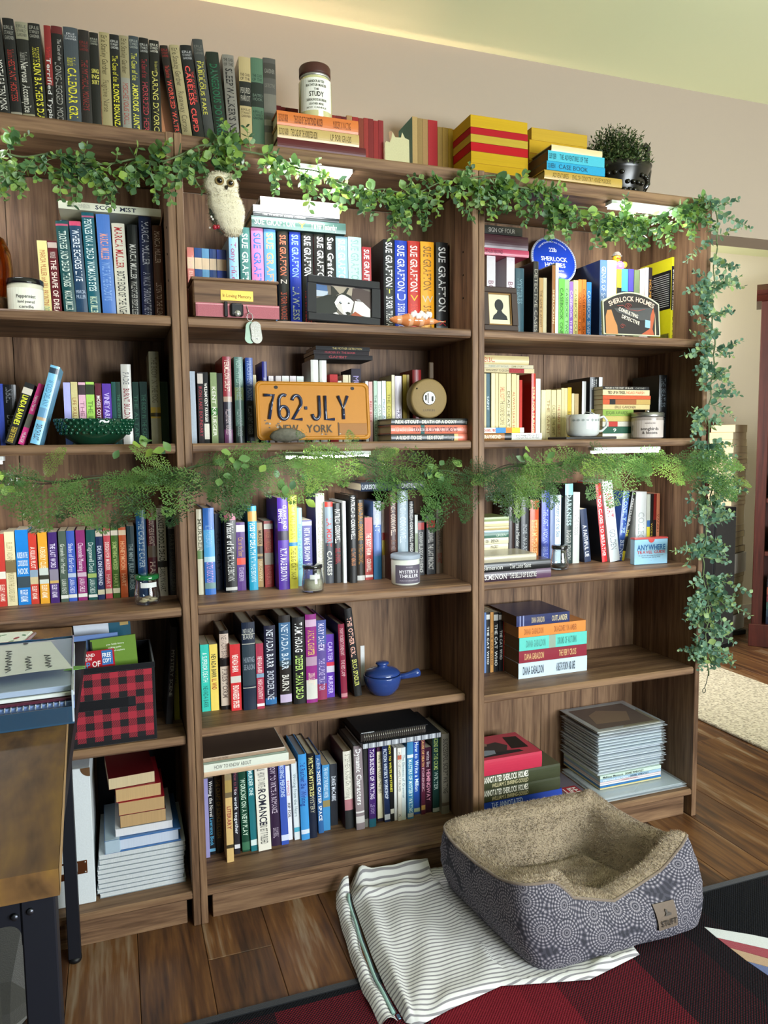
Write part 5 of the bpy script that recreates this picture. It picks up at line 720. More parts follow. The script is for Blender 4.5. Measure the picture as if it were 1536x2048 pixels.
('U','E2','black paperback with white lettering, second upright from left, middle case, bottom shelf',0.0421,0.1573,0.087,0.0151,0.2124,0.105,0.0,'151820','p','Writing the Novel@.04-.5 #e4e4e0 b;Lawrence Block@.52-.88 #58a8d0 b','.92,.96,6aa8c8','',''),
('U','E2','black hardback with brown lettering, third upright from left, middle case, bottom shelf',0.0601,0.158,0.087,0.018,0.2127,0.134,0.0,'17140f','h','THE CRAFT OF SCIENCE FICTION@.04-.8 #7a6430','','',''),
('U','E2','tan paperback with dark red lettering, fourth upright from left, middle case, bottom shelf',0.0802,0.1035,0.087,0.0177,0.2371,0.105,0.0,'c8a870','p','LITERARY@.36-.62 #8a3030 b','.0,.06,8a7a5c;.06,.2,a08850;.2,.26,6a5c44;.8,.84,3a3020','',''),
('U','E2','dark purple paperback with magenta lettering, fifth upright from left, middle case, bottom shelf',0.1051,0.1358,0.087,0.0143,0.2255,0.105,0.0,'222028','p','How to Plot@.0-.25 #8a4858;to work together@.2-.75 #c8ccd8 b','.88,.93,c8c8d0','',''),
('U','E2','dark green hardback with silver grey lettering, sixth upright from left, middle case, bottom shelf',0.1263,0.139,0.087,0.0211,0.2271,0.1499,1.52,'164030','h','WORKING ON A NEW PLAY@.1-.8 #c0d4c4 b','.88,.98,3a6a50','',''),
('U','E2','teal paperback with pale blue lettering, seventh upright from left, middle case, bottom shelf',0.149,0.1348,0.087,0.0178,0.2294,0.105,1.68,'1d6a74','p','MURDER ONE@.02-.32 #c8e0e0 b','.86,.93,c8d8d8','',''),
('U','E2','cream paperback with black lettering, eighth upright from left, middle case, bottom shelf',0.1675,0.1282,0.087,0.0345,0.2373,0.105,1.39,'dcd8cc','p','FALK@.02-.06 #1c1c1c b;HOW TO WRITE A@.08-.28 #2c2c2c;ROMANCE@.28-.7 #1f2030 b;AND GET IT PUBLISHED@.68-.92 #2c2c2c','','','d8d0bc'),
('U','E2','dark purple hardback with silver grey lettering, ninth upright from left, middle case, bottom shelf',0.2063,0.1394,0.087,0.0254,0.2329,0.15,1.77,'2f1e38','h','HOW TO WRITE A ROMANCE@.02-.6 #c8b8cc;EVAN MARSHALL@.78-.9 #c8b8cc','','',''),
('U','E2','royal blue paperback with pale blue lettering, tenth upright from left, middle case, bottom shelf',0.2323,0.1372,0.087,0.0197,0.2344,0.105,1.35,'3450a8','p','MISSING PERSONS@.02-.42 #b8c8ec b','.88,.95,c8d0e8','',''),
('U','E2','white paperback with coral lettering, eleventh upright from left, middle case, bottom shelf',0.2553,0.1562,0.087,0.0116,0.2123,0.105,1.25,'dcdce0','p','ROMANCE@.2-.4 #b85a74;RIP FOIL@.5-.7 #3a3a40 b','','',''),
('U','E2','pale blue paperback with grey lettering, twelfth upright from left, middle case, bottom shelf',0.2715,0.1507,0.087,0.0157,0.2229,0.105,1.43,'d0d8dc','p','Writing from the Heart@.15-.7 #6a7c84','.84,.9,4aa0b8','',''),
('U','E2','blue hardback with royal blue lettering, thirteenth upright from left, middle case, bottom shelf',0.2893,0.141,0.087,0.0228,0.2455,0.15,1.35,'3c8ccc','h',"I'd Rather Be Writing@.1-.6 #24408c b",'.3,.5,4c7cc8;.88,.93,c8d4e8','','8c8c90'),
('U','E2','dark purple hardback with pale green lettering, fourteenth upright from left, middle case, bottom shelf',0.3134,0.1425,0.087,0.0205,0.244,0.1495,1.2,'172034','h','WRITING MYSTERIES@.04-.5 #d8d088 b;MYSTERY@.5-.7 #b8b4a0','.0,.5,16161a','',''),
('U','E2','royal blue hardback with pale blue lettering, fifteenth upright from left, middle case, bottom shelf',0.3425,0.1601,0.087,0.0151,0.2284,0.1319,1.6,'2c5c94','h','ALIENS@.04-.18 #c0d4e8;INSIDE OUTER SPACE@.2-.84 #e8eef4 b','','',''),
('U','E2','blue paperback with pale blue lettering, sixteenth upright from left, middle case, bottom shelf',0.3582,0.1697,0.087,0.0207,0.1919,0.105,0.0,'3c86bc','p','THE WAY OF THE FEARLESS WRITER@.04-.5 #d0e0ec','.54,.64,8a7c50','','b8a080'),
('S','E2','brown hardback topmost lying across spines, middle case bottom shelf',0.0281,0.105,0.3655,0.0106,0.2119,0.19,0,'4a3c34','h','YOU ARE THERE@.1-.3 #6a584c','0,1,a08a74','3c3029','',0),
('S','E2','thin sage paperback second in flat pile, middle case bottom shelf',0.0282,0.105,0.3596,0.0053,0.2145,0.19,0,'7c8878','p','','','','',0),
('S','E2','white paperback third in flat pile, middle case bottom shelf',0.0287,0.105,0.3392,0.0198,0.2213,0.19,0,'d4d8cc','p','HOW TO KNOW ABOUT@.12-.55 #5a5c58','','','',0),
('S','E2','pinkish tan book lowest in flat pile, middle case bottom shelf',0.0287,0.105,0.3258,0.0128,0.2393,0.19,0,'c0a488','h','','','','',0),
('U','E2b','dark purple paperback with pale blue lettering, first right-hand upright from left, middle case, bottom shelf',0.3861,0.19,0.087,0.0207,0.1821,0.102,0.0,'1c2028','p','DANSE MACABRE@.2-.6 #d0d4dc b','.0,.3,30343c','',''),
('U','E2b','cream hardback with grey lettering, second right-hand upright from left, middle case, bottom shelf',0.4201,0.1549,0.087,0.0249,0.2283,0.1371,1.26,'d4d0c4','h','STEPHEN KING@.04-.36 #8a867c;On Writing@.38-.6 #8a867c','.62,.76,a87078;.76,1,26282a','4a1c26','b8a890'),
('U','E2b','grey hardback with white lettering, third right-hand upright from left, middle case, bottom shelf',0.4474,0.1386,0.087,0.0249,0.2462,0.15,1.31,'84787c','h','Dynamic Characters@.04-.7 #e8e4e4 b','.78,.8,d8d4d4;.84,.92,c8c4c4','3c3c40','a8a8ac'),
('U','E2b','charcoal hardback, fourth right-hand upright from left, middle case, bottom shelf',0.4729,0.1472,0.087,0.0125,0.2416,0.1448,0.0,'2c2c2c','h','','.9,1,707068','',''),
('U','E2b','navy hardback with pale blue lettering, fifth right-hand upright from left, middle case, bottom shelf',0.486,0.1408,0.087,0.0205,0.2433,0.15,0.0,'3c2060','h','THIS BUSINESS OF WRITING@.06-.66 #dcd4e8 b;LEVOY@.72-.84 #a898c0','.9,1,1c5868','',''),
('U','E2b','dark purple paperback with charcoal lettering, sixth right-hand upright from left, middle case, bottom shelf',0.5189,0.1638,0.087,0.0169,0.2222,0.105,0.0,'221a2c','p','WRITE TO MODERN MASTERS@.1-.62 #3a3430','.06,.96,d4ccac;.0,.06,4a2840','',''),
('U','E2b','navy paperback with pale blue lettering, seventh right-hand upright from left, middle case, bottom shelf',0.5367,0.1519,0.087,0.0166,0.2327,0.105,1.63,'1c2a4c','p',"FICTION WRITER'S WORKSHOP@.06-.7 #c0c8d8 b",'.9,.97,c0c4cc','',''),
('U','E2b','black paperback with yellow lettering, eighth right-hand upright from left, middle case, bottom shelf',0.5549,0.1507,0.087,0.0109,0.2335,0.105,1.97,'17171a','p','HOW TO WRITE MYSTERIES@.02-.62 #d0c83c b','.84,.9,c8c4b8','',''),
('U','E2b','pale blue paperback, ninth right-hand upright from left, middle case, bottom shelf',0.5664,0.1524,0.087,0.0087,0.2176,0.105,0.0,'d8d8d8','p','','','','d8d4c8'),
('U','E2b','cream paperback with slate grey lettering, tenth right-hand upright from left, middle case, bottom shelf',0.5756,0.1464,0.087,0.0114,0.2179,0.105,0.0,'d8d4cc','p','HOW TO GET HAPPILY PUBLISHED@.06-.6 #6a6a68;X@.9-.95 #6a6a68 h','.1,.16,c05a3c','','d8d4c8'),
('U','E2b','pale blue paperback with slate grey lettering, eleventh right-hand upright from left, middle case, bottom shelf',0.5877,0.147,0.087,0.0123,0.2171,0.105,0.0,'ccd4d4','p','The Elements of Grammar@.1-.7 #4a6a74','','','d8d4c8'),
('U','E2b','blue hardback with pale blue lettering, twelfth right-hand upright from left, middle case, bottom shelf',0.6053,0.1456,0.087,0.0187,0.2409,0.1464,0.0,'3c7ca8','h','MASTERS OF MYSTERY WRITING@.26-.92 #d0e0d8 b','.2,.24,d0d8dc;.93,.98,b8c0c4','',''),
('U','E2b','royal blue paperback with pale blue lettering, thirteenth right-hand upright from left, middle case, bottom shelf',0.6323,0.1644,0.087,0.019,0.2339,0.105,0.0,'2850a4','p','How to Write a Million@.06-.7 #d0dcec b','.0,.06,3c2c60;.92,.97,b8c8a8','',''),
('U','E2b','maroon paperback with tan lettering, fourteenth right-hand upright from left, middle case, bottom shelf',0.652,0.1556,0.087,0.0125,0.2369,0.105,0.0,'5a2438','p','CAUSE OF DEATH@.03-.38 #d8a868 b;FORENSIC@.4-.7 #c8a8b0','.88,.94,c89a58','',''),
('U','E2b','dark purple paperback with pale pink lettering, fifteenth right-hand upright from left, middle case, bottom shelf',0.6676,0.1616,0.087,0.0199,0.1996,0.105,0.0,'3c1a2c','p','write like@.06-.3 #d8c8d0;HEMINGWAY@.34-.82 #d890a8 b','','',''),
('U','E2b','dark green hardback with khaki lettering, sixteenth right-hand upright from left, middle case, bottom shelf',0.6881,0.1534,0.087,0.0213,0.234,0.1386,0.0,'1d3c38','h','SCENE OF THE CRIME@.02-.44 #a8b868 b;WRITER@.46-.7 #b8c8c0','.94,.99,b0b4b0','',''),
('U','E2b','grey hardback with charcoal lettering, seventeenth right-hand upright from left, middle case, bottom shelf',0.71,0.1366,0.087,0.0241,0.2428,0.15,0.0,'7c766a','h','SUCCESSFUL SCRIPTWRITING@.06-.74 #3a362e b','.86,.9,5a4c40','',''),
('S','E3','thick red hardback with illustrated cover topmost, right case bottom shelf',0.8103,0.07,0.2126,0.0474,0.1948,0.16,0,'b43048','h','','','b43048','',0),
('S','E3','upper of two thick olive hardbacks, right case bottom shelf',0.8078,0.07,0.1718,0.0402,0.2606,0.185,0,'3c402c','h','ANNOTATED SHERLOCK HOLMES@.02-.58@.5-.95 #e0dcd0 b;WILLIAM S. BARING-GOULD@.12-.58@.08-.42 #d8cca0','','2c1c1a','',0),
('S','E3','lower of two thick olive hardbacks, right case bottom shelf',0.8078,0.07,0.1328,0.0385,0.2611,0.185,0,'3c402c','h','ANNOTATED SHERLOCK HOLMES@.02-.58@.5-.95 #e0dcd0 b;WILLIAM S. BARING-GOULD@.12-.58@.08-.42 #d8cca0','','','',0),
('S','E3','thick royal blue hardback lowest in pile, right case bottom shelf',0.8053,0.07,0.087,0.0452,0.2707,0.185,0,'1c3c9c','h','THE ANNOTATED@.12-.5@.6-.95 #b8c8e8;SHERLOCK HOLMES@.02-.6@.1-.55 #8ca4d8 b','','','',0),
]

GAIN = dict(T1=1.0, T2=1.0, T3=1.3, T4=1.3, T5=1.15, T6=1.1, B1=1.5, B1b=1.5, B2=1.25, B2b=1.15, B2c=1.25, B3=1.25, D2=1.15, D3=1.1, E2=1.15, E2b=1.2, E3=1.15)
PLACE = dict(T1='books on top of the left bookcase', T2='books on top of the middle bookcase', T3='red-edged paperbacks on top', T4='books around the jar candle on top', T5='paperbacks right of the torn booklet', T6='stacks of books on top right', A1='books on the left top shelf', A1b='books on the left top shelf', A2='books on the middle top shelf', A2c='books on the middle top shelf', A3='books on the right top shelf', B1='books on the left second shelf', B1b='books on the left second shelf', B2='books on the middle second shelf', B2b='books on the middle second shelf', B2c='books on the middle second shelf', B3='books on the right second shelf', C1='books on the left third shelf', C2='books on the middle third shelf', C2b='books on the middle third shelf', C3='books on the right third shelf', C3b='books on the right third shelf', D2='books on the middle fourth shelf', D3='books on the right fourth shelf', E2='books on the middle bottom shelf', E2b='books on the middle bottom shelf', E3='books on the right bottom shelf')
TXT = re.compile(r"^(.*?)@([\d.]+)-([\d.]+)(?:@([\d.]+)-([\d.]+))?\s*(?:#([0-9a-f]{6}))?\s*(\S*)$")
def make_book(e):
    kind, row, lab, x0, y0, z0, w, h, d, ang, col, bk, ttl, bands, left, pg = e[:16]
    fore = e[16] if kind == 'S' else 0
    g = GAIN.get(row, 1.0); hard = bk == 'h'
    name = 'hardback_book' if hard else ('magazine' if bk == 'm' else 'paperback_book')
    root = thing(name, lab, 'book', group=PLACE[row])
    if kind == 'U':
        a = math.radians(ang)
        if ang > 0: root.location = (x0, y0, z0)             # top leans left: rests on its lower left edge
        elif ang < 0: root.location = (x0, y0, z0 + w*math.sin(-a))
        else: root.location = (x0, y0, z0)
        root.rotation_euler = (0, -a, 0)
    else:
        root.location = (x0+h, y0, z0); root.rotation_euler = (0, -math.pi/2, math.radians(ang))
    lc = left or col
    bd = []
    for s in filter(None, bands.split(';')):
        a_, b_, c_ = s.split(','); bd.append((float(a_), float(b_), c_))
    cuts = sorted({0.0, 1.0, *[q for s in bd for q in s[:2]]})
    def colat(tm):
        c_ = col
        for (a_, b_, cc) in bd:
            if a_ <= tm <= b_: c_ = cc
        return c_
    cv = MB(); Yf = (lambda y: d-y) if fore else (lambda y: y)
    sag = min(.0022, w*.09) if hard else .0003
    ns = 6 if hard else 2
    sy = lambda x: -sag*4*(x/w)*(1-x/w) + (sag if hard else .0003)
    bt = min(.0024, w*.14) if hard else .0004
    def bx(xa, xb, ya, yb, za, zb, c_):
        ya, yb = sorted((Yf(ya), Yf(yb))); cv.box(xa, xb, ya, yb, za, zb, c_)
    y1 = sag if hard else .0003
    bx(0, bt, y1, d, 0, h, lc); bx(w-bt, w, y1, d, 0, h, col)
    for i in range(len(cuts)-1):
        c_ = colat((cuts[i]+cuts[i+1])/2); za, zb = h*(1-cuts[i+1]), h*(1-cuts[i])
        for j in range(ns):
            xa, xb = w*j/ns, w*(j+1)/ns
            cv.add([(xa, Yf(sy(xa)), za), (xb, Yf(sy(xb)), za), (xb, Yf(sy(xb)), zb), (xa, Yf(sy(xa)), zb)], [(0, 1, 2, 3)], c_, hard)
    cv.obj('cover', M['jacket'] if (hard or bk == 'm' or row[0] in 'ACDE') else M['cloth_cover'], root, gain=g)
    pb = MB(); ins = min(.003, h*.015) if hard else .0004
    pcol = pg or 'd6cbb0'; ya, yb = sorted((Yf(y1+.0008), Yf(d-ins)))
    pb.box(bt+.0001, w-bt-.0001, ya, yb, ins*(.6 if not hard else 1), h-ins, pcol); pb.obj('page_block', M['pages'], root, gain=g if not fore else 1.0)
    if ttl and w > .004:
        for seg in ttl.split(';'):
            tb = MB()
            mt = TXT.match(seg)
            if not mt: continue
            s, a_, b_, c0, c1, hx, fl_ = mt.groups(); a_, b_ = float(a_), float(b_); hx = hx or 'd8d8d0'
            bold = 1 if 'b' in fl_ else 0
            if 'h' in fl_:
                nl = int(re.search(r'h(\d)', fl_).group(1)) if re.search(r'h(\d)', fl_) else 1
                ws = s.split(); 
                while len(ws) > nl:
                    k = min(range(len(ws)-1), key=lambda q: len(ws[q])+len(ws[q+1])); ws[k:k+2] = [ws[k]+' '+ws[k+1]]
                zt = h*(1-a_); zh = h*(b_-a_)/max(1, len(ws))
                for q, line in enumerate(ws):
                    zb = zt-(q+1)*zh
                    text(tb, line, lambda u, v, zb=zb: (w*.1+u, sy(w*.1+u)-.00035, zb+zh*.12+v), w*.8, zh*.76, hx, bold, 1.6)
            else:
                ca, cb = (float(c0), float(c1)) if c0 else ((.2, .8) if kind == 'U' else (.24, .78))
                # runs from the top down, tops of the letters to the right
                text(tb, s, lambda u, v: (w*ca+v, sy(min(w*ca+v, w))-.00035, h*(1-a_)-u), h*(b_-a_), w*(cb-ca), hx, bold, 1.7)
            if tb.f: tb.obj('title', M['print'], root, gain=g)
    return root
for e in BOOKS: make_book(e)
# back cover of the tall yellow book: black panel, rows of fine print, bar code
yb_ = next(e for e in BOOKS if e[2].startswith('yellow') and 'Sherlock' in e[12]); yr = next(o for o in C.objects if o.get('label') == yb_[2])
bw2, bh2 = yb_[8], yb_[7]
MB().box(-.0004, -.0001, .004, bw2-.004, bh2*.42, bh2*.86, '1b1c1e').obj('back_panel_print', M['print'], yr)
mb = MB()
for k in range(16): mb.box(-.0008, -.0005, .012, bw2*(.55+.35*math.sin(k*2.1)**2), bh2*(.455+.024*k), bh2*(.461+.024*k), 'd8d8d4')
for k in range(12): mb.box(-.0008, -.0005, .008+.0032*k, .0095+.0032*k+.0008*(k % 2), bh2*.03, bh2*.14, '26282c')
o = mb.obj('fine_print', M['print'], yr); o['kind'] = 'stuff'

# ------------------------------------------------------------------ things on top of the cases
def cyl_label(mb, c, r, z0, z1, a0, a1, col, n=14):
    for k in range(n):
        t0 = math.radians(a0+(a1-a0)*k/n); t1 = math.radians(a0+(a1-a0)*(k+1)/n)
        mb.add([(c[0]+r*math.cos(t0), c[1]+r*math.sin(t0), z0), (c[0]+r*math.cos(t1), c[1]+r*math.sin(t1), z0), (c[0]+r*math.cos(t1), c[1]+r*math.sin(t1), z1), (c[0]+r*math.cos(t0), c[1]+r*math.sin(t0), z1)], [(0, 1, 2, 3)], col, True)
def cyl_text(mb, s, c, r, ang, z, L, H, col, bold=1, stretch=1.5):
    def fn(u, v):
        a = math.radians(ang) + (u-L/2)/r
        return (c[0]+r*math.cos(a), c[1]+r*math.sin(a), z+v)
    text(mb, s, fn, L, H, col, bold, stretch)
def candle(name, label, cat, c, r, h, wax, lidcol, lid_h, lab, texts, lid_mat='paint', face=-100, neck=False, span=62, cg='f0f0ea'):
    """a poured candle: glass jar, wax, paper label, lid"""
    t = thing(name, label, cat, c)
    pr = [(r*.9, 0), (r, .004), (r, h*.86), (r*(.86 if neck else .985), h*.95), (r*(.86 if neck else .985), h)]
    MB().lathe(pr, n=30, col=wax).obj('wax', M['gloss'], t)
    lr = r*(.95 if neck else 1.03)
    MB().lathe([(lr, h+.0004), (lr*1.0, h+lid_h*.2), (lr, h+lid_h*.85), (lr*.95, h+lid_h)], n=30, col=lidcol).obj('lid', M[lid_mat], t)
    if lab:
        z0, z1, col = lab; mb = MB(); cyl_label(mb, (0, 0), r+.0006, z0, z1, face-span, face+span, col); mb.obj('paper_label', M['print'], t)
        mb = MB()
        for (s, z, L, H, col) in texts: cyl_text(mb, s, (0, 0), r+.0012, face, z, L, H, col)
        for k, (s, z, L, H, col) in enumerate(texts):
            mb = MB(); cyl_text(mb, s, (0, 0), r+.0012, face, z, L, H, col); mb.obj('lettering', M['print'], t)
    return t
tp = H_
t = candle('jar_candle', 'large cream jar candle with dark brown lid on flat orange books', 'candle', (.352, .085, 1.9635), .041, .112, 'c8c690', '4a2a22', .024, (.022, .098, 'e6e6da'), [('HANDCRAFTED', .086, .04, .006, '4a4a40'), ('BATHTUB MAKER', .077, .052, .006, '4a4a40'), ('THE', .068, .012, .005, '3a3a34'), ('STUDY', .054, .036, .012, '2a2a26'), ('SANDALWOOD BOURBON', .043, .05, .006, '5a5a50'), ('LEATHER MUSK', .034, .036, .005, '5a5a50'), ('SOY CANDLE', .026, .05, .004, '6a6a60')], neck=True)
MB().lathe([(.0372, .1065), (.0372, .1128)], n=30, col='d8d8d4').obj('neck_ring', M['satin_metal'], t)
# torn booklet
t = thing('torn_booklet', 'torn pale yellow booklet standing between paperback rows on top', 'booklet', (.566, .17, tp))
mb = MB(); pts = [(0, 0), (.072, 0), (.07, .105), (.058, .108), (.05, .12), (.047, .108), (.03, .107), (.022, .118), (.014, .12), (.012, .112), (.018, .102), (.014, .094), (.004, .096), (0, .09)]
mb.prism([(x, z*1.16) for x, z in pts], 0, .003, 'y', 'bdb88e'); mb.obj('page_sheet', M['cloth_cover'], t)
mb = MB(); mb.prism([(.010, .134), (.016, .139), (.022, .137), (.018, .118), (.014, .110)], -.001, -.0002, 'y', '9a7a5c'); mb.obj('torn_edge', M['cloth_cover'], t)
# potted sprigs
t = thing('potted_plant', 'bushy green plant in glossy black embossed pot on right bookcase', 'plant', (1.292, .14, tp))
mb = MB(); mb.lathe([(.055, .001), (.068, .012), (.074, .05), (.088, .085), (.097, .103), (.09, .106), (.08, .09)], n=36, col='15140f')
for k in range(52):
    a = k*2.399; z = .02+.066*((k*7) % 13)/13; rr = .069+.022*(z/.09)**1.4
    mb.ball((rr*math.cos(a), rr*math.sin(a), z), .0068, 8, 5, '17150f')
mb.obj('pot', M['jacket'], t)
mb = MB()
for s in (1,):
    mb.tube([(.088, 0, .05), (.108, 0, .075), (.112, 0, .11), (.104, 0, .15), (.108, 0, .178), (.098, 0, .186), (.09, 0, .176)], [.011, .009, .0085, .0085, .0085, .008, .006], 8, '14130f'); mb.obj('scroll_handle', M['gloss'], t)
def sprig_bush(c, R, H, n, shades):
    mb = MB()
    for k in range(n):
        a = RNG.uniform(0, 6.283); el = math.acos(RNG.uniform(.05, 1)); rr = RNG.uniform(.55, 1)
        tip = Vector((R*math.sin(el)*math.cos(a), R*math.sin(el)*math.sin(a), H*math.cos(el)))*rr + Vector(c)
        d = (tip-Vector(c)).normalized()
        for q in range(7):
            p = tip - d*.005*q; s = RNG.uniform(.0036, .0072); side = Vector((RNG.normal(), RNG.normal(), RNG.normal()*.6)).normalized()
            e2 = d.cross(side).normalized(); L = d*.6+side*.9; L.normalize()
            sh = min(1, max(0, RNG.uniform(0, .55) + (.45 if q < 2 else 0)*RNG.uniform(0, 1)))
            mb.add([p, p+L*s+e2*s*.38, p+L*s*2, p+L*s-e2*s*.38], [(0, 1, 2, 3)], (sh, sh, sh))
    return mb
o = sprig_bush((-.012, 0, .085), .112, .142, 1150, 0).obj('foliage', M['shrub'], t); o['kind'] = 'stuff'

# ------------------------------------------------------------------ top shelf things
SA, SB, SC, SD, SE = (SHELF[k] for k in 'ABCDE')
t = thing('glass_vase', 'amber swirled glass vase at left end of the top shelf', 'vase', (-.402, .12, SA))
mb = MB(); mb.lathe([(.03, 0), (.04, .012), (.036, .03), (.045, .06), (.05, .10), (.047, .14), (.036, .17), (.02, .18), (.016, .178), (.03, .165), (.042, .13), (.044, .1), (.04, .06), (.03, .03), (.03, .015), (.01, .01)], n=30, col='c88a1c'); mb.obj('body', M['amber'], t)
MB().lathe([(.042, 0.0005), (.05, .01), (.046, .036), (.041, .04)], n=30, col='3a2410').obj('dark_base', M['gloss'], t)
t = candle('jar_candle', 'white labelled candle with black lid beside yellow paperback, left top shelf', 'candle', (-.325, .075, SA), .0375, .062, 'e0ddc8', '16171a', .012, (.003, .052, 'eeeede'), [('Peppermint', .030, .040, .0075, '3c3a38'), ('hand poured', .019, .034, .006, '4c4a48'), ('candle', .008, .03, .0065, '4c4a48')], 'gloss', face=-84, span=70)
# wooden memorial box with collar and tags
t = thing('memorial_box', 'dark walnut memorial box with engraved brass plate, middle top shelf', 'box', (.028, .004, SA))
MB().box(.004, .2, 0, .11, .001, .084, '4a352d', b=.003).obj('box_body', M['wood_x'], t); MB().box(.0, .204, -.003, .113, .0842, .0905, '53392d', b=.002).obj('lid', M['wood_x'], t)
mb = MB(); mb.box(.066, .142, -.0014, -.0002, .040, .064, 'd8b058', b=.0004); mb.obj('brass_plate', M['satin_metal'], t)
mb = MB(); flat_text(mb, 'In Loving Memory', (.071, -.0019, .048), (1, 0, -.02), (0, 0, 1), .066, .008, '4a3410', 0); mb.obj('engraving', M['print'], t)
t = thing('dog_collar', 'pink dog collar with black buckle before the memorial box', 'collar', (.03, -.0005, SA))
mb = MB()
path = []
loop = [(.004, -.004), (.05, -.0055), (.1, -.006), (.15, -.006), (.197, -.004)]
mb.prism([(.006, -.0012), (.010, -.0036), (.2, -.0036), (.2, -.0006), (.010, -.0006)], .0008, .032, 'z', 'b06a72'); mb.obj('strap', M['fabric'], t)
mb = MB(); mb.box(.006, .2, -.0044, -.0037, .0276, .0302, 'd89aa0'); mb.obj('edge_stitching', M['fabric'], t)
mb = MB(); mb.box(.070, .078, -.010, -.0046, .0008, .036, '151517', b=.0015); mb.box(.084, .114, -.012, -.0046, .0022, .033, '1d1e20', b=.004); mb.obj('buckle', M['paint'], t)
mb = MB(); mb.lathe([(.0075, 0), (.0075, .001)], (.1, -.0122, .009), 16, 'c8c8c4', m=Matrix.Rotation(math.pi/2, 3, 'X')); mb.obj('button', M['satin_metal'], t)
t = thing('dog_tag', 'two steel dog tags hanging over the top shelf edge', 'tag', (.172, -.012, SA-.03))
for (dx, dy, rot, col) in ((-.012, .004, .12, '7a8c7c'), (0, -.001, -.1, '8a8880')):
    R = Matrix.Rotation(rot, 3, 'Y'); pts = []
    for k in range(20):
        a = 2*math.pi*k/20; p = R @ Vector((.0125*math.cos(a), 0, .0125*math.sin(a) + (.010 if math.sin(a) > 0 else -.016))); pts.append((p.x+dx, p.z))
    mb = MB(); mb.prism(pts, dy, dy+.0016, 'y', col); mb.obj('tag_plate', M['satin_metal'], t)
for k, s in enumerate(('LOVED', 'ALWAYS', 'IN OUR', 'HEARTS', 'HOME')):
    mb = MB(); flat_text(mb, s, (-.009-.0006*k, -.0016, .012-.0075*k), (1, 0, -.1), (.1, 0, 1), .018, .0052, 'e8e8e4'); mb.obj('engraving', M['print'], t)
mb = MB(); mb.tube([(-.014+.007*math.cos(a), .0, .032+.009*math.sin(a)) for a in [2*math.pi*k/14 for k in range(14)]], .0011, 6, 'a8a4a0', closed=True); mb.tube([(-.014, .004, .04), (-.018, .006, .052), (-.02, .008, .06)], .0011, 6, 'a8a4a0'); mb.obj('ring', M['satin_metal'], t)
# black frame with a husky photo
t = thing('photo_frame', 'black photo frame holding a husky photo, middle top shelf', 'frame', (.306, .022, SA), (math.radians(-7), math.radians(2.5), math.radians(-1)))
t.location.z = SA + .0085
fw, fh, bw, bh = .188, .113, .022, .02
mb = MB(); mb.box(0, fw, 0, .012, 0, bh, '1c1d20', b=.002); mb.box(0, fw, 0, .012, fh-bh, fh, '1c1d20', b=.002); mb.box(0, bw, 0.0003, .0118, bh, fh-bh, '1c1d20'); mb.box(fw-bw, fw, .0003, .0118, bh, fh-bh, '1c1d20'); mb.obj('frame', M['paint'], t)
x0, z0, pw, ph = bw, bh, fw-2*bw, fh-2*bh
def P(u, v, y=.0068): return (x0+u*pw, y, z0+v*ph)
mb = MB(); lay = [0]
def shape(pts, col):
    lay[0] += 1; mb.poly([P(u, v, .0082-.00011*lay[0]) for (u, v) in pts], col)
shape([(0, 0), (1, 0), (1, 1), (0, 1)], '6a625c'); shape([(0, .62), (.22, .66), (.2, .98), (0, 1)], '4a6a9c'); shape([(0, .58), (.2, .62), (.22, .78), (0, .8)], 'b8c4d4')
shape([(.3, .7), (.72, .72), (.7, 1), (.28, 1)], 'a89c8c'); shape([(.62, .3), (1, .2), (1, .9), (.8, 1), (.66, .98)], '4c3c3e'); shape([(.72, .6), (.78, .62), (.95, .3), (.9, .28)], '8a8488')
shape([(0, 0), (.36, 0), (.4, .45), (.36, .7), (.2, .66), (0, .5)], '202326'); shape([(.28, .6), (.27, .98), (.31, .97), (.42, .74)], '2a2a2c'); shape([(.54, .74), (.6, .97), (.56, .98), (.48, .76)], '2a2a2c')
shape([(.3, .4), (.38, .68), (.5, .8), (.62, .7), (.68, .52), (.64, .35)], '1f2124'); shape([(.66, .1), (.98, 0), (.98, .3), (.84, .52), (.7, .54)], 'd8d8d4')
shape([(.40, .66), (.46, .72), (.52, .7), (.62, .6), (.68, .5), (.66, .34), (.62, .12), (.56, .03), (.48, .04), (.42, .14), (.36, .28), (.33, .42)], 'e6e4e0'); shape([(.44, .5), (.46, .3), (.5, .06), (.47, .05), (.4, .2), (.36, .32)], 'c2bcb8')
shape([(.405, .44), (.43, .47), (.465, .41), (.44, .385)], '17181a'); shape([(.56, .44), (.59, .47), (.61, .44), (.585, .41)], '17181a'); shape([(.425, .43), (.435, .445), (.448, .42)], '9ab4c8')
shape([(.52, .1), (.56, .14), (.61, .12), (.61, .05), (.56, .02)], '141416'); shape([(.62, .02), (.86, 0), (.7, .17)], '9c4c34'); shape([(.3, .04), (.42, .0), (.36, .09)], 'd8d4d0')
o = mb.obj('photo_print', M['jacket'], t)
MB().prism([(.0122, .012), (.0122, .09), (.0146, .09), (.055, .012), (.052, .012)], .08, .105, 'x', '17181a').obj('easel_back', M['paint'], t)
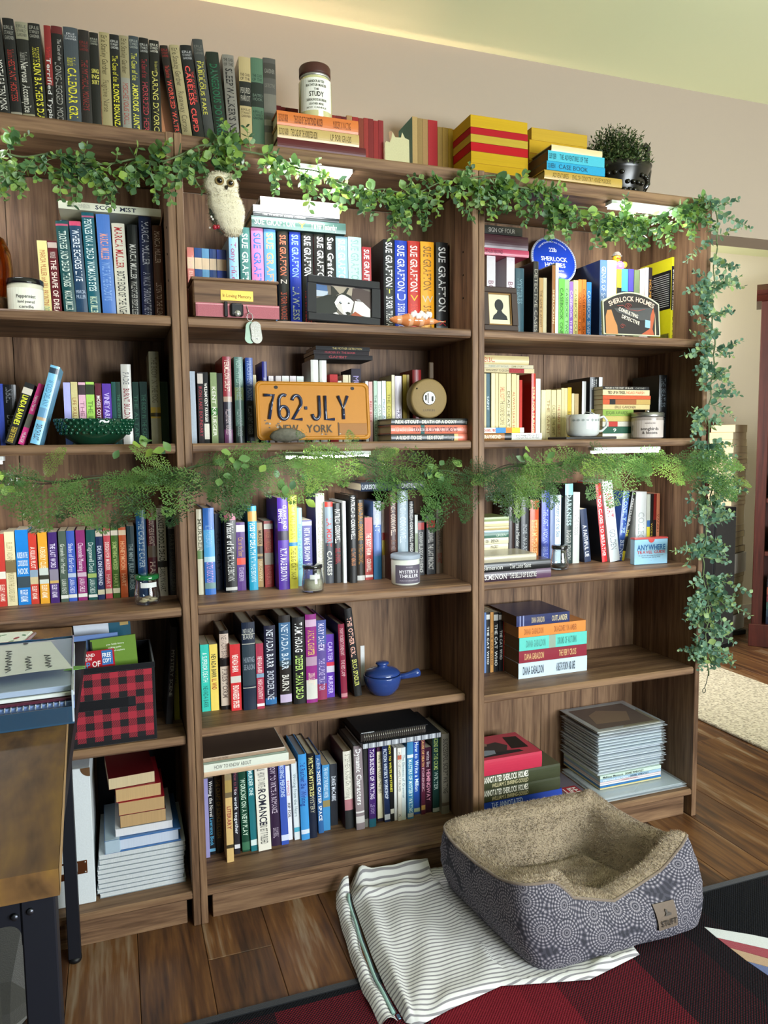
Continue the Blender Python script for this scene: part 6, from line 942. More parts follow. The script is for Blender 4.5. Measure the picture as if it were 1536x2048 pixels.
# conch shell
t = thing('seashell', 'orange and white conch shell before the yellow hardback', 'shell', (.6, -.002+.03, SA))
mb = MB(); nst = 26
for k in range(nst+1):
    pass
prof = []
for k in range(nst+1):
    u = k/nst; prof.append((max(.0012, .0225*math.sin(math.pi*min(1, u*1.08+.02))**.75*(1-.45*u) * (1+.13*math.sin(u*26))), -.078+.156*u))
mb.lathe(prof, (0, 0, 0), 20, ['c87a48' if (k % 5) < 3 else 'd8a078' for k in range(nst)], m=Matrix.Rotation(math.pi/2, 3, 'Y') @ Matrix.Diagonal((.86, .9, 1)))
mb.v = [(x, y, z+.019) for (x, y, z) in mb.v]; mb.obj('shell_body', M['gloss'], t)
mb = MB()
for k in range(9): mb.ball((-.02+.006*k, -.013, .031+.004*math.sin(k*1.9)), .0062, 8, 6, 'ece2d8', sz=1.3)
mb.obj('shell_lip', M['paint'], t)
# owl ornament hanging on a string
t = thing('owl_ornament', 'fluffy white owl ornament hanging from the top of middle bookcase', 'ornament', (.108, -.03, 1.65))
mb = MB(); prof = [(.004, 0), (.017, .004), (.0245, .018), (.0325, .04), (.0355, .058), (.034, .074), (.0305, .085), (.0325, .096), (.0335, .108), (.032, .121), (.026, .131), (.012, .1345), (.002, .1345)]
mb.lathe(prof, (0, 0, 0), 26, 'd8d0b4', sx=1.12, sy=.8)
vs = []
for (x, y, z) in mb.v:
    s = max(0, (.075-z))/.075; dx = .014*s - .002 + (-.008 if z > .095 else -.004*(z-.075)/.02 if z > .075 else 0); n = .0016*math.sin(x*900+z*700)*math.cos(y*800); vs.append((x+dx+n, y+n, z))
mb.v = vs; body = mb
mb.obj('body', M['fluff'], t)
OWL_EYES = ((-.0165, .1105), (.0075, .1075)); fm = MB()
for k in range(5200):
    fi = RNG.integers(len(body.f)); f = body.f[fi]
    if len(f) != 4: continue
    w_ = RNG.dirichlet([1, 1, 1, 1]); p = sum((Vector(body.v[i])*float(w_[q]) for q, i in enumerate(f)), Vector())
    if p.y < 0 and min(((p.x-ex)**2+(p.z-ez)**2)**.5 for ex, ez in OWL_EYES) < .0115: continue
    nrm = Vector((p.x-(.014*max(0, .075-p.z)/.075), p.y, (p.z-.07)*.35)).normalized(); d = (nrm + Vector(RNG.normal(size=3))*.5).normalized(); s = d.cross(Vector((0, 0, 1))); s = s.normalized() if s.length > .1 else Vector((1, 0, 0)); L = RNG.uniform(.003, .0062)
    fm.add([p-s*.0006, p+s*.0006, p+d*L], [(0, 1, 2)], 'e4dcc4' if RNG.random() < .75 else 'c8bc98')
o = fm.obj('plumage', M['fluff'], t); o['kind'] = 'stuff'
for (ex, ez), r0 in zip(OWL_EYES, (.0105, .009)):
    mb = MB(); Rx = Matrix.Rotation(math.pi/2, 3, 'X')
    e = MB().lathe([(r0*.98, 0), (r0*.9, .0014)], (ex, -.0262, ez), 18, '8a7448', m=Rx).obj('eye_ring', M['fluff'], t)
    MB().ball((ex, -.0280, ez), r0*.58, 12, 8, '120c08').obj('eye', M['gloss'], t)
MB().lathe([(.004, 0), (.003, .004), (.0006, .010)], (-.002, -.0285, .099), 8, '2a211a', m=Matrix.Rotation(math.radians(155), 3, 'X')).obj('beak', M['paint'], t)
mb = MB()
for k in range(46): a = RNG.uniform(0, 6.28); mb.add([(-.008+.014*math.cos(a), .006*math.sin(a), .132), (-.008+.014*math.cos(a)+.001, .006*math.sin(a), .132), (-.008+.018*math.cos(a), .009*math.sin(a), .1405)], [(0, 1, 2)], '241a12')
mb.obj('head_tuft', M['fluff'], t)
mb = MB(); mb.tube([(-.008, 0, .134), (-.0095, 0, .17), (-.012, .001, .197)], .0007, 5, 'a88c60'); mb.tube([(-.007, 0, .134), (-.0045, 0, .17), (-.003, .001, .197)], .0007, 5, 'a88c60'); mb.obj('hanging_string', M['fabric'], t)
mb = MB(); mb.tube([(-.034, -.004, .068), (-.036, -.006, .045), (-.032, -.008, .028), (-.02, -.009, .012), (-.006, -.009, .002)], .0028, 6, '4a3626')
for k in range(240):
    u = RNG.random(); p = Vector((-.035+.026*u**2, -.008, .052-.05*u)); d = Vector((RNG.normal()-.5, RNG.normal()*.5-.3, RNG.normal()-.2)).normalized(); s = d.cross(Vector((0, 1, 0))).normalized(); L = RNG.uniform(.007, .014)
    mb.add([p-s*.0006, p+s*.0006, p+d*L], [(0, 1, 2)], ('1f2f20', '2c3f28', '24160f')[k % 3])
mb.obj('pine_twig', M['fluff'], t)
for (x, z, r0, col) in ((-.029, .012, .0056, '9c1c2c'), (-.022, .0135, .005, '8a1626'), (-.036, .034, .0028, 'd8d4cc'), (-.033, .029, .0026, 'd8d4cc'), (-.04, .010, .0022, 'd0c8c0')):
    MB().ball((x, -.016, z), r0, 10, 7, col).obj('berry', M['gloss'], t)
# blue round plaque
t = thing('wall_plaque', 'round blue plaque with white rim behind the dark hardbacks', 'plaque', (1.142, .228, SA+.1808), (math.radians(-17), 0, 0))
Rx = Matrix.Rotation(math.pi/2, 3, 'X'); R0 = .079
MB().lathe([(R0, 0), (R0, .006), (R0*.985, .0075)], (0, 0, R0), 48, 'd6dce8', m=Rx).obj('rim', M['gloss'], t)
MB().lathe([(R0*.92, .0076), (R0*.9, .0082)], (0, 0, R0), 48, '1c3fae', m=Rx).obj('face', M['gloss'], t)
mb = MB()
for k in range(72): a = 2*math.pi*k/72; mb.ball((R0*.945*math.cos(a), -.0078, R0+R0*.945*math.sin(a)), .0022, 6, 4, '8aa0d8')
mb.obj('bead_border', M['paint'], t)
def ring_text(mb, s, R, a0, a1, H, y, zc, col, cx=0, top=True):
    out, tot = layout(s, 1); A = (a1-a0); sx = abs(A)*R/tot; sy = H/.73; sx = min(sx, sy*1.3); off = (abs(A)*R-sx*tot)/2
    for (x, v, f) in out:
        if not f: continue
        pts = []
        for (a, b) in v:
            ang = a0 - (off+(x+a)*sx)/R; rr = R+b*sy; pts.append((cx+rr*math.cos(ang), y, zc+rr*math.sin(ang)))
        mb.add(pts, f, col)
mb = MB(); ring_text(mb, 'THE METROPOLITAN COUNCIL', .0585, 2.5, .64, .005, -.0088, R0, 'c8d4f0'); mb.obj('lettering', M['print'], t)
for (s, z, L, H) in (('221b', .106, .027, .014), ('SHERLOCK', .075, .092, .0145), ('HOLMES', .055, .072, .0145), ('Consulting Detective', .041, .056, .0055), ('1881-1904', .025, .044, .008)):
    mb = MB(); flat_text(mb, s, (-L/2, -.0088, z), (1, 0, 0), (0, 0, 1), L, H, 'd8e0f4'); mb.obj('lettering', M['print'], t)
# dark frame with a plain portrait print
t = thing('picture_frame', 'small dark wooden frame with a black bust print, right top shelf', 'frame', (.8, .045, SA+.0055), (math.radians(-6), 0, 0))
fw, fh, bw = .106, .121, .017
mb = MB(); mb.box(0, fw, 0, .012, 0, bw, '3a2c26', b=.0025); mb.box(0, fw, 0, .012, fh-bw, fh, '3a2c26', b=.0025); mb.box(0, bw, .0003, .0118, bw, fh-bw, '3a2c26'); mb.box(fw-bw, fw, .0003, .0118, bw, fh-bw, '3a2c26'); mb.obj('frame', M['paint'], t)
mb = MB(); b2 = bw+.003
for (a, b, c_, d) in ((bw, fw-bw, bw, b2), (bw, fw-bw, fh-b2, fh-bw), (bw, b2, b2, fh-b2), (fw-b2, fw-bw, b2, fh-b2)): mb.box(a, b, .004, .009, c_, d, '8a6a44')
mb.obj('inner_moulding', M['satin_metal'], t)
MB().box(bw, fw-bw, .009, .0105, bw, fh-bw, 'd4cfae').obj('print', M['jacket'], t)
mb = MB(); cx, cz = fw*.5, fh*.5
pr = [(cx+.0135*math.cos(a), cz+.012+.0165*math.sin(a)) for a in [2*math.pi*k/20 for k in range(20)]]
mb.poly([(x, .0088, z) for x, z in pr], '26292a'); mb.poly([(cx-.005, .0087, cz-.002), (cx+.007, .0087, cz-.002), (cx+.01, .0087, cz-.008), (cx+.022, .0087, cz-.017), (cx+.025, .0087, cz-.028), (cx-.022, .0087, cz-.028), (cx-.018, .0087, cz-.017), (cx-.008, .0087, cz-.009)], '26292a'); mb.obj('bust_silhouette', M['print'], t)
# arched wooden sign
t = thing('wooden_sign', 'arched black painted sign with cream border, right top shelf', 'sign', (1.262, .02, SA+.0055), (math.radians(-5), 0, 0))
def arch(wd, h0, h1, n=16): return [(-wd, 0), (wd, 0)] + [(wd*math.cos(math.pi*k/n) if False else wd-2*wd*k/n, h0+(h1-h0)*(1-(1-2*k/n)**2)) for k in range(n+1)]
mb = MB(); mb.prism(arch(.098, .094, .124), 0, .008, 'y', 'c8cca8'); mb.obj('border', M['paint'], t)
mb = MB(); mb.prism([(x, z+.003) for x, z in arch(.094, .088, .117)], -.0008, -.0001, 'y', '2a2523'); mb.obj('panel', M['paint'], t)
mb = MB(); mb.prism([(-.06, .074), (.07, .082), (.078, .046), (.03, .044), (-.05, .064)], -.0012, -.0009, 'y', '4a4a4a'); mb.obj('grey_field', M['paint'], t)
mb = MB(); ring_text(mb, 'SHERLOCK HOLMES', .165, 2.04, 1.10, .0145, -.0018, -.068, 'e0c4b0'); mb.obj('lettering', M['print'], t)
for (s, x, z, L) in (('CONSULTING', -.046, .069, .068), ('DETECTIVE', -.036, .048, .062)):
    mb = MB(); flat_text(mb, s, (x, -.0018, z), (.96, 0, -.3), (.25, 0, .97), L, .0105, 'ece0cc'); mb.obj('lettering', M['print'], t)
mb = MB(); mb.tube([(-.012+.012*(1-k/34)*math.cos(k*.42), -.0016, .082+.009*(1-k/34)*math.sin(k*.42)) for k in range(30)], .0008, 5, '9a4c44'); mb.tube([(-.05, -.0016, .082), (-.03, -.0016, .084), (-.01, -.0016, .072), (.02, -.0016, .07), (.045, -.0016, .076)], .0008, 5, '9a4c44'); mb.tube([(-.034+.009*(1-k/26)*math.cos(k*.42), -.0016, .024+.007*(1-k/26)*math.sin(k*.42)) for k in range(22)], .0008, 5, '9a4c44'); mb.obj('scrollwork', M['print'], t)
mb = MB(); mb.prism([(-.09, .001), (-.05, .001), (-.052, .026), (-.06, .042), (-.07, .07), (-.084, .068), (-.09, .05)], -.0014, -.0010, 'y', 'b8804c'); mb.prism([(.044, .024), (.062, .022), (.064, .044), (.046, .046)], -.0014, -.001, 'y', '8ab0bc'); mb.prism([(.03, .003), (.075, .003), (.07, .02), (.08, .06), (.076, .082), (.066, .06), (.06, .02)], -.00135, -.00095, 'y', 'b0593a'); mb.prism([(.078, .002), (.082, .002), (.081, .07)], -.0016, -.0012, 'y', 'd8c8a0'); mb.obj('painted_still_life', M['print'], t)
# rubber duck with a cap
t = thing('rubber_duck', 'small duck figurine standing on books behind the arched sign', 'figurine', (1.322, .175, SA+.2216))
MB().ball((.006, 0, .016), .0165, 16, 10, 'b07ac8', 1.15, .9, .95).obj('body', M['gloss'], t); MB().ball((.022, -.005, .02), .0095, 12, 8, 'e8b428', 1, .9, 1).obj('wing', M['gloss'], t)
MB().ball((-.004, -.001, .038), .0128, 16, 10, 'e8b428').obj('head', M['gloss'], t); MB().ball((-.0045, -.013, .036), .0052, 10, 6, 'e06828', 1.4, 1, .55).obj('beak', M['gloss'], t)
MB().lathe([(.0165, .0445), (.013, .046), (.0115, .052), (.006, .057), (.001, .058)], (-.003, -.001, 0), 16, '8a8276').obj('cap', M['fabric'], t)

# ------------------------------------------------------------------ second shelf things
t = thing('serving_bowl', 'dark green hobnail glass bowl before paperbacks, left second shelf', 'bowl', (-.193, .072, SB))
mb = MB(); mb.lathe([(.042, 0.0005), (.046, .004), (.062, .014), (.078, .034), (.086, .056), (.085, .0575), (.076, .034), (.058, .016), (.01, .008)], n=40, col='0d3a28')
for k in range(150):
    row = k // 30; a = (k % 30)*2*math.pi/30 + (row % 2)*.1; z = .026+.0072*row; rr = .0735+(.0855-.0735)*((z-.026)/.03)**.7
    mb.ball((rr*math.cos(a), rr*math.sin(a), z), .0042, 6, 4, '0f4630')
mb.obj('bowl', M['gloss'], t)
# licence plate: pressed metal with raised characters
t = thing('license_plate', 'orange yellow licence plate with dark blue raised characters', 'license plate', (.180, .052, SB+.006), (math.radians(-6), 0, math.radians(1.0)))
pw, ph, pr_ = .297, .147, .014
def rrect(x0, z0, x1, z1, r, n=5):
    pts = []
    for (cx, cz, a0) in ((x1-r, z0+r, -90), (x1-r, z1-r, 0), (x0+r, z1-r, 90), (x0+r, z0+r, 180)):
        for k in range(n+1): a = math.radians(a0+90*k/n); pts.append((cx+r*math.cos(a), cz+r*math.sin(a)))
    return pts
mb = MB(); A_ = rrect(0, 0, pw, ph, pr_); mb.prism(A_, 0, .0012, 'y', 'b87814')
rim = [rrect(0.0008, .0008, pw-.0008, ph-.0008, pr_), rrect(.003, .003, pw-.003, ph-.003, pr_*.9), rrect(.007, .007, pw-.007, ph-.007, pr_*.8), rrect(.009, .009, pw-.009, ph-.009, pr_*.75)]
n = len(A_); vs = []
for ring, y in zip(rim, (-.0002, -.0026, -.0026, -.0004)): vs += [(x, y, z) for x, z in ring]
mb.add(vs, [(j*n+k, j*n+(k+1) % n, (j+1)*n+(k+1) % n, (j+1)*n+k) for j in range(3) for k in range(n)], 'b87a18'); mb.obj('plate', M['paint'], t)
def stroke(mb, pts, wd, h, col):
    """one embossed stroke with sloping sides"""
    mb.tube([(x, -h*.3, z) for x, z in pts], wd, 8, col)
def arc(cx, cz, rx, rz, a0, a1, n=12): return [(cx+rx*math.cos(math.radians(a0+(a1-a0)*k/n)), cz+rz*math.sin(math.radians(a0+(a1-a0)*k/n))) for k in range(n+1)]
CH = {'7': [[(0, 1), (1, 1), (.7, .6), (.45, .0)]], '6': [arc(.55, .72, .5, .3, 60, 160, 6)[:] + [(.03, .4)] + arc(.5, .27, .47, .27, 180, 540, 18)], '2': [arc(.5, .72, .46, .28, 165, -25, 12) + [(.05, 0), (1, 0)]], 'J': [[(.8, 1), (.8, .28)] + arc(.42, .26, .38, .26, 0, -170, 10)], 'L': [[(.05, 1), (.05, 0), (.95, 0)]], 'Y': [[(0, 1), (.5, .45), (1, 1)], [(.5, .45), (.5, 0)]]}
for ch, cx in zip('762JLY', (.020, .056, .090, .141, .176, .212)):
    mb = MB()
    for s in CH[ch]: stroke(mb, [(cx+.0255*x, .052+.060*z) for x, z in s], .0044, .006, '23304c')
    mb.obj('raised_character', M['gloss'], t)
MB().box(.1225, .130, -.0034, -.0002, .0765, .0845, '23304c', b=.0008).obj('raised_dash', M['gloss'], t)
mb = MB(); flat_text(mb, 'NEW', (.055, -.0016, .019), (1, 0, 0), (0, 0, 1), .05, .02, '4a3a24'); mb.obj('lettering', M['print'], t)
mb = MB(); flat_text(mb, 'YORK', (.126, -.0016, .019), (1, 0, 0), (0, 0, 1), .068, .02, '4a3a24'); mb.obj('lettering', M['print'], t)
for cx, cz in ((.052, .132), (.2525, .132), (.258, .018)):
    mb = MB(); mb.prism([(cx+.0052*math.cos(a), cz+.0042*math.sin(a)) for a in [2*math.pi*k/12 for k in range(12)]], -.0008, -.0002, 'y', '120c08'); mb.obj('bolt_hole', M['paint'], t)
mb = MB(); mb.box(.212, .288, -.0012, -.0002, .012, .042, '9a6420', b=.0004); mb.box(.209, .2115, -.0018, -.0002, .01, .044, '5a3a18'); mb.obj('sticker_recess', M['paint'], t)
for k in range(16):
    x, z = (RNG.uniform(.02, .06), RNG.uniform(.03, .05)) if k < 9 else (RNG.uniform(.02, .27), RNG.uniform(.011, .018)); r0 = RNG.uniform(.0016, .0045)
    mb = MB(); mb.poly([(x+r0*RNG.uniform(.6, 1.3)*math.cos(a), -.0009-.00003*k, z+r0*.7*RNG.uniform(.6, 1.3)*math.sin(a)) for a in [2*math.pi*q/9 for q in range(9)]], '6a5a48' if k % 3 else 'a89a88'); mb.obj('rust_patch', M['paint'], t)
# stone
t = thing('river_stone', 'dark grey flat stone leaning before the licence plate', 'stone', (.247, .012, SB))
mb = MB(); mb.ball((0, 0, .0172), .024, 22, 14, '6a675c', 1.9, .75, .72)
mb.v = [(x*(1+.1*math.sin(z*150+1)), y, (z-.0172)*(1-.35*max(0, x)/.045)+.0172+.05*x*.25+.0012*math.sin(x*260+y*190)) for x, y, z in mb.v]; mz = min(p[2] for p in mb.v); mb.v = [(x, y, z-mz) for x, y, z in mb.v]; mb.obj('stone', attr_mat('weathered_stone', .8, .3, .45, .6, 120), t)
# tape reel
t = thing('tape_measure_reel', 'round tan leather tape reel with steel crank, middle second shelf', 'tape measure', (.648, .088, SB+.0602))
zc = .0535; Rx = Matrix.Rotation(math.pi/2, 3, 'X')
mb = MB(); mb.lathe([(.050, -.018), (.0532, -.014), (.0535, .0), (.0532, .014), (.050, .018), (.0485, .0185), (.02, .0185)], (0, 0, zc), 44, '8a7348', m=Rx); mb.obj('case', M['cloth_cover'], t)
MB().lathe([(.0185, .0186), (.0185, .021), (.0165, .0215)], (-.001, 0, zc+.001), 28, 'b8b8b0', m=Rx).obj('hub_disc', M['satin_metal'], t)
mb = MB(); mb.box(-.0055, .0035, -.0262, -.0216, zc-.013, zc+.014, 'c8c8c0', b=.001); mb.box(-.0135, -.0085, -.0245, -.0216, zc-.006, zc+.009, '2a2a28', b=.001); mb.box(.006, .011, -.0245, -.0216, zc-.008, zc+.006, '2a2a28', b=.001); mb.obj('crank', M['satin_metal'], t)
mb = MB(); flat_text(mb, 'LUFKIN', (-.018, -.0189, zc-.034), (1, 0, 0), (0, 0, 1), .034, .006, '5f4c2c'); mb.obj('embossed_name', M['print'], t)
MB().lathe([(.0022, 0), (.0022, .0016)], (-.036, -.0186, zc+.026), 8, '2a1f12', m=Rx).obj('rivet', M['paint'], t)
mb = MB(); mb.box(.006, .019, -.006, .006, zc+.0535, zc+.098, '4a3a2a', b=.002); mb.obj('carry_strap', M['cloth_cover'], t)
# cup on a slab
t = thing('slate_slab', 'thin dark slab under the white cup, right second shelf', 'slab', (1.112, .045, SB)); MB().box(-.075, .095, -.035, .06, .0004, .0075, '2a2622', b=.0015).obj('slab', M['paint'], t)
t = thing('tea_cup', 'white porcelain cup with grey leaf pattern, right second shelf', 'cup', (1.112, .04, SB+.008))
mb = MB(); mb.lathe([(.034, 0), (.039, .002), (.0445, .008), (.0465, .022), (.047, .05), (.0482, .062), (.046, .062), (.045, .05), (.0435, .022), (.038, .011), (.01, .009)], n=36, col='c8cccb'); mb.obj('cup', M['gloss'], t)
mb = MB(); mb.tube([(.042, -.012, .052), (.060, -.014, .057), (.071, -.015, .046), (.068, -.015, .028), (.056, -.013, .016), (.043, -.012, .014)], .0036, 8, 'c8cccb'); mb.obj('handle', M['gloss'], t)
mb = MB()
for k in range(9):
    a = math.radians(-155+16*k); r0 = .0478
    def lf(u, v): return (r0*math.cos(a+u/r0), r0*math.sin(a+u/r0), .046+v)
    mb.poly([lf(-.005, 0), lf(0, .003), lf(.005, 0), lf(0, -.004)], '8e9694')
mb.obj('leaf_decoration', M['print'], t)
mb = MB(); mb.tube([(-.01, .01, .02), (-.008, -.005, .05), (-.002, -.018, .069), (.014, -.025, .066), (.03, -.03, .058)], .0016, 6, 'b8bcbc'); mb.obj('spoon', M['satin_metal'], thing('spoon', 'small steel spoon resting in the white cup', 'spoon', t.location + Vector((0, 0, 0))))
t = candle('jar_candle', 'pale pink labelled candle with grey lid, right second shelf', 'candle', (1.352, .06, SB), .0465, .064, '9a8f88', '8a8884', .014, (.004, .054, 'c0b4ae'), [('scented soy wax', .044, .03, .004, '6a5c58'), ('songbirds', .025, .052, .009, '4a4240'), ('& blooms', .014, .044, .008, '4a4240')], 'satin_metal', face=-118, span=66)
MB().ball((.0, .0, .0805), .007, 12, 8, 'b8b4b0').obj('lid_knob', M['satin_metal'], t)

# ------------------------------------------------------------------ third shelf things
def jar(name, label, c, r, h, lidcol, lid_h, fill=None, flare=1.0, lidr=None):
    t = thing(name, label, 'jar', c)
    pr = [(r*.6*flare, .0003), (r*.95*flare, .003), (r*flare, .012), (r*.96*flare, h*.45), (r*.84, h*.8), (r*.8, h), (r*.76, h), (r*.8, h*.8), (r*.92*flare, h*.45), (r*.95*flare, .014), (r*.8*flare, .005), (.001, .004)]
    MB().lathe(pr, n=28, col='f0f4f2').obj('glass', M['glass'], t)
    lr = lidr or r*.88
    MB().lathe([(lr, h+.0003), (lr*1.02, h+lid_h*.3), (lr, h+lid_h*.9), (lr*.93, h+lid_h)], n=28, col=lidcol).obj('lid', M['gloss'], t)
    return t
t = jar('keepsake_jar', 'glass jar with green lid and shells inside, left third shelf', (-.092, .082, SC), .031, .062, '1f6a38', .011, flare=1.0, lidr=.0285)
for k in range(5): MB().ball((-.010+.006*k, -.004+.005*(k % 2), .0085+.0045*(k % 3)), .0085, 10, 6, ('b8a888', 'c8b898', '8a7a64')[k % 3], 1.2, .9, .45).obj('seashell', M['paint'], t)
mb = MB(); cyl_label(mb, (0, 0), .0272, .044, .056, -125, -40, 'd8dcd8', 8); mb.obj('paper_label', M['print'], t)
t = jar('sand_jar', 'small glass jar of pale sand with black lid, middle third shelf', (.318, .075, SC), .029, .062, '1a1c1e', .009, flare=1.0)
MB().lathe([(.024, .0052), (.0262, .013), (.0258, .030), (.012, .033), (.002, .034)], n=24, col='b4ae9c').obj('sand', M['fluff'], t)
mb = MB(); cyl_label(mb, (0, 0), .0262, .036, .048, -120, -60, 'd0d2ce', 6); mb.obj('paper_label', M['print'], t)
t = candle('jar_candle', 'white candle with grey mystery label and blue lid, middle third shelf', 'candle', (.581, .085, SC), .0395, .07, 'dfe2d8', '9aa6b4', .012, (.006, .056, '5f5866'), [('BOXWOOD', .049, .018, .0035, 'b8b0bc'), ('MYSTERY &', .034, .056, .009, 'e6e4ea'), ('THRILLER', .0225, .056, .009, 'e6e4ea'), ('shadowed oak and smoke', .013, .055, .0035, 'b8b0bc')], 'paint', face=-96, span=58)
t = jar('keepsake_jar', 'empty small glass jar with black lid, right third shelf', (1.088, .115, SC), .027, .062, '1b1d1e', .011)
MB().lathe([(.02, .0052), (.024, .012), (.018, .016), (.002, .017)], n=20, col='3a3a38').obj('dark_contents', M['paint'], t)
t = thing('travel_guide_box', 'small pale blue travel guide card box with red top', 'box', (1.335, .085, SC), (0, 0, math.radians(-4)))
MB().box(0, .118, 0, .022, .0005, .078, '8cb8d0', b=.001).obj('box_body', M['jacket'], t); MB().box(-.0003, .1183, -.0004, .0224, .0785, .083, 'b8403c').obj('top_flap', M['jacket'], t)
mb = MB(); mb.prism([(.059+.011*math.cos(a), .0784+.011*math.sin(a)) for a in [math.pi+math.pi*k/10 for k in range(11)]], -.0012, -.0004, 'y', 'b8403c'); mb.obj('thumb_notch', M['print'], t)
for (s, x, z, L, H, col) in (('ANYWHERE', .009, .045, .1, .0175, '1c5a94'), ('TRAVEL GUIDE', .009, .034, .1, .009, 'b0404a'), ('75 cards for discovering the unexpected', .014, .0265, .088, .0032, '5a6a78'), ('wherever your journey leads', .025, .021, .066, .0032, '5a6a78'), ('-', .055, .011, .008, .004, 'a04048')):
    mb = MB(); flat_text(mb, s, (x, -.0006, z), (1, 0, 0), (0, 0, 1), L, H, col); mb.obj('lettering', M['print'], t)
# ------------------------------------------------------------------ fourth shelf things
t = thing('lidded_pot', 'round blue ceramic pot with lid and side handle', 'pot', (.528, .135, SD))
mb = MB(); mb.lathe([(.030, .0005), (.034, .003), (.046, .018), (.0525, .04), (.0535, .052), (.0515, .056), (.049, .052), (.047, .04), (.04, .02), (.01, .01)], n=36, col='2c4484'); mb.obj('pot_body', M['gloss'], t)
MB().lathe([(.0495, .0564), (.05, .059), (.044, .066), (.03, .0735), (.015, .077), (.0135, .081), (.019, .085), (.018, .089), (.010, .091), (.001, .0915)], n=32, col='2c4484').obj('lid', M['gloss'], t)
MB().tube([(.0525, -.004, .042), (.068, -.006, .043), (.082, -.008, .0455), (.096, -.010, .049), (.106, -.011, .051), (.110, -.0115, .052)], [.009, .0085, .010, .0125, .012, .006], 10, '2c4484').obj('handle', M['gloss'], t)
t = thing('price_tag', 'tiny white price tag standing behind the blue pot', 'tag', (.4905, .215, SD)); MB().box(0, .012, 0, .001, .0004, .118, 'd8d8d8').obj('card', M['cloth_cover'], t)
# left case, fourth shelf: check cloth box with brochures
t = thing('storage_box', 'red and black checked fabric storage box full of brochures', 'storage box', (-.272, .022, SD), (0, 0, 0))
def uvbox_face(name, pts, uvs, mat, parent):
    me = bpy.data.meshes.new(name); me.from_pydata(pts, [], [(0, 1, 2, 3)]); me.materials.append(mat); l = me.uv_layers.new(name='UVMap')
    for k, u in enumerate(uvs): l.data[k].uv = u
    o = bpy.data.objects.new(name, me); C.objects.link(o); o.parent = parent; return o
bw_, bh_, bd_ = .187, .188, .225
mb = MB(); th = .004
mb.box(0, bw_, .001, .001+th, 0.0005, bh_, '1a1a1e', b=.001); mb.box(0, bw_, bd_-th, bd_, .0005, bh_, '1a1a1e'); mb.box(0, th, .005, bd_-th, .0005, bh_, '1a1a1e'); mb.box(bw_-th, bw_, .005, bd_-th, .0005, bh_, '1a1a1e'); mb.box(th, bw_-th, .005, bd_-th, .0005, .005, '1a1a1e'); mb.obj('box_shell', M['fabric'], t)
uvbox_face('check_panel', [(.0035, 0.0004, .012), (bw_-.0065, .0004, .012), (bw_-.0065, .0004, bh_-.014), (.0035, .0004, bh_-.014)], [(.3, .15), (5.0, .15), (5.0, 4.9), (.3, 4.9)], M['check'], t)
mb = MB(); mb.box(.012, bw_-.045, -.0022, .0002, .088, .112, '131318', b=.0006); mb.box(bw_-.062, bw_-.046, -.0026, -.0022, .091, .110, '1d1d22'); mb.obj('handle_band', M['fabric'], t)
mb = MB(); mb.box(-.001, bw_+.001, -.0008, .0012, bh_-.012, bh_+.001, '15151a', b=.0006); mb.obj('rim_binding', M['fabric'], t)
def card(name, label, x0, x1, y, z0, z1, col, lean=0, th=.003, rot=0.0, texts=(), extra=()):
    t = thing(name, label, 'brochure', ((x0+x1)/2, y, z0), (math.radians(-lean), math.radians(rot), 0), group='brochures in the checked box'); w = x1-x0
    MB().box(-w/2, w/2, 0, th, 0, z1-z0, col, b=.0003).obj('cover', M['jacket'], t)
    for (s, x, z, L, H, c_) in texts:
        mb = MB(); flat_text(mb, s, (-w/2+x, -.0005, z), (1, 0, 0), (0, 0, 1), L, H, c_); mb.obj('lettering', M['print'], t)
    for (a, b, c_, d, col2) in extra: MB().box(-w/2+a, -w/2+b, -.0003, -.0001, c_, d, col2).obj('colour_block', M['print'], t)
card('map_brochure', 'red island map brochure marked free copy, front of checked box', -.262, -.166, .034, SD+.006, SD+.224, 'a81c28', 2, .003, -2, [('ICELAND', .013, .205, .04, .0075, 'f0e4e0'), ('REVIEW', .013, .196, .034, .0075, 'f0e4e0'), ('MAP', .006, .178, .036, .015, '4a86c4'), ('OF', .046, .180, .018, .014, 'f0e4e0'), ('FREE', .0695, .2, .019, .0105, 'f0f0f0'), ('COPY', .0695, .187, .019, .0105, 'f0f0f0')], [(.068, .092, .182, .216, '2c6aac')])
card('brochure', 'light blue folded brochure with dark lines in checked box', -.262, -.16, .075, SD+.006, SD+.252, '6a86bc', 3, .004, -1, [('WINTER', .003, .215, .022, .006, '1c2438')])
card('brochure', 'green brochure with white lettering in the checked box', -.214, -.112, .058, SD+.006, SD+.246, '6a8c34', 3, .006, -3, [('your family history', .035, .222, .04, .004, 'e0ead0'), ('walking guide', .038, .214, .03, .004, 'e0ead0'), ('visit and explore', .035, .206, .04, .004, 'e0ead0')], [(.0, .004, .19, .236, '20281c')])
card('brochure', 'white envelope standing tallest in the checked box', -.252, -.172, .125, SD+.006, SD+.272, 'd4dae4', 4, .003, -3)
card('brochure', 'dark teal leaflet behind the green brochure in checked box', -.19, -.125, .15, SD+.006, SD+.275, '24586c', 4, .003, -2, [], [(.04, .06, .245, .26, 'b89a5c')])
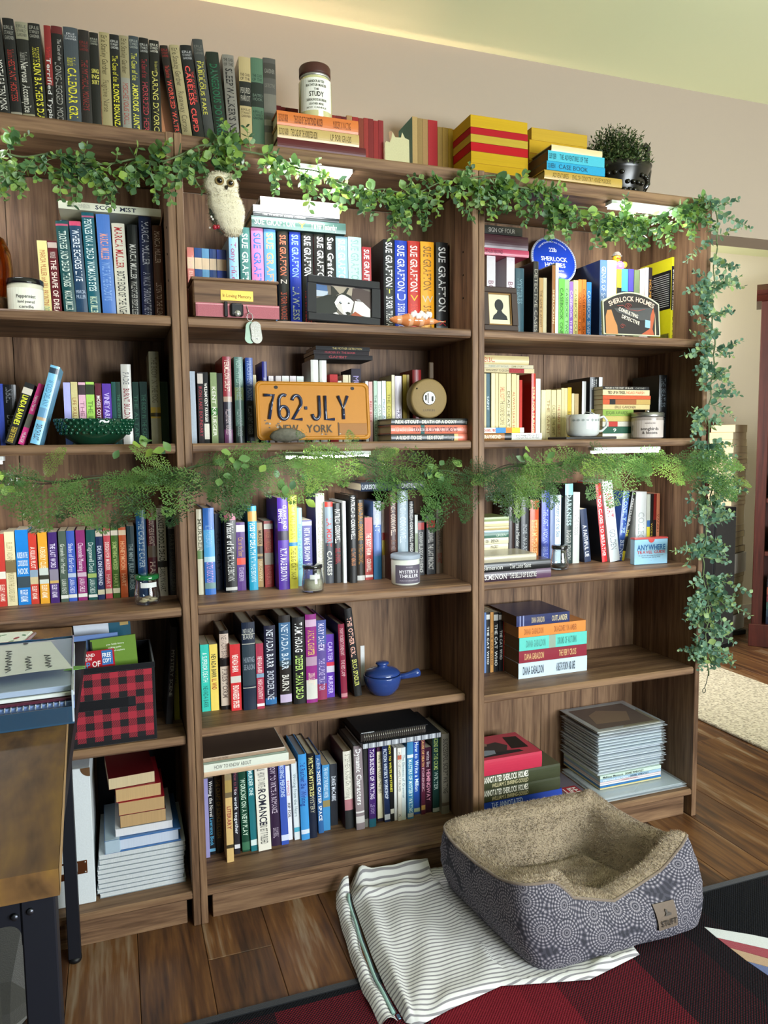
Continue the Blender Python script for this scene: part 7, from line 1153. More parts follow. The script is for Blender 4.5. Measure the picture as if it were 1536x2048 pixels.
for i, (x, y, w, h, col, lab, ln) in enumerate([(-.060, .11, .016, .25, '17161a', 'tall black thin book leaning at right end, left fourth shelf', 5), (-.0375, .13, .014, .245, '8a8424', 'tall thin olive yellow spine at right end, left fourth shelf', 0)]):
    t = thing('magazine', lab, 'book', (x, y, SD), (0, math.radians(ln), 0))
    MB().box(0, w, 0, .16, .0005, h, col, b=.0008).obj('cover', M['jacket'], t); mb = MB(); text(mb, 'MYSTERY SCENE' if i == 0 else 'NATIONAL', lambda u, v: (w*.25+v, -.0004, h*.8-u), h*.55, w*.5, 'a8a49a' if i == 0 else '4a4818', 0); mb.obj('title', M['print'], t)

# ------------------------------------------------------------------ bottom shelf things
t = thing('box_file', 'white box file with copper label holder, left bottom shelf', 'box file', (-.338, .045, SE))
MB().box(0, .0985, 0, .23, .0005, .335, 'd4dade', b=.0015).obj('box_body', M['cloth_cover'], t)
mb = MB(); mb.prism([(.0987, .3352)] + [(.0987-.021*math.cos(a), .3352-.021*math.sin(a)) for a in [math.pi/2*k/8 for k in range(9)]], -.0012, -.0002, 'y', 'a8805c'); mb.obj('corner_cap', M['satin_metal'], t)
mb = MB(); mb.box(.006, .080, -.002, -.0002, .078, .084, '8a5434', b=.0006); mb.box(.006, .080, -.002, -.0002, .106, .110, '8a5434', b=.0006); mb.box(.062, .083, -.0022, -.0002, .078, .110, '8a5434', b=.0006); mb.box(.02, .06, -.003, -.0002, .068, .0785, '7a4626', b=.001); mb.obj('label_holder', M['satin_metal'], t)
for z in (.082, .106): MB().lathe([(.0022, 0), (.0018, .0012)], (.0785, -.0022, z), 8, 'd8d4cc', m=Matrix.Rotation(math.pi/2, 3, 'X')).obj('rivet', M['satin_metal'], t)
MB().box(.006, .061, -.0008, -.0002, .085, .1055, 'eef0ee').obj('label_card', M['print'], t)
zs = SE+.0006
for i in range(9):      # bound journals, one by one
    th = [.0115, .010, .0105, .0115, .010, .011, .0105, .0115, .012][i]; dx = RNG.uniform(-.004, .004)
    t = thing('bound_journal', f'white spiral bound journal, number {["one","two","three","four","five","six","seven","eight","nine","ten","eleven"][i]} from bottom of left bottom stack', 'journal', (-.232+dx, .055, zs), (0, 0, math.radians(RNG.uniform(-.6, .6))), group='bound journals on the left bottom shelf')
    MB().box(0, .2, .001, .215, .0008, th-.0008, 'ccd0d2').obj('page_block', M['pages'], t); mb = MB(); mb.box(-.001, .2012, -.0012, .217, 0, .0009, '8c969e'); mb.box(-.001, .2012, -.0012, .217, th-.0009, th, 'e4eaee'); mb.obj('cover', M['jacket'], t)  # grey lower cover paints in the shade between the white journals
    zs += th+.0012
t = thing('ring_binder', 'pale blue soft binder lying on white journals, left bottom shelf', 'binder', (-.215, .05, zs), (0, 0, math.radians(1)))
mb = MB(); mb.box(0, .178, .0, .2, .0004, .004, '3c6aa4', b=.001); mb.box(0, .178, 0, .2, .030, .034, '3c6aa4', b=.001); mb.box(0.0, .036, -.0005, .2, .0001, .0345, 'a8bccc', b=.002); mb.obj('cover', M['jacket'], t); MB().box(.036, .172, .003, .196, .0045, .0296, 'c4cee0').obj('page_block', M['pages'], t)
zs += .035
def pageblock_book(name, lab, loc, w, th, d, cov, pg, rot=0, kind='book'):
    t = thing(name, lab, kind, loc, (0, 0, math.radians(rot)))
    mb = MB(); mb.box(0, w, 0, d, 0, .0006, cov); mb.box(0, w, 0, d, th-.0006, th, cov); mb.box(0, w, d-.0008, d, .0006, th-.0006, cov); mb.obj('cover', M['jacket'], t)
    mb = MB(); mb.prism([(.001, .0008), (w-.001, .0008), (w-.001, th-.0008), (.001, th-.0008)], .0005, d-.001, 'y', pg); mb.obj('page_block', M['pages'], t); return t
pageblock_book('paperback_book', 'white paperback lying between blue binder and tan page blocks', (-.19, .06, zs), .135, .019, .19, 'd8dce4', 'dcdce0'); zs += .0195
pageblock_book('paperback_book', 'thick paperback, tan page edges, lowest of tan three, left bottom shelf', (-.178, .062, zs), .108, .031, .17, '2c2a2c', 'b8976c'); zs += .0315
pageblock_book('paperback_book', 'thick paperback, tan page edges, middle of tan three, left bottom shelf', (-.18, .062, zs), .108, .032, .17, 'a01c2c', 'bb9a6e'); zs += .0325
pageblock_book('paperback_book', 'red edged paperback, topmost of tan three, left bottom shelf', (-.185, .066, zs), .106, .032, .17, '9c1c2a', 'c2a274', 2); zs += .0325
pageblock_book('paperback_book', 'dark red paperback with cream pages crowning left bottom pile', (-.2, .07, zs), .108, .028, .17, '5a1016', 'cbb894', 4); zs += .0285
t = thing('notebook', 'black notebook standing behind the pile, left bottom shelf', 'notebook', (-.232, .2745, SE), (0, 0, 0)); MB().box(0, .2, 0, .016, .0005, .3, '16161a', b=.001).obj('cover', M['cloth_cover'], t)
# comb bound notebooks above the right-hand spines of the middle case
topE = max(e[5]+e[7] for e in BOOKS if e[0] == 'U' and e[1] == 'E2b' and e[3] > .48)
t = thing('comb_bound_pad', 'white and grey barcode-edged pad lying across spines, middle bottom shelf', 'notebook', (.462, .115, topE+.0012))
MB().box(0, .235, 0, .175, .0006, .0145, 'b8bcc4').obj('page_block', M['pages'], t); mb = MB(); mb.box(-.001, .236, -.001, .176, 0, .0005, '24262a'); mb.box(-.001, .236, -.001, .176, .0146, .0155, '24262a'); mb.obj('cover', M['cloth_cover'], t)
mb = MB()
for k in range(30): mb.box(.006+.0076*k, .006+.0076*k+[.002, .004, .003][k % 3], -.0006, -.0001, .001, .0142, ['e0e4ea', '5a5e68', '8a8e98'][k % 3])
o = mb.obj('spine_stripes', M['print'], t); o['kind'] = 'stuff'
zt = topE+.0012+.0162
t = thing('comb_bound_pad', 'black comb-bound sketchbook topmost in the middle bottom shelf', 'notebook', (.455, .118, zt))
MB().box(.004, .2, .008, .17, .0006, .0235, '3a3432').obj('page_block', M['pages'], t); mb = MB(); mb.box(0, .204, .002, .174, 0, .0005, '17181b'); mb.box(0, .204, .002, .174, .0237, .0262, '17181b', b=.0006); mb.obj('cover', M['cloth_cover'], t)
for k in range(30):
    mb = MB(); x = .012+.0062*k; mb.tube([(x, .006+.0105*math.cos(a), .0132+.0125*math.sin(a)) for a in [math.radians(70+22*q) for q in range(11)]], .0011, 5, 'a8a498'); mb.obj('binding_ring', M['satin_metal'], t)
MB().box(.004, .042, .0025, .006, .0264, .0275, 'c8ccd0').obj('label_strip', M['print'], t)
# sleeves of magazines, right case bottom shelf
zs = SE+.0006
def mag(lab, x, y, w, d, th, cov, pg='c8ccd0', rot=0, sleeve=False, txt=None):
    global zs
    t = thing('magazine', lab, 'magazine', (x, y, zs), (0, 0, math.radians(rot)), group='magazines on the right bottom shelf')
    MB().box(0, w, 0, d, .0002, th-.0002, cov, b=.0003).obj('cover', M['jacket'], t)
    if txt:
        mb = MB()
        for (s, x_, L, col) in txt: 
            mb = MB(); flat_text(mb, s, (x_, -.0006, th*.18), (1, 0, 0), (0, 0, 1), L, th*.6, col); mb.obj('lettering', M['print'], t)
    if sleeve:
        mb = MB(); e = [.004+.004*RNG.random() for _ in range(4)]
        x0, x1, y0, y1 = -.004-e[0]*.5, w+.004+e[1], -.006, d+.01; zb = th+.0002
        sag = .0015
        mb.add([(x0, y0, zb), (x1, y0, zb-sag*RNG.random()), (x1, y1, zb), (x0, y1, zb)], [(0, 1, 2, 3)], 'e0e8ec'); mb.add([(x0, y0, zb), (x1, y0, zb-sag), (x1+.002, y0-.001, zb-.003), (x0-.001, y0-.001, zb-.003)], [(0, 1, 2, 3)], 'e0e8ec'); mb.obj('clear_sleeve', M['plastic'], t)
    zs += th + (.0022 if sleeve else .0006)
mag('bottom magazine in a clear sleeve, jutting forward, right bottom shelf', 1.195, .028, .296, .21, .0045, '5a6a78', sleeve=True)
mag('second lowest sleeved magazine jutting forward, right bottom shelf', 1.2, .03, .29, .21, .0045, 'b4c0c8', sleeve=True)
MG = [('cream thin magazine under the blue ones, right bottom shelf', 'c8bc8c', .005, None), ('deep blue thin magazine in right bottom pile', '2c6ca8', .006, None), ('white thin magazine above deep blue one, right bottom pile', 'd4d4d8', .005, None), ('pink titled white magazine in right bottom pile', 'd8c8cc', .0055, [('Forbidden Territory', .06, .1, 'a04858')]), ('blue grey book with white title in right bottom pile', '9ab8d0', .009, [('Herewith the Clues', .012, .09, 'e8eef4'), ('DENNIS WHEATLEY', .112, .07, '22384c')]), ('pale mint book with dark title in right bottom pile', 'c4d8cc', .0105, [('Malinsay Massacre', .01, .075, '2c3c40'), ('DENNIS WHEATLEY', .092, .07, '22302c')])]
for lab, col, th, tx in MG: mag(lab, 1.215, .075, .23, .2, th, col, txt=tx)
SL = [('a8b4bc', None), ('b0bcc4', None), ('9aa8b4', None), ('b4c0c8', None), ('a4b0bc', None), ('b8c4cc', None), ('9cacb8', None), ('acb8c4', None), ('a8b8c4', None), ('b4c4cc', None), ('a0b0bc', None), ('b0c0c8', None), ('a8b4c0', None), ('8a9098', [('FAMOUS FANTASTIC MYSTERIES', .05, .15, '2a3038')]), ('a8b0b4', [('MYSTERY NOVELS MAGAZINE', .04, .14, '2a3440')]), ('8a8470', [('DETECTIVE STORIES', .05, .13, '3a3628')])]
WORD = ['first','second','third','fourth','fifth','sixth','seventh','eighth','ninth','tenth','eleventh','twelfth','thirteenth','fourteenth','fifteenth','topmost']
for i, (col, tx) in enumerate(SL): mag(f'sleeved pulp magazine, {WORD[i]} counting upward in the clear sleeved stack', 1.212+RNG.uniform(-.004, .004), .08+RNG.uniform(-.003, .003), .235, .19, .0068, col, rot=RNG.uniform(-1, 1), sleeve=True, txt=tx)
MB().poly([(.012, .012, .0072), (.222, .012, .0072), (.222, .178, .0072), (.012, .178, .0072)], '6a5c54').obj('cover_picture', M['print'], t0_ := [o for o in C.objects if o.get('label', '').startswith('sleeved pulp magazine, topmost')][0])
MB().poly([(.03, .05, .0074), (.15, .04, .0074), (.19, .11, .0074), (.10, .15, .0074), (.05, .12, .0074)], '8a7460').obj('cover_picture', M['print'], t0_)
t = thing('magazine', 'large flat magazine with red title block beside olive hardbacks', 'magazine', (1.065, .085, SE), (0, 0, math.radians(0)))
MB().box(0, .118, 0, .2, .0004, .006, '6a6470', b=.0005).obj('cover', M['jacket'], t); MB().box(.05, .105, .008, .06, .0061, .0064, '9c2c38').obj('title_block', M['print'], t)
mb = MB(); flat_text(mb, 'LIFE', (.054, .018, .0067), (1, 0, 0), (0, 1, 0), .046, .034, 'e4dcd8'); mb.obj('title', M['print'], t)
r_ = next(o for o in C.objects if o.get('label', '').startswith('thick red hardback'))
hb = next(e for e in BOOKS if e[2] == r_['label'])
mb = MB(); yf = lambda u: .012+u*.13
for pts, col in (([(.03, .05), (.75, .08), (.72, .2), (.3, .3), (.06, .24)], '26282c'), ([(.12, .3), (.5, .2), (.62, .5), (.5, .75), (.3, .7)], '3c3434'), ([(.1, .12), (.3, .16), (.34, .34), (.2, .4), (.08, .3)], '8a94a0'), ([(.62, .3), (.9, .25), (.92, .9), (.7, .95)], '201c1c'), ([(.2, .62), (.3, .6), (.34, .74), (.24, .8)], '9a7868')):
    mb.poly([(hb[6]+.0003+.00004*len(mb.f), yf(v), hb[7]*(1-u)) for u, v in pts], col)
mb.obj('cover_picture', M['print'], r_)

# ------------------------------------------------------------------ desk and what lies on it
t = thing('desk', 'rustic brown desk with black metal frame at lower left', 'desk', (0, 0, 0))
DX0 = -1.30
mb = MB(); mb.prism([(DX0, -1.052), (-.2205, -1.052), (-.2595, -.012), (DX0, -.012)], .748, .775, 'z'); mb.obj('desk_top', M['desk'], t)
mb = MB(); mb.add([(-.2200, -1.0525, .7482), (-.2590, -.0118, .7482), (-.2590, -.0118, .7748), (-.2200, -1.0525, .7748)], [(0, 1, 2, 3)], '9a7c54'); mb.obj('edge_band', M['paint'], t)
def leg(x0, x1, y0, y1, z1, nm='leg'):
    MB().box(x0, x1, y0, y1, .012, z1, '11131c', b=.0015).obj(nm, M['black_metal'], t); MB().lathe([(.013, 0), (.015, .004), (.015, .012)], ((x0+x1)/2, (y0+y1)/2, 0), 16, '0c0c0e').obj('leveling_foot', M['paint'], t)
leg(-.300, -.273, -.042, -.015, .7475); leg(-.256, -.2255, -1.046, -1.016, .7475); leg(DX0+.01, DX0+.04, -.042, -.015, .7475); leg(DX0+.01, DX0+.04, -1.046, -1.016, .7475)
mb = MB(); rad = .012; pts = [(DX0+.041, .7475), (-.2565, .7475), (-.2565, .70)] + [(-.2565-rad+rad*math.cos(a), .7225-rad+rad*math.sin(a)) for a in [math.radians(9*k) for k in range(11)]] + [(DX0+.041, .7225)]
mb.prism(pts, -1.044, -1.018, 'y', '11131c'); mb.obj('front_rail', M['black_metal'], t)
MB().box(DX0+.041, -.3005, -.040, -.018, .71, .7475, '11131c').obj('rear_rail', M['black_metal'], t)
MB().box(-.256, -.23, -1.0155, -.0425, .7215, .7475, '11131c').obj('side_rail', M['black_metal'], t)
for dx in (0, -.0135): MB().lathe([(.0036, 0), (.003, .002)], (-.2475+dx, -1.0462, .7345+dx*.2), 10, '4a4c54', m=Matrix.Rotation(math.pi/2, 3, 'X')).obj('screw', M['satin_metal'], t)
ZD = .775
t = thing('letter_tray', 'clear blue letter tray of papers at the desk edge', 'tray', (-.439, -.66, ZD), (0, 0, math.radians(2.5)))
mb = MB(); mb.box(0, .215, 0, .34, .0004, .003, '2c4a64'); mb.box(.2125, .215, 0, .34, .003, .05, 'b4c0cc'); mb.box(0, .2125, 0, .0025, .003, .026, '2a4258'); mb.box(0, .2125, .3375, .34, .003, .05, '2c4a64'); mb.obj('tray', M['gloss'], t)
MB().tube([(.2138, .002, .028), (.2138, .06, .047), (.2138, .1, .0505), (.2138, .338, .0505)], .0013, 6, 'b8c2cc').obj('rim', M['gloss'], t)
stack = [('light blue ruled notebook, lowest in the letter tray', '2f5c7c', .012, -.425, 'notebook'), ('blue wire-bound notebook in the letter tray', '7a94c8', .012, -.428, 'notebook'), ('maroon thin folder in the letter tray', '4c2030', .005, -.43, 'folder'), ('white crumpled paper stack in the letter tray', 'd4dad8', .006, -.43, 'paper'), ('clear-covered pale blue report in the letter tray', '9cacc4', .009, -.432, 'folder')]
zz = ZD+.0036
for i, (lab, col, th, x, cat) in enumerate(stack):
    t = thing(cat if cat != 'paper' else 'paper_stack', lab, cat, (-.424, -.648+.004*i, zz), (0, 0, math.radians(2.5)), group='papers in the letter tray')
    MB().box(.002, .196+.004*(i % 2), .003, .30, .0003, th-.0003, col, b=.0006).obj('cover', M['jacket'], t)
    if i == 1:
        for k in range(24): MB().tube([(.004+.008*k, .003+.006*math.cos(a), .006+.0068*math.sin(a)) for a in [math.radians(60+30*q) for q in range(8)]], .0012, 5, 'c4cee4').obj('binding_ring', M['satin_metal'], t)
    zz += th+.0004
t = thing('note_paper', 'white handwritten note sheet on the letter tray papers', 'paper', (-.44, -.61, zz+.004), (0, math.radians(-1), math.radians(9)))
mb = MB(); nx = 12
for i in range(nx):
    u0, u1 = i/nx, (i+1)/nx; f = lambda u: .006*math.sin(u*3.1)+.004*u
    mb.add([(u0*.215, 0, f(u0)), (u1*.215, 0, f(u1)), (u1*.2, .185, f(u1)+.002), (u0*.2, .185, f(u0)+.002)], [(0, 1, 2, 3)], 'cfd6d4', True)
mb.obj('sheet', M['print'], t)
mb = MB()
for L in range(7):
    x = .015+.028*L; path = [(x+.005*math.sin(k*2.3+L)+.05*k/26*.14, .015+.15*k/26, .0009+.006*math.sin((x+.004)/.215*3.1)+.004*(x/.215)+.002*(k/26)) for k in range(int(18+6*math.sin(L*2)))]
    if len(path) > 3: mb.tube(path, .0006, 4, '4c5054')
o = mb.obj('handwriting', M['print'], t); o['kind'] = 'stuff'
for k in range(3): MB().lathe([(.0042, 0), (.0042, .0004)], (.05+.055*k, .176, .0030+.006*math.sin((.05+.055*k)/.215*3.1)+.004*(.05+.055*k)/.215), 12, '3a3d42').obj('punched_hole', M['print'], t)
t = thing('sticky_note', 'green sticky note tab on papers at the tray edge', 'note', (-.243, -.545, zz+.0008), (0, 0, math.radians(-20))); MB().prism([(0, 0), (.02, .003), (.03, .012), (.022, .016), (.028, .024), (.006, .022)], 0, .0006, 'z', '6a9c4c').obj('sheet', M['print'], t)
t = thing('cloth_pouch', 'white floral cloth pouch with red trim on the desk', 'pouch', (-.47, -.26, ZD), (0, 0, math.radians(-8)))
MB().box(0, .115, 0, .2, .0005, .014, 'c8d0c0', b=.005).obj('pouch', M['fabric'], t)
mb = MB()
for k in range(26):
    x, y = RNG.uniform(.012, .105), RNG.uniform(.012, .19); r0 = RNG.uniform(.004, .008); a0 = RNG.uniform(0, 3)
    mb.poly([(x+r0*math.cos(a)*1.5*math.cos(a0)-r0*.7*math.sin(a)*math.sin(a0), y+r0*math.cos(a)*1.5*math.sin(a0)+r0*.7*math.sin(a)*math.cos(a0), .0143) for a in [2*math.pi*q/8 for q in range(8)]], '4c7a52' if k % 4 else '8a2c38')
o = mb.obj('leaf_print', M['print'], t); o['kind'] = 'stuff'
MB().tube([(.115, .004, .008), (.117, .1, .011), (.116, .196, .008)], .0035, 6, '7a2434').obj('red_trim', M['fabric'], t)
# chair under the desk, half in view
t = thing('upholstered_chair', 'dark grey padded chair tucked under the desk at lower left', 'chair', (-.60, -.62, 0))
mb = MB(); mb.box(.0, .32, -.2, .24, .43, .50, '33322f', b=.025); mb.obj('seat', M['fabric'], t)
mb = MB(); vs = []
for k in range(37):
    a = -.75+1.5*k/36
    vs.append((.16+.19*math.sin(a), -.29+.09*(1-math.cos(a)), 0))
for k in range(36):
    p, q = vs[k], vs[k+1]; mb.add([(p[0], p[1], .46), (q[0], q[1], .46), (q[0], q[1], .70), (p[0], p[1], .70), (p[0], p[1]+.045, .46), (q[0], q[1]+.045, .46), (q[0], q[1]+.045, .70), (p[0], p[1]+.045, .70)], [(0, 1, 2, 3), (5, 4, 7, 6), (3, 2, 6, 7), (1, 0, 4, 5)], '34332f', True)
mb.obj('backrest', M['fabric'], t)
mb = MB(); mb.tube([(p[0], p[1]+.022, .703) for p in vs], .0055, 6, '5a5852'); mb.obj('piping', M['fabric'], t)
for (x, y) in ((.03, -.17), (.29, -.17), (.03, .2), (.29, .2)): MB().lathe([(.012, 0), (.016, .2), (.019, .43)], (x, y, 0), 12, '1c1714').obj('leg', M['paint'], t)

# ------------------------------------------------------------------ rug, pad and dog bed
t = thing('area_rug', 'red and black checked area rug with black border', 'rug', (0, 0, 0))
mb = MB(); mb.box(-.29, 2.35, -1.72, -.338, .0003, .006, '15161b', b=.002); mb.obj('rug_field', M['rug'], t)
mb = MB(); mb.box(-.315, 2.37, -.3379, -.3175, .0003, .0066, '14161c', b=.002); mb.box(-.315, -.2901, -1.72, -.338, .0003, .0066, '14161c', b=.002); mb.obj('border_binding', M['fabric'], t)
def strip(name, pts, col, z=.0068): MB().prism(pts, .0058, z, 'z', col).obj(name, M['fabric'], t)
strip('white_stripe', [(1.136, -.449), (1.22, -.512), (1.32, -.60), (1.31, -.64), (1.21, -.560), (1.135, -.49)], 'c8ccce')
strip('red_stripe', [(1.1352, -.4915), (1.2105, -.5615), (1.31, -.641), (1.29, -.675), (1.19, -.588), (1.136, -.528)], '8a2030')
strip('tan_stripe', [(1.1362, -.5295), (1.1895, -.5895), (1.289, -.676), (1.27, -.71), (1.17, -.612), (1.138, -.578)], 'a88a6c')
strip('blue_stripe', [(1.1382, -.5795), (1.1695, -.6135), (1.269, -.711), (1.25, -.75), (1.145, -.632)], '4c5c8c')
# striped pad: a folded ticking cover, wrinkled, with a zip along its left edge
t = thing('striped_pad', 'grey and white striped cloth pad lying under the dog bed', 'pad', (0, 0, 0))
LE = [(.385, .012), (.372, -.06), (.362, -.16), (.352, -.27), (.347, -.38), (.352, -.478)]; RE = [(.97, .0), (.965, -.1), (.96, -.2), (.95, -.3), (.94, -.4), (.925, -.478)]
FE = [(.352, -.478), (.376, -.496), (.45, -.478), (.582, -.455), (.68, -.482), (.772, -.506), (.85, -.492), (.925, -.478)]
def samp(P_, u):
    u = min(max(u, 0), 1)*(len(P_)-1); i = min(int(u), len(P_)-2); f = u-i; return Vector((P_[i][0]*(1-f)+P_[i+1][0]*f, P_[i][1]*(1-f)+P_[i+1][1]*f))
nu, nv = 70, 64; vs = []; uv = []
for j in range(nv+1):
    v = j/nv
    for i in range(nu+1):
        u = i/nu; p = samp(LE, v)*(1-u)+samp(RE, v)*u; fr = samp(FE, u); base = samp(LE, 1)*(1-u)+samp(RE, 1)*u; p = p + (fr-base)*v**3
        e = min(u, 1-u, v*1.2, 1-v)*22; edge = min(1, e)
        z = .009+.012*edge**.5 + edge*(.0028*math.sin(26*u+5*v+2*math.sin(7*v)) + .0022*math.sin(17*v-9*u+1.3*math.sin(11*u)) + .0016*math.sin(48*(u+.3*v)))
        z += .040*math.exp(-((v-.03)/.05)**2)*edge + .016*math.exp(-((v-.17-.05*math.sin(4*u))/.025)**2)*edge*(1 if u < .75 else .3)
        z += .010*math.exp(-((u-.06)/.03)**2)*edge
        if .60 < p.x < 1.17 and p.y > -.474+.01*(p.x-.6): z = min(z, .0135) if .63 < p.x and p.y > -.46 else min(z, .016)
        vs.append((p.x, p.y, max(.0075, z))); wv_ = .004*math.sin(9*u+3*v)+.0025*math.sin(21*u-6*v)
        uv.append((p.x, -p.y*1.0 + p.x*.02 + wv_))
fs = [(j*(nu+1)+i, (j+1)*(nu+1)+i, (j+1)*(nu+1)+i+1, j*(nu+1)+i+1) for j in range(nv) for i in range(nu)]
def uvmesh(name, vs, fs, uv, mat, parent, smooth=True):
    me = bpy.data.meshes.new(name); me.from_pydata(vs, [], fs); me.materials.append(mat); l = me.uv_layers.new(name='UVMap')
    li = np.empty(len(me.loops), dtype=np.int32); me.loops.foreach_get('vertex_index', li); l.data.foreach_set('uv', np.array(uv, dtype=np.float32)[li].ravel())
    if smooth: me.polygons.foreach_set('use_smooth', [True]*len(me.polygons))
    o = bpy.data.objects.new(name, me); C.objects.link(o); o.parent = parent; return o
uvmesh('cover', vs, fs, uv, M['ticking'], t)
bot = [(.38, 0), (.96, 0), (.925, -.47), (.85, -.485), (.77, -.498), (.58, -.45), (.376, -.488)]
MB().prism(bot, .0068, .0085, 'z', 'b0aca4').obj('underside', M['fabric'], t)
FL = [(.378, -.012), (.362, -.07), (.350, -.17), (.340, -.27), (.334, -.37), (.338, -.47)]
vs = []; uv = []; n_ = 40
for j in range(n_+1):
    v = j/n_; p = samp(FL, v); wd = .034+.004*math.sin(8*v)
    for i in range(6):
        u = i/5; z = .0085+.017*math.sin(math.pi*min(1, u*.9+.05))+.003*math.sin(30*v+u)+.04*math.exp(-(v/.07)**2)*u
        vs.append((p.x-.034-.003+wd*u, p.y, z)); uv.append((p.x+u*.03, -p.y+.004*math.sin(14*v)+.008*u))
uvmesh('side_flap', vs, [(j*6+i, (j+1)*6+i, (j+1)*6+i+1, j*6+i+1) for j in range(n_) for i in range(5)], uv, M['ticking'], t)
mb = MB(); P_ = [samp(FL, .1+.88*k/24) for k in range(25)]; mb.tube([(p.x-.0035, p.y, .0215+.002*math.sin(k)) for k, p in enumerate(P_)], .0038, 6, '8fb4ac'); mb.obj('zipper_tape', M['fabric'], t)
mb = MB(); mb.tube([(p.x+.001, p.y, .0225+.002*math.sin(k)) for k, p in enumerate(P_)], .0016, 5, '5c6a72'); mb.obj('zipper_teeth', M['satin_metal'], t)
MB().box(.336, .342, -.482, -.468, .0215, .0245, '6a90b0', b=.001).obj('zipper_pull', M['satin_metal'], t)
# dog bed
bed = thing('dog_bed', 'plush lined dog bed with medallion print outside', 'pet bed', (0, 0, 0))
QB = ((.668, -.468), (1.158, -.452), (1.082, -.050), (.618, -.062)); QR = ((.650, -.430), (1.142, -.412), (1.062, -.100), (.585, -.108))
def bil(Q, x, y):
    a, b = (x+1)/2, (y+1)/2; f = lambda k: Q[0][k]*(1-a)*(1-b)+Q[1][k]*a*(1-b)+Q[2][k]*a*b+Q[3][k]*(1-a)*b
    return Vector((f(0), f(1)))
def sup(th, n=9.0):
    c_, s = math.cos(th), math.sin(th); return (math.copysign(abs(c_)**(2/n), c_), math.copysign(abs(s)**(2/n), s))
def sm(a, b, x): x = min(max((x-a)/(b-a), 0), 1); return x*x*(3-2*x)
def rim_h(x, y):
    front = .192 - .088*sm(-.74, -.25, x) + .036*sm(.0, .5, x) + .066*sm(.45, .98, x); back = .198+.006*math.cos(x*1.57); left = .170+.028*abs(y)**2.2; right = .172+.028*abs(y)**2.2
    wy = max(0, abs(y)-.9)/.1; wx = max(0, abs(x)-.9)/.1
    hy = front if y < 0 else back; hx = left if x < 0 else right
    if wx+wy < 1e-6: return .19
    pk = .012*sm(.80, .97, min(abs(x), abs(y)))*(x > 0)
    k = abs(y)**6/(abs(y)**6+abs(x)**6); return (hy*k+hx*(1-k) if k < .999 else hy) + pk
NT = 200; angs = [2*math.pi*k/NT + .5*math.pi/2 for k in range(NT)]
ring = [sup(a) for a in angs]; cen = Vector((.868, -.255))
NP = 11; vs = []; uv = []; per = 0; prev = None; rimc = []
for k in range(NT+1):
    x, y = ring[k % NT]; b0 = bil(QB, x, y); r0 = bil(QR, x, y); h = rim_h(x, y)
    if prev is not None: per += (b0-prev).length
    prev = b0; out = (b0-cen).normalized()
    for j in range(NP+1):
        u = j/NP; p = b0*(1-u)+r0*u + out*(.017*math.sin(math.pi*min(1, u*.92+.06)) - .009*(1-u)**7) + out*.0016*math.sin(40*u+.35*k)*math.sin(math.pi*u)
        z = h*(u**.93) + .0125*(1-u)**3*0 + .006
        if j == 0: z = .0085 if b0.x > .945 else .0148
        vs.append((p.x, p.y, max(z, .0085 if b0.x > .945 else .0148))); uv.append((per, u*h*1.03))
    if k < NT: rimc.append((r0.x, r0.y, h+.006))
fs = [(k*(NP+1)+j, (k+1)*(NP+1)+j, (k+1)*(NP+1)+j+1, k*(NP+1)+j+1) for k in range(NT) for j in range(NP)]
uvmesh('outer_cover', vs, fs, uv, M['medallion'], bed)
MB().poly([(vs[k*(NP+1)][0], vs[k*(NP+1)][1], vs[k*(NP+1)][2]+.0006) for k in range(NT)][::-1], '2c2c34').obj('base_cloth', M['fabric'], bed)
MB().tube(rimc, .0034, 7, '7a6c60', closed=True).obj('piping', M['fabric'], bed)
lv = []; prof = [(0, 0), (.010, .006), (.028, .008), (.044, .004), (.056, -.008), (.066, -.04), (.076, -.075), (.086, -.125), (.12, None)]
for k in range(NT):
    x, y = ring[k]; r0 = bil(QR, x, y); h = rim_h(x, y)+.006; inn = (cen-r0); L = inn.length; inn.normalize()
    for j, (s, dz) in enumerate(prof):
        p = r0+inn*s; z = .045 if dz is None else max(.05, h+dz*(h/.2))
        lv.append((p.x, p.y, z))
LP = len(prof); lf = [(k*LP+j, ((k+1) % NT)*LP+j, ((k+1) % NT)*LP+j+1, k*LP+j+1) for k in range(NT) for j in range(LP-1)]
def plush(name, V_, F_, col):
    mb = MB(); mb.add(V_, F_, col, True); return mb.obj(name, M['fluff'], bed)
PL = '9a8a74'
plush('lining', lv, lf, PL)
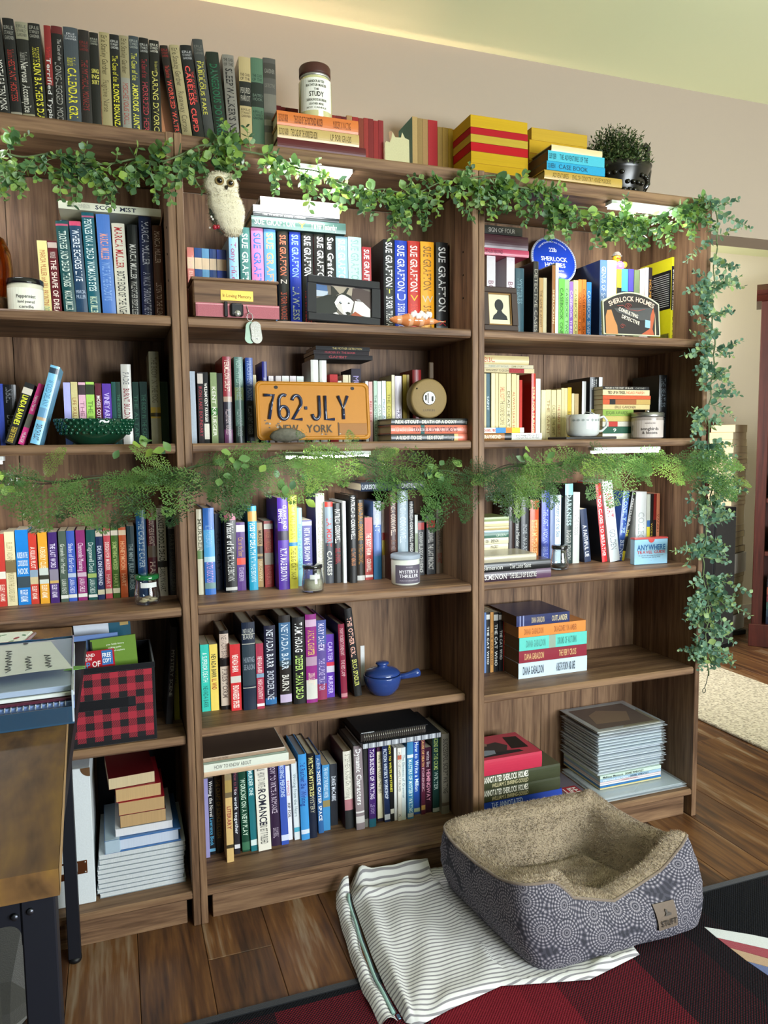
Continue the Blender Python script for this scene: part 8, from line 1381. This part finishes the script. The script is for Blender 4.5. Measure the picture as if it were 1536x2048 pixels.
# cushion: tufted, domed
cv_ = []; cf = []; NR = 16
for k in range(NT):
    x, y = ring[k]; r0 = bil(QR, x, y); inn = (cen-r0); L = inn.length; inn.normalize(); e = r0+inn*.082
    for j in range(NR+1):
        u = j/NR; p = cen*(u)+e*(1-u); z = .050+.048*(1-(1-min(1, u*1.25))**4)-.008*u
        for (tx, ty, a_) in ((.93, -.215, .018), (.80, -.27, .010), (.80, -.20, .008)): z -= a_*math.exp(-((p.x-tx)**2+(p.y-ty)**2)/.0011)
        z += .004*math.sin(p.x*38)*math.cos(p.y*41)
        cv_.append((p.x, p.y, z))
cf = [(k*(NR+1)+j, ((k+1) % NT)*(NR+1)+j, ((k+1) % NT)*(NR+1)+j+1, k*(NR+1)+j+1) for k in range(NT) for j in range(NR)]
plush('cushion', cv_, cf, PL)
def pile(V_, F_, n, L0, name):
    Va = np.array(V_); Fa = np.array(F_); a, b, c_, d = (Va[Fa[:, i]] for i in range(4)); nr = np.cross(c_-a, d-b); ar = np.linalg.norm(nr, axis=1); nr /= ar[:, None]+1e-9
    if (nr[:, 2]*ar).sum() < 0: nr = -nr
    idx = RNG.choice(len(Fa), n, p=ar/ar.sum()); u, v = RNG.random((2, n, 1)); P0 = (a[idx]*(1-u)*(1-v)+b[idx]*u*(1-v)+c_[idx]*u*v+d[idx]*(1-u)*v); nn = nr[idx]
    sw = np.stack([np.sin(P0[:, 0]*70+3*np.sin(P0[:, 1]*50)), np.cos(P0[:, 1]*80+2*np.sin(P0[:, 2]*60)), np.zeros(n)], 1)*.7
    dr = nn + sw + RNG.normal(size=(n, 3))*.42; dr /= np.linalg.norm(dr, axis=1)[:, None]; sd = np.cross(dr, RNG.normal(size=(n, 3))); sd /= np.linalg.norm(sd, axis=1)[:, None]
    L = L0*RNG.uniform(.6, 1.25, (n, 1)); w_ = .00085; V2 = np.concatenate([P0-sd*w_-nn*.0006, P0+sd*w_-nn*.0006, P0+dr*L], 1).reshape(-1, 3); F2 = np.arange(3*n).reshape(-1, 3)
    me = bpy.data.meshes.new(name); me.vertices.add(3*n); me.vertices.foreach_set('co', V2.ravel()); me.loops.add(3*n); me.loops.foreach_set('vertex_index', F2.ravel().astype(np.int32)); me.polygons.add(n); me.polygons.foreach_set('loop_start', np.arange(0, 3*n, 3, dtype=np.int32)); me.update(calc_edges=True)
    me.materials.append(M['fluff']); at = me.color_attributes.new('Col', 'FLOAT_COLOR', 'CORNER'); cols = np.array([lin('a5957d'), lin('927f69'), lin('b5a68d'), lin('80705c')])[RNG.integers(0, 4, n)]; cc = np.concatenate([np.repeat(cols, 3, 0), np.ones((3*n, 1))], 1)
    at.data.foreach_set('color', cc.astype(np.float32).ravel()); o = bpy.data.objects.new(name, me); C.objects.link(o); o.parent = bed; o['kind'] = 'stuff'
pile(lv, lf, 46000, .0058, 'lining_pile'); pile(cv_, cf, 42000, .0052, 'cushion_pile')
# sewn label on the front wall
cx_ = .58; best = min(range(NT), key=lambda k: abs(ring[k][0]-cx_)+(10 if ring[k][1] > 0 else 0))
def wallpt(k, u): i = (k % NT)*(NP+1)+int(round(u*NP)); return Vector(vs[i])
b0 = bil(QB, .46, -1); b1 = bil(QB, .70, -1)
def tagp(s, zz, off):
    x = .30+.22*s; bb = bil(QB, x, -1); rr = bil(QR, x, -1); h = rim_h(x, -1); u = min(.98, max(.02, (zz-.006)/h)); p = bb*(1-u)+rr*u; o_ = (bb-cen).normalized(); p = p+o_*(.017*math.sin(math.pi*min(1, u*.92+.06))-.009*(1-u)**7+off); return (p.x, p.y-off*.6, zz)
def tagpanel(s0, s1, z0, z1, off, col, name, n=6, m=5):
    mb = MB(); V_ = [tagp(s0+(s1-s0)*i/n, z0+(z1-z0)*j/m, off) for j in range(m+1) for i in range(n+1)]; mb.add(V_, [(j*(n+1)+i, j*(n+1)+i+1, (j+1)*(n+1)+i+1, (j+1)*(n+1)+i) for j in range(m) for i in range(n)], col, True); return mb.obj(name, M['cloth_cover'], bed)
tagpanel(0, 1, .040, .097, .004, '6a5c50', 'sewn_label')
mb = MB(); text(mb, 'STUFT', lambda u, v: tagp(.1+.8*u/.05, .049+v, .0062), .05, .013, '2a2420', 1); mb.obj('lettering', M['print'], bed)
mb = MB(); pts = [(.34, .070), (.66, .070), (.68, .074), (.6, .077), (.52, .076), (.5, .083), (.44, .085), (.4, .081), (.43, .076)]; mb.poly([tagp(s, z, .006) for s, z in pts], '4a443e'); mb.obj('dog_emblem', M['print'], bed)

# ------------------------------------------------------------------ garlands
def leaf_mesh(name, w, fold, mat):
    o = [(0, 0, 0), (w*.7, .3, .04), (w, .58, .05), (w*.62, .86, .03), (0, 1.05, -.02), (-w*.62, .86, .03), (-w, .58, .05), (-w*.7, .3, .04), (0, .3, -fold*.5), (0, .58, -fold), (0, .86, -fold*.6)]
    f = [(0, 1, 8), (1, 2, 9, 8), (2, 3, 10, 9), (3, 4, 10), (0, 8, 7), (8, 9, 6, 7), (9, 10, 5, 6), (10, 4, 5)]
    me = bpy.data.meshes.new(name); me.from_pydata(o, [], f); me.materials.append(mat); me.polygons.foreach_set('use_smooth', [True]*len(f)); return me, o, f
def frame(d, up):
    d = d.normalized(); x = d.cross(up); x = x.normalized() if x.length > .05 else d.cross(Vector((1, 0, 0))).normalized(); z = x.cross(d); return Matrix((x, d, z)).transposed()
def garland(name, label, path, dens, sprig_len, drape, mat, matS, y_in, nleaf=300, leaf_s=(.0085, .0145), seed=3, side=False):
    G = np.random.default_rng(seed); root = thing(name, label, 'garland', path[0]); L0 = Vector(path[0]); P_ = [Vector(p) for p in path]
    seg = [(P_[i+1]-P_[i]).length for i in range(len(P_)-1)]; tot = sum(seg)
    def at(s):
        for i, l in enumerate(seg):
            if s <= l or i == len(seg)-1: return P_[i].lerp(P_[i+1], min(1, s/l)), (P_[i+1]-P_[i]).normalized()
            s -= l
    st = MB(); n = int(tot/.012); main = []
    for k in range(n+1):
        p, d = at(tot*k/n); main.append(p+Vector((0, .004*math.sin(k*.9), .005*math.sin(k*.5+1)))-L0)
    st.tube(main, .0021, 6, '5a6a44'); st.obj('stem', M['cloth_cover'], root)
    me, lo, lfc = leaf_mesh('leaf', .42, .08, mat); leaves = []; tw = MB()
    ns = int(tot*dens)
    for q in range(ns):
        p, d = at(G.random()*tot); p = p + Vector((0, .004, 0))
        if side: ang = Vector((G.choice([-1, 1])*G.uniform(.5, 1.2), G.uniform(-.8, .15), G.uniform(-.4, .7)))
        else: ang = Vector((G.normal()*.9, G.uniform(-.75, .1), G.choice([-1, -1, -1, 1])*G.uniform(.2, 1)))
        dr = ang.normalized(); L = G.uniform(*sprig_len)*(1.15 if dr.z < 0 else .75); m = max(3, int(L/.0095)); pts = []; cur = Vector(p)
        for j in range(m+1):
            pts.append(cur.copy()); dr = (dr+Vector((0, -.01, -drape))+Vector(G.normal(size=3))*.1).normalized(); cur = cur+dr*(L/m)
            if cur.y > y_in: cur.y = y_in; dr.y = min(dr.y, -.1)
        tw.tube([c_-L0 for c_ in pts], .0008, 4, '7a9058')
        for j in range(1, m+1):
            dd = (pts[j]-pts[j-1]).normalized(); rot = Matrix.Rotation(G.uniform(0, 6.28) if j == 1 else j*1.57+q, 3, dd); s = G.uniform(*leaf_s)*(1-.45*j/m)*1.5
            b0_ = rot @ (dd.cross(Vector((0, 0, 1))) if abs(dd.z) < .9 else dd.cross(Vector((1, 0, 0)))); b0_ = b0_.normalized()
            for sg in (1, -1):
                ld = (b0_*sg+dd*G.uniform(.25, .9)+Vector(G.normal(size=3))*.2).normalized(); up_ = (Vector((0, -1, .5))+Vector(G.normal(size=3))*.6)
                mtx = frame(ld, up_); pos = pts[j]
                tip = pos+ld*s*1.5
                if tip.y > y_in+.004: ld = Vector((ld.x, -abs(ld.y), ld.z)); mtx = frame(ld, up_)
                leaves.append((s, pos, mtx))
    o = tw.obj('twigs', M['cloth_cover'], root); o['kind'] = 'stuff'
    leaves.sort(key=lambda a: -a[0]*(1 if a[1].y < y_in-.012 else .7)); V_ = []; F_ = []; Cc = []
    for i, (s, pos, mtx) in enumerate(leaves):
        if i < nleaf:
            o = bpy.data.objects.new('leaf', me); C.objects.link(o); o.parent = root; m4 = (mtx*1.0).to_4x4(); m4 = Matrix.Translation(pos-L0) @ m4 @ Matrix.Scale(s*1.5, 4); o.matrix_local = m4
        else:
            k0 = len(V_); V_ += [tuple((pos-L0)+mtx @ (Vector(v)*s*1.5)) for v in lo]; F_ += [tuple(a+k0 for a in f) for f in lfc]; Cc += [G.random()]*len(lfc)
    if V_:
        mb = MB(); mb.v = V_; mb.f = F_; mb.c = [(c_, c_, c_) for c_ in Cc]; mb.s = [True]*len(F_); o = mb.obj('small_leaves', matS, root); o['kind'] = 'stuff'
    return root
PATH_TOP = [(-0.4048, -0.022, 1.7807), (-0.3311, -0.022, 1.7833), (-0.2647, -0.022, 1.7848), (-0.1966, -0.022, 1.7823), (-0.1056, -0.022, 1.7882), (-0.0214, -0.022, 1.8061), (0.0552, -0.022, 1.8383), (0.1108, -0.022, 1.8492), (0.167, -0.022, 1.8415), (0.2246, -0.022, 1.8337), (0.2954, -0.022, 1.8224), (0.3805, -0.022, 1.796), (0.4559, -0.022, 1.785), (0.5603, -0.022, 1.7905), (0.655, -0.022, 1.824), (0.7386, -0.022, 1.8498), (0.8101, -0.022, 1.8523), (0.8984, -0.022, 1.8337), (0.9897, -0.022, 1.8094), (1.0999, -0.022, 1.7936), (1.2142, -0.022, 1.7905), (1.3151, -0.022, 1.8075), (1.4187, -0.022, 1.8443), (1.4985, -0.022, 1.8685)]
PATH_SIDE = [(1.5002, -0.03, 1.8635), (1.5147, -0.03, 1.7642), (1.5037, -0.03, 1.6648), (1.5004, -0.03, 1.5511), (1.5155, -0.03, 1.4369), (1.5049, -0.03, 1.3208), (1.4931, -0.03, 1.2332), (1.5153, -0.03, 1.1301), (1.519, -0.03, 1.0259), (1.5039, -0.03, 0.9217), (1.4882, -0.03, 0.8322), (1.5026, -0.03, 0.7402), (1.5243, -0.03, 0.6618), (1.5117, -0.03, 0.5859), (1.5138, -0.03, 0.5237), (1.5237, -0.03, 0.4602)]
PATH_FERN = [(-0.4307, -0.03, 1.1141), (-0.3454, -0.03, 1.1108), (-0.257, -0.03, 1.1063), (-0.1652, -0.03, 1.0994), (-0.0692, -0.03, 1.1081), (0.0307, -0.03, 1.124), (0.1226, -0.03, 1.1337), (0.2177, -0.03, 1.1449), (0.3162, -0.03, 1.1517), (0.418, -0.03, 1.1377), (0.5238, -0.03, 1.1182), (0.634, -0.03, 1.0979), (0.7341, -0.03, 1.0903), (0.8378, -0.03, 1.1037), (0.9608, -0.03, 1.1172), (1.0888, -0.03, 1.1258), (1.2225, -0.03, 1.1291), (1.3623, -0.03, 1.1209), (1.4715, -0.03, 1.1087), (1.5665, -0.03, 1.0694)]

garland('eucalyptus_garland', 'long leafy green garland draped along the bookcase tops', PATH_TOP, 92, (.035, .098), .16, M['leaf'], M['leaf_stuff'], -.008, seed=3, leaf_s=(.0075, .0138))
garland('eucalyptus_garland', 'blue green leafy vine hanging down right side of bookcases', PATH_SIDE, 108, (.05, .118), .05, M['leaf2'], M['leaf2_stuff'], -.012, seed=5, side=True, leaf_s=(.0066, .0118))
lp = Vector(PATH_SIDE[-1]); r0 = [o for o in C.objects if o.name == 'eucalyptus_garland.001'][0]
mb = MB(); mb.tube([lp-r0.location, lp+Vector((-.006, 0, -.025))-r0.location, lp+Vector((-.012, 0, -.04))-r0.location], .0011, 5, '2c3a2a'); mb.tube([lp+Vector((-.0135+.006*math.cos(a), 0, -.047+.007*math.sin(a)))-r0.location for a in [2*math.pi*k/14 for k in range(14)]], .0011, 5, '2c3a2a', closed=True); mb.obj('wire_loop', M['paint'], r0)
# fern garland across the middle
def frond_mesh(seed):
    G = np.random.default_rng(seed); mb = MB(); n = 12; pts = [Vector((.05*math.sin(2.2*k/n)*(.5 if seed % 2 else -.5), k/n, -.22*(k/n)**2)) for k in range(n+1)]
    mb.tube(pts, [.005*(1-k/n)+.002 for k in range(n+1)], 4, (.4, .4, .4))
    for k in range(1, n):
        env = math.sin(math.pi*min(1, .12+.92*k/n))**.7*.33*(1-.3*k/n)
        for sg in (1, -1):
            d = Vector((sg*.86, .55+.2*G.random(), .12*G.normal())).normalized(); L = env*G.uniform(.8, 1.15); p = pts[k]; s_ = d.cross(Vector((0, 0, 1))).normalized()
            for q in range(4):
                u = (q+.7)/4.2; b = p+d*L*u; ll = .088*(1-u*.5)
                for s2 in (1, -1):
                    dd = (d*.75+s_*s2*.75+Vector((0, 0, .25*G.normal()))).normalized(); w_ = dd.cross(Vector((.1, .2, 1))).normalized()*.0115
                    mb.add([b-w_, b+dd*ll*.5+w_*.9, b+dd*ll, b+dd*ll*.5-w_*.9], [(0, 1, 2, 3)], (.5, .5, .5))
            mb.add([p-s_*.006, p+s_*.006, p+d*L*1.12], [(0, 1, 2)], (.4, .4, .4))
    me = bpy.data.meshes.new('frond'); me.from_pydata(mb.v, [], mb.f); me.materials.append(M['fern']); return me
FM = [frond_mesh(k) for k in range(4)]
root = thing('fern_garland', 'fern and cedar garland strung across the second shelf edge', 'garland', PATH_FERN[0]); L0 = Vector(PATH_FERN[0]); P_ = [Vector(p) for p in PATH_FERN]
G = np.random.default_rng(11); seg = [(P_[i+1]-P_[i]).length for i in range(len(P_)-1)]; tot = sum(seg)
def at_(s):
    for i, l in enumerate(seg):
        if s <= l or i == len(seg)-1: return P_[i].lerp(P_[i+1], min(1, s/l)), (P_[i+1]-P_[i]).normalized()
        s -= l
mb = MB(); nn_ = 150
mb.tube([at_(tot*k/nn_)[0]+Vector((0, .005*math.sin(k*.7), .007*math.sin(k*.41)))-L0 for k in range(nn_+1)], .0024, 6, '3c4a2c'); mb.tube([at_(tot*k/nn_)[0]+Vector((0, .006*math.cos(k*.6), .012*math.cos(k*.33)))-L0 for k in range(nn_+1)], .0016, 5, '3a2f22'); mb.obj('stem', M['cloth_cover'], root)
for q in range(135):
    p, d = at_(tot*(q+G.random())/135); sgn = G.choice([-1, 1])
    dr = Vector((sgn*G.uniform(.25, 1.1), G.uniform(-.75, -.05), G.uniform(-.95, .32) if G.random() < .92 else G.uniform(.3, .8))).normalized(); L = G.uniform(.085, .175)*(.72 if dr.z > .2 else 1)
    o = bpy.data.objects.new('frond', FM[q % 4]); C.objects.link(o); o.parent = root; up_ = Vector((G.normal()*.3, -.9, .6))
    o.matrix_local = Matrix.Translation(p+Vector((0, G.uniform(-.006, .004), G.uniform(-.006, .006)))-L0) @ frame(dr, up_).to_4x4() @ Matrix.Scale(L, 4)
me_b, _, _ = leaf_mesh('vine_leaf', .36, .1, M['leaf'])
for q in range(46):
    c0 = [(.10, -.042, 1.115), (.22, -.045, 1.10), (-.36, -.04, 1.085), (-.1, -.045, 1.16), (.62, -.045, 1.11), (.9, -.045, 1.15)][q % 6]; pos = Vector(c0)+Vector((G.normal()*.03, G.uniform(-.02, .0), G.normal()*.018)); dr = Vector((G.normal(), -.4, G.normal()-.3))
    o = bpy.data.objects.new('vine_leaf', me_b); C.objects.link(o); o.parent = root; o.matrix_local = Matrix.Translation(pos-L0) @ frame(dr, Vector((0, -1, .6))).to_4x4() @ Matrix.Scale(G.uniform(.02, .032), 4)

# ------------------------------------------------------------------ through the opening: book tower, dark bookcase, runner
t = thing('runner_rug', 'pale speckled shag runner on the floor beyond bookcases', 'rug', (2.42, .62, 0)); MB().box(-.305, .305, -.9, .62, .0005, .014, 'c4bba8', b=.004).obj('pile', M['shag'], t)
t = thing('book_tower', 'narrow tower shelf stacked with cream books beyond the vine', 'shelf', (3.315, 1.755, 0))
MB().box(-.05, .05, .105, .125, .0305, 1.30, '5a2c20', b=.003).obj('spine_post', M['cherry'], t); MB().box(-.09, .09, -.1, .128, 0.0005, .03, '3a3a3c', b=.004).obj('base', M['paint'], t)
zz = .031; idx = 0
UP = ' first second third fourth fifth sixth seventh eighth ninth tenth eleventh twelfth thirteenth fourteenth fifteenth sixteenth seventeenth eighteenth nineteenth twentieth twenty-first twenty-second twenty-third twenty-fourth twenty-fifth twenty-sixth twenty-seventh'.split(' ')
class _CN(dict):
    def __missing__(s, k): v = [int(k[i:i+2], 16) for i in (0, 2, 4)]; return 'dark' if max(v) < 90 else 'brown' if v[0] < 165 else 'cream'
CN = _CN()
tower = [(.2, .075, 'tray'), (.2, .028, 'c8b890'), (.2, .028, 'c4b48c'), (.2, .028, 'd0c4a0'), (.2, .028, 'b8a888'), (.2, .02, 'c8b890'), (.2, .012, '6a3048'), (.21, .03, '8a6a44'), (.21, .022, '7a5a38'), (.2, .095, 'tray'), (.22, .03, '4a3a30'), (.21, .04, 'b0a490'), (.21, .03, '3a3230'), (.21, .03, 'c0b4a0'), (.2, .095, 'd4d0c4'), (.2, .02, '8a6a40'), (.2, .02, 'c0a880'), (.2, .02, '9a7a50'), (.2, .075, 'c8c4b8'), (.2, .03, 'c4bcac'), (.21, .028, 'c8c0b0'), (.21, .02, '6a3a24'), (.21, .03, 'c4b898'), (.2, .03, 'cabfa0'), (.2, .032, 'c8b888'), (.19, .032, 'b09868'), (.19, .034, 'b89c68')]
sc_h = 1.235/sum(a[1]+.0006 for a in tower)
for w_, th, col in tower:
    th *= sc_h; yaw = RNG.uniform(-4, 4) + 22; idx += 1
    if col == 'tray':
        q = thing('white_tray', f'white angular tray on the book tower, {"lower one near the floor" if idx < 3 else "upper one holding upright paperbacks"}', 'tray', (3.31, 1.745, zz), (0, 0, math.radians(20)))
        mb = MB(); mb.prism([(-.085, -.085), (.085, -.085), (.095, .085), (-.095, .085)], 0, .004, 'z', 'd8d4cc')
        for (a, b, c_, d) in ((-.088, .088, -.088, -.084), (-.095, .095, .082, .086), (-.095, -.091, -.084, .082), (.091, .095, -.084, .082)): mb.box(a, b, c_, d, .0041, th, 'd8d4cc')
        mb.obj('tray_body', M['paint'], q)
    else:
        q = thing('paperback_book', f'{CN[col]} book, {UP[idx]} item up from the floor in the narrow book tower', 'book', (3.31+RNG.uniform(-.006, .006), 1.745, zz), (0, 0, math.radians(yaw)), group='books in the narrow tower')
        mb = MB(); mb.box(-w_/2, w_/2, -.07, .07, 0, .0008, col); mb.box(-w_/2, w_/2, -.07, .07, th-.0008, th, col); mb.box(w_/2-.001, w_/2, -.07, .07, .0008, th-.0008, col); mb.obj('cover', M['cloth_cover'], q); MB().box(-w_/2+.001, w_/2-.0012, -.069, .069, .0009, th-.0009, 'cbbd9c').obj('page_block', M['pages'], q)
    zz += th+.0006
t = thing('black_speaker', 'tall matte black speaker standing behind the hanging vine', 'speaker', (3.0, 1.55, 0), (0, 0, math.radians(12))); MB().box(-.1, .1, -.1, .1, .0005, .80, '0e0f13', b=.004).obj('cabinet', M['cloth_cover'], t); MB().box(-.09, .09, -.106, -.1005, .03, .77, '0a0a0d', b=.002).obj('grille', M['fabric'], t)
t = thing('cherry_cabinet', 'small dark red cabinet behind the vine, below the lamp', 'cabinet', (3.10, 1.86, 0))
MB().box(-.11, .10, -.03, .12, .0005, 1.54, '4a1b14', b=.004).obj('body', M['cherry'], t); MB().box(-.095, .085, -.034, -.0305, .85, 1.5, '5a2418', b=.002).obj('door', M['cherry'], t); MB().box(-.125, .105, -.045, .125, 1.541, 1.56, '4a1b14', b=.003).obj('top', M['cherry'], t)
t = thing('ceramic_dish', 'small tan dish standing on the dark red cabinet', 'dish', (3.14, 1.90, 1.5602)); MB().lathe([(.03, 0), (.035, .012), (.052, .03), (.054, .034), (.046, .03), (.02, .01)], n=24, col='9a8468').obj('dish', M['gloss'], t)
t = thing('power_cord', 'white cord with inline switch hanging down the cream wall', 'cord', (3.33, 1.94, 1.2))
MB().tube([(-.03, 0, .36), (.0, .02, .31), (.012, .03, .25), (.004, .03, .17), (-.006, .03, .10), (-.004, .03, .02), (.01, .03, -.06)], .0035, 6, 'd8d0c0').obj('cord', M['paint'], t); MB().box(-.02, .008, .014, .04, .10, .145, 'dcd6ca', b=.005).obj('switch', M['paint'], t)
hx, hy, hr = 3.226, 1.45, math.radians(-46)
t = thing('dark_bookcase', 'dark cherry bookcase at the right edge, far side of opening', 'bookcase', (hx, hy, 0), (0, 0, hr))
HD = .30
for (x0, x1) in ((0, .055), (.745, .80)): MB().box(x0, x1, 0, HD, .0005, 1.93, '4a1b14', b=.003).obj('side_panel', M['cherry'], t)
MB().box(.0555, .7445, HD-.012, HD, .08, 1.93, '3a1510').obj('back_panel', M['cherry'], t); MB().box(-.012, .812, -.015, .0, .0005, .13, '4a1b14', b=.003).obj('plinth', M['cherry'], t)
HS = [.125, .545, .845, 1.21, 1.56]
for z in HS: MB().box(.0555, .7445, .004, HD-.0125, z-.025, z, '4a1b14', b=.002).obj('shelf', M['cherry'], t)
mb = MB(); mb.prism([(-.0, 1.9305), (-.035, 1.955), (-.02, 1.965), (-.035, 1.985), (0, 2.02), (HD, 2.02), (HD, 1.9305)], -.025, .825, 'x', '4a1b14'); mb.obj('cornice', M['cherry'], t)
for (zs_, cols) in ((.125, ['1c2438', '2a3c4c', '34504a', '6a2c34', '8a4a3a', '2a2430']), (.545, ['3a3c40', 'a08a5c', '24404c']), (.845, ['2c2c34', '7a2a2c', '3c4c3a'])):
    z0 = zs_+.0006
    for i, col in enumerate(cols):
        th = .042 if zs_ < .2 else .04
        q = thing('hardback_book', f'{["dark navy", "dark teal", "green", "red", "brown", "black"][i]} flat hardback, {ORD[i]} up on {"lowest" if zs_ < .2 else "middle" if zs_ < .6 else "upper"} dark bookcase shelf', 'book', (hx+.075*math.cos(hr)-.04*math.sin(hr), hy+.075*math.sin(hr)+.04*math.cos(hr), z0), (0, 0, hr), group='books in the dark bookcase')
        mb = MB(); mb.box(0, .22, 0, .15, 0, .0025, col); mb.box(0, .22, 0, .15, th-.0025, th, col); mb.box(0, .22, 0, .003, .0025, th-.0025, col); mb.obj('cover', M['jacket'], q); MB().box(.003, .217, .0035, .148, .003, th-.003, 'c8bc9c').obj('page_block', M['pages'], q); z0 += th+.0006

# ------------------------------------------------------------------ pieces of a part go one level deeper
SUB = {'lettering': ('paper_label', 'sewn_label', 'face', 'panel', 'label_card'), 'dog_emblem': ('sewn_label',), 'eye': ('eye_ring',), 'lid_knob': ('lid',), 'engraving': ('brass_plate', 'tag_plate'), 'button': ('buckle',), 'rivet': ('label_holder',), 'label_card': ('label_holder',), 'piping': ('backrest', 'outer_cover'), 'handle_band': ('check_panel',), 'scrollwork': ('panel',), 'painted_still_life': ('panel',), 'grey_field': ('panel',), 'bead_border': ('rim',), 'bust_silhouette': ('print',), 'thumb_notch': ('top_flap',), 'cover_picture': ('cover',), 'label_strip': ('cover',), 'rust_patch': ('plate',), 'sticker_recess': ('plate',), 'bolt_hole': ('plate',), 'leaf_print': ('pouch',), 'edge_stitching': ('strap',), 'zipper_teeth': ('zipper_tape',), 'zipper_pull': ('zipper_tape',), 'crank': ('hub_disc',), 'leaf_decoration': ('cup',), 'colour_block': ('cover',), 'shell_lip': ('shell_body',)}
for root in [o for o in C.objects if o.parent is None]:
    ch = list(root.children); used = 0
    for o in ch:
        b = o.name.split('.')[0]
        if b == 'leveling_foot':
            legs = [q for q in ch if q.name.split('.')[0] == 'leg']; o.parent = legs[used]; used += 1; continue
        for q in ch:
            if q.name.split('.')[0] in SUB.get(b, ()) and q is not o and not o.children and q.parent is root: o.parent = q; break
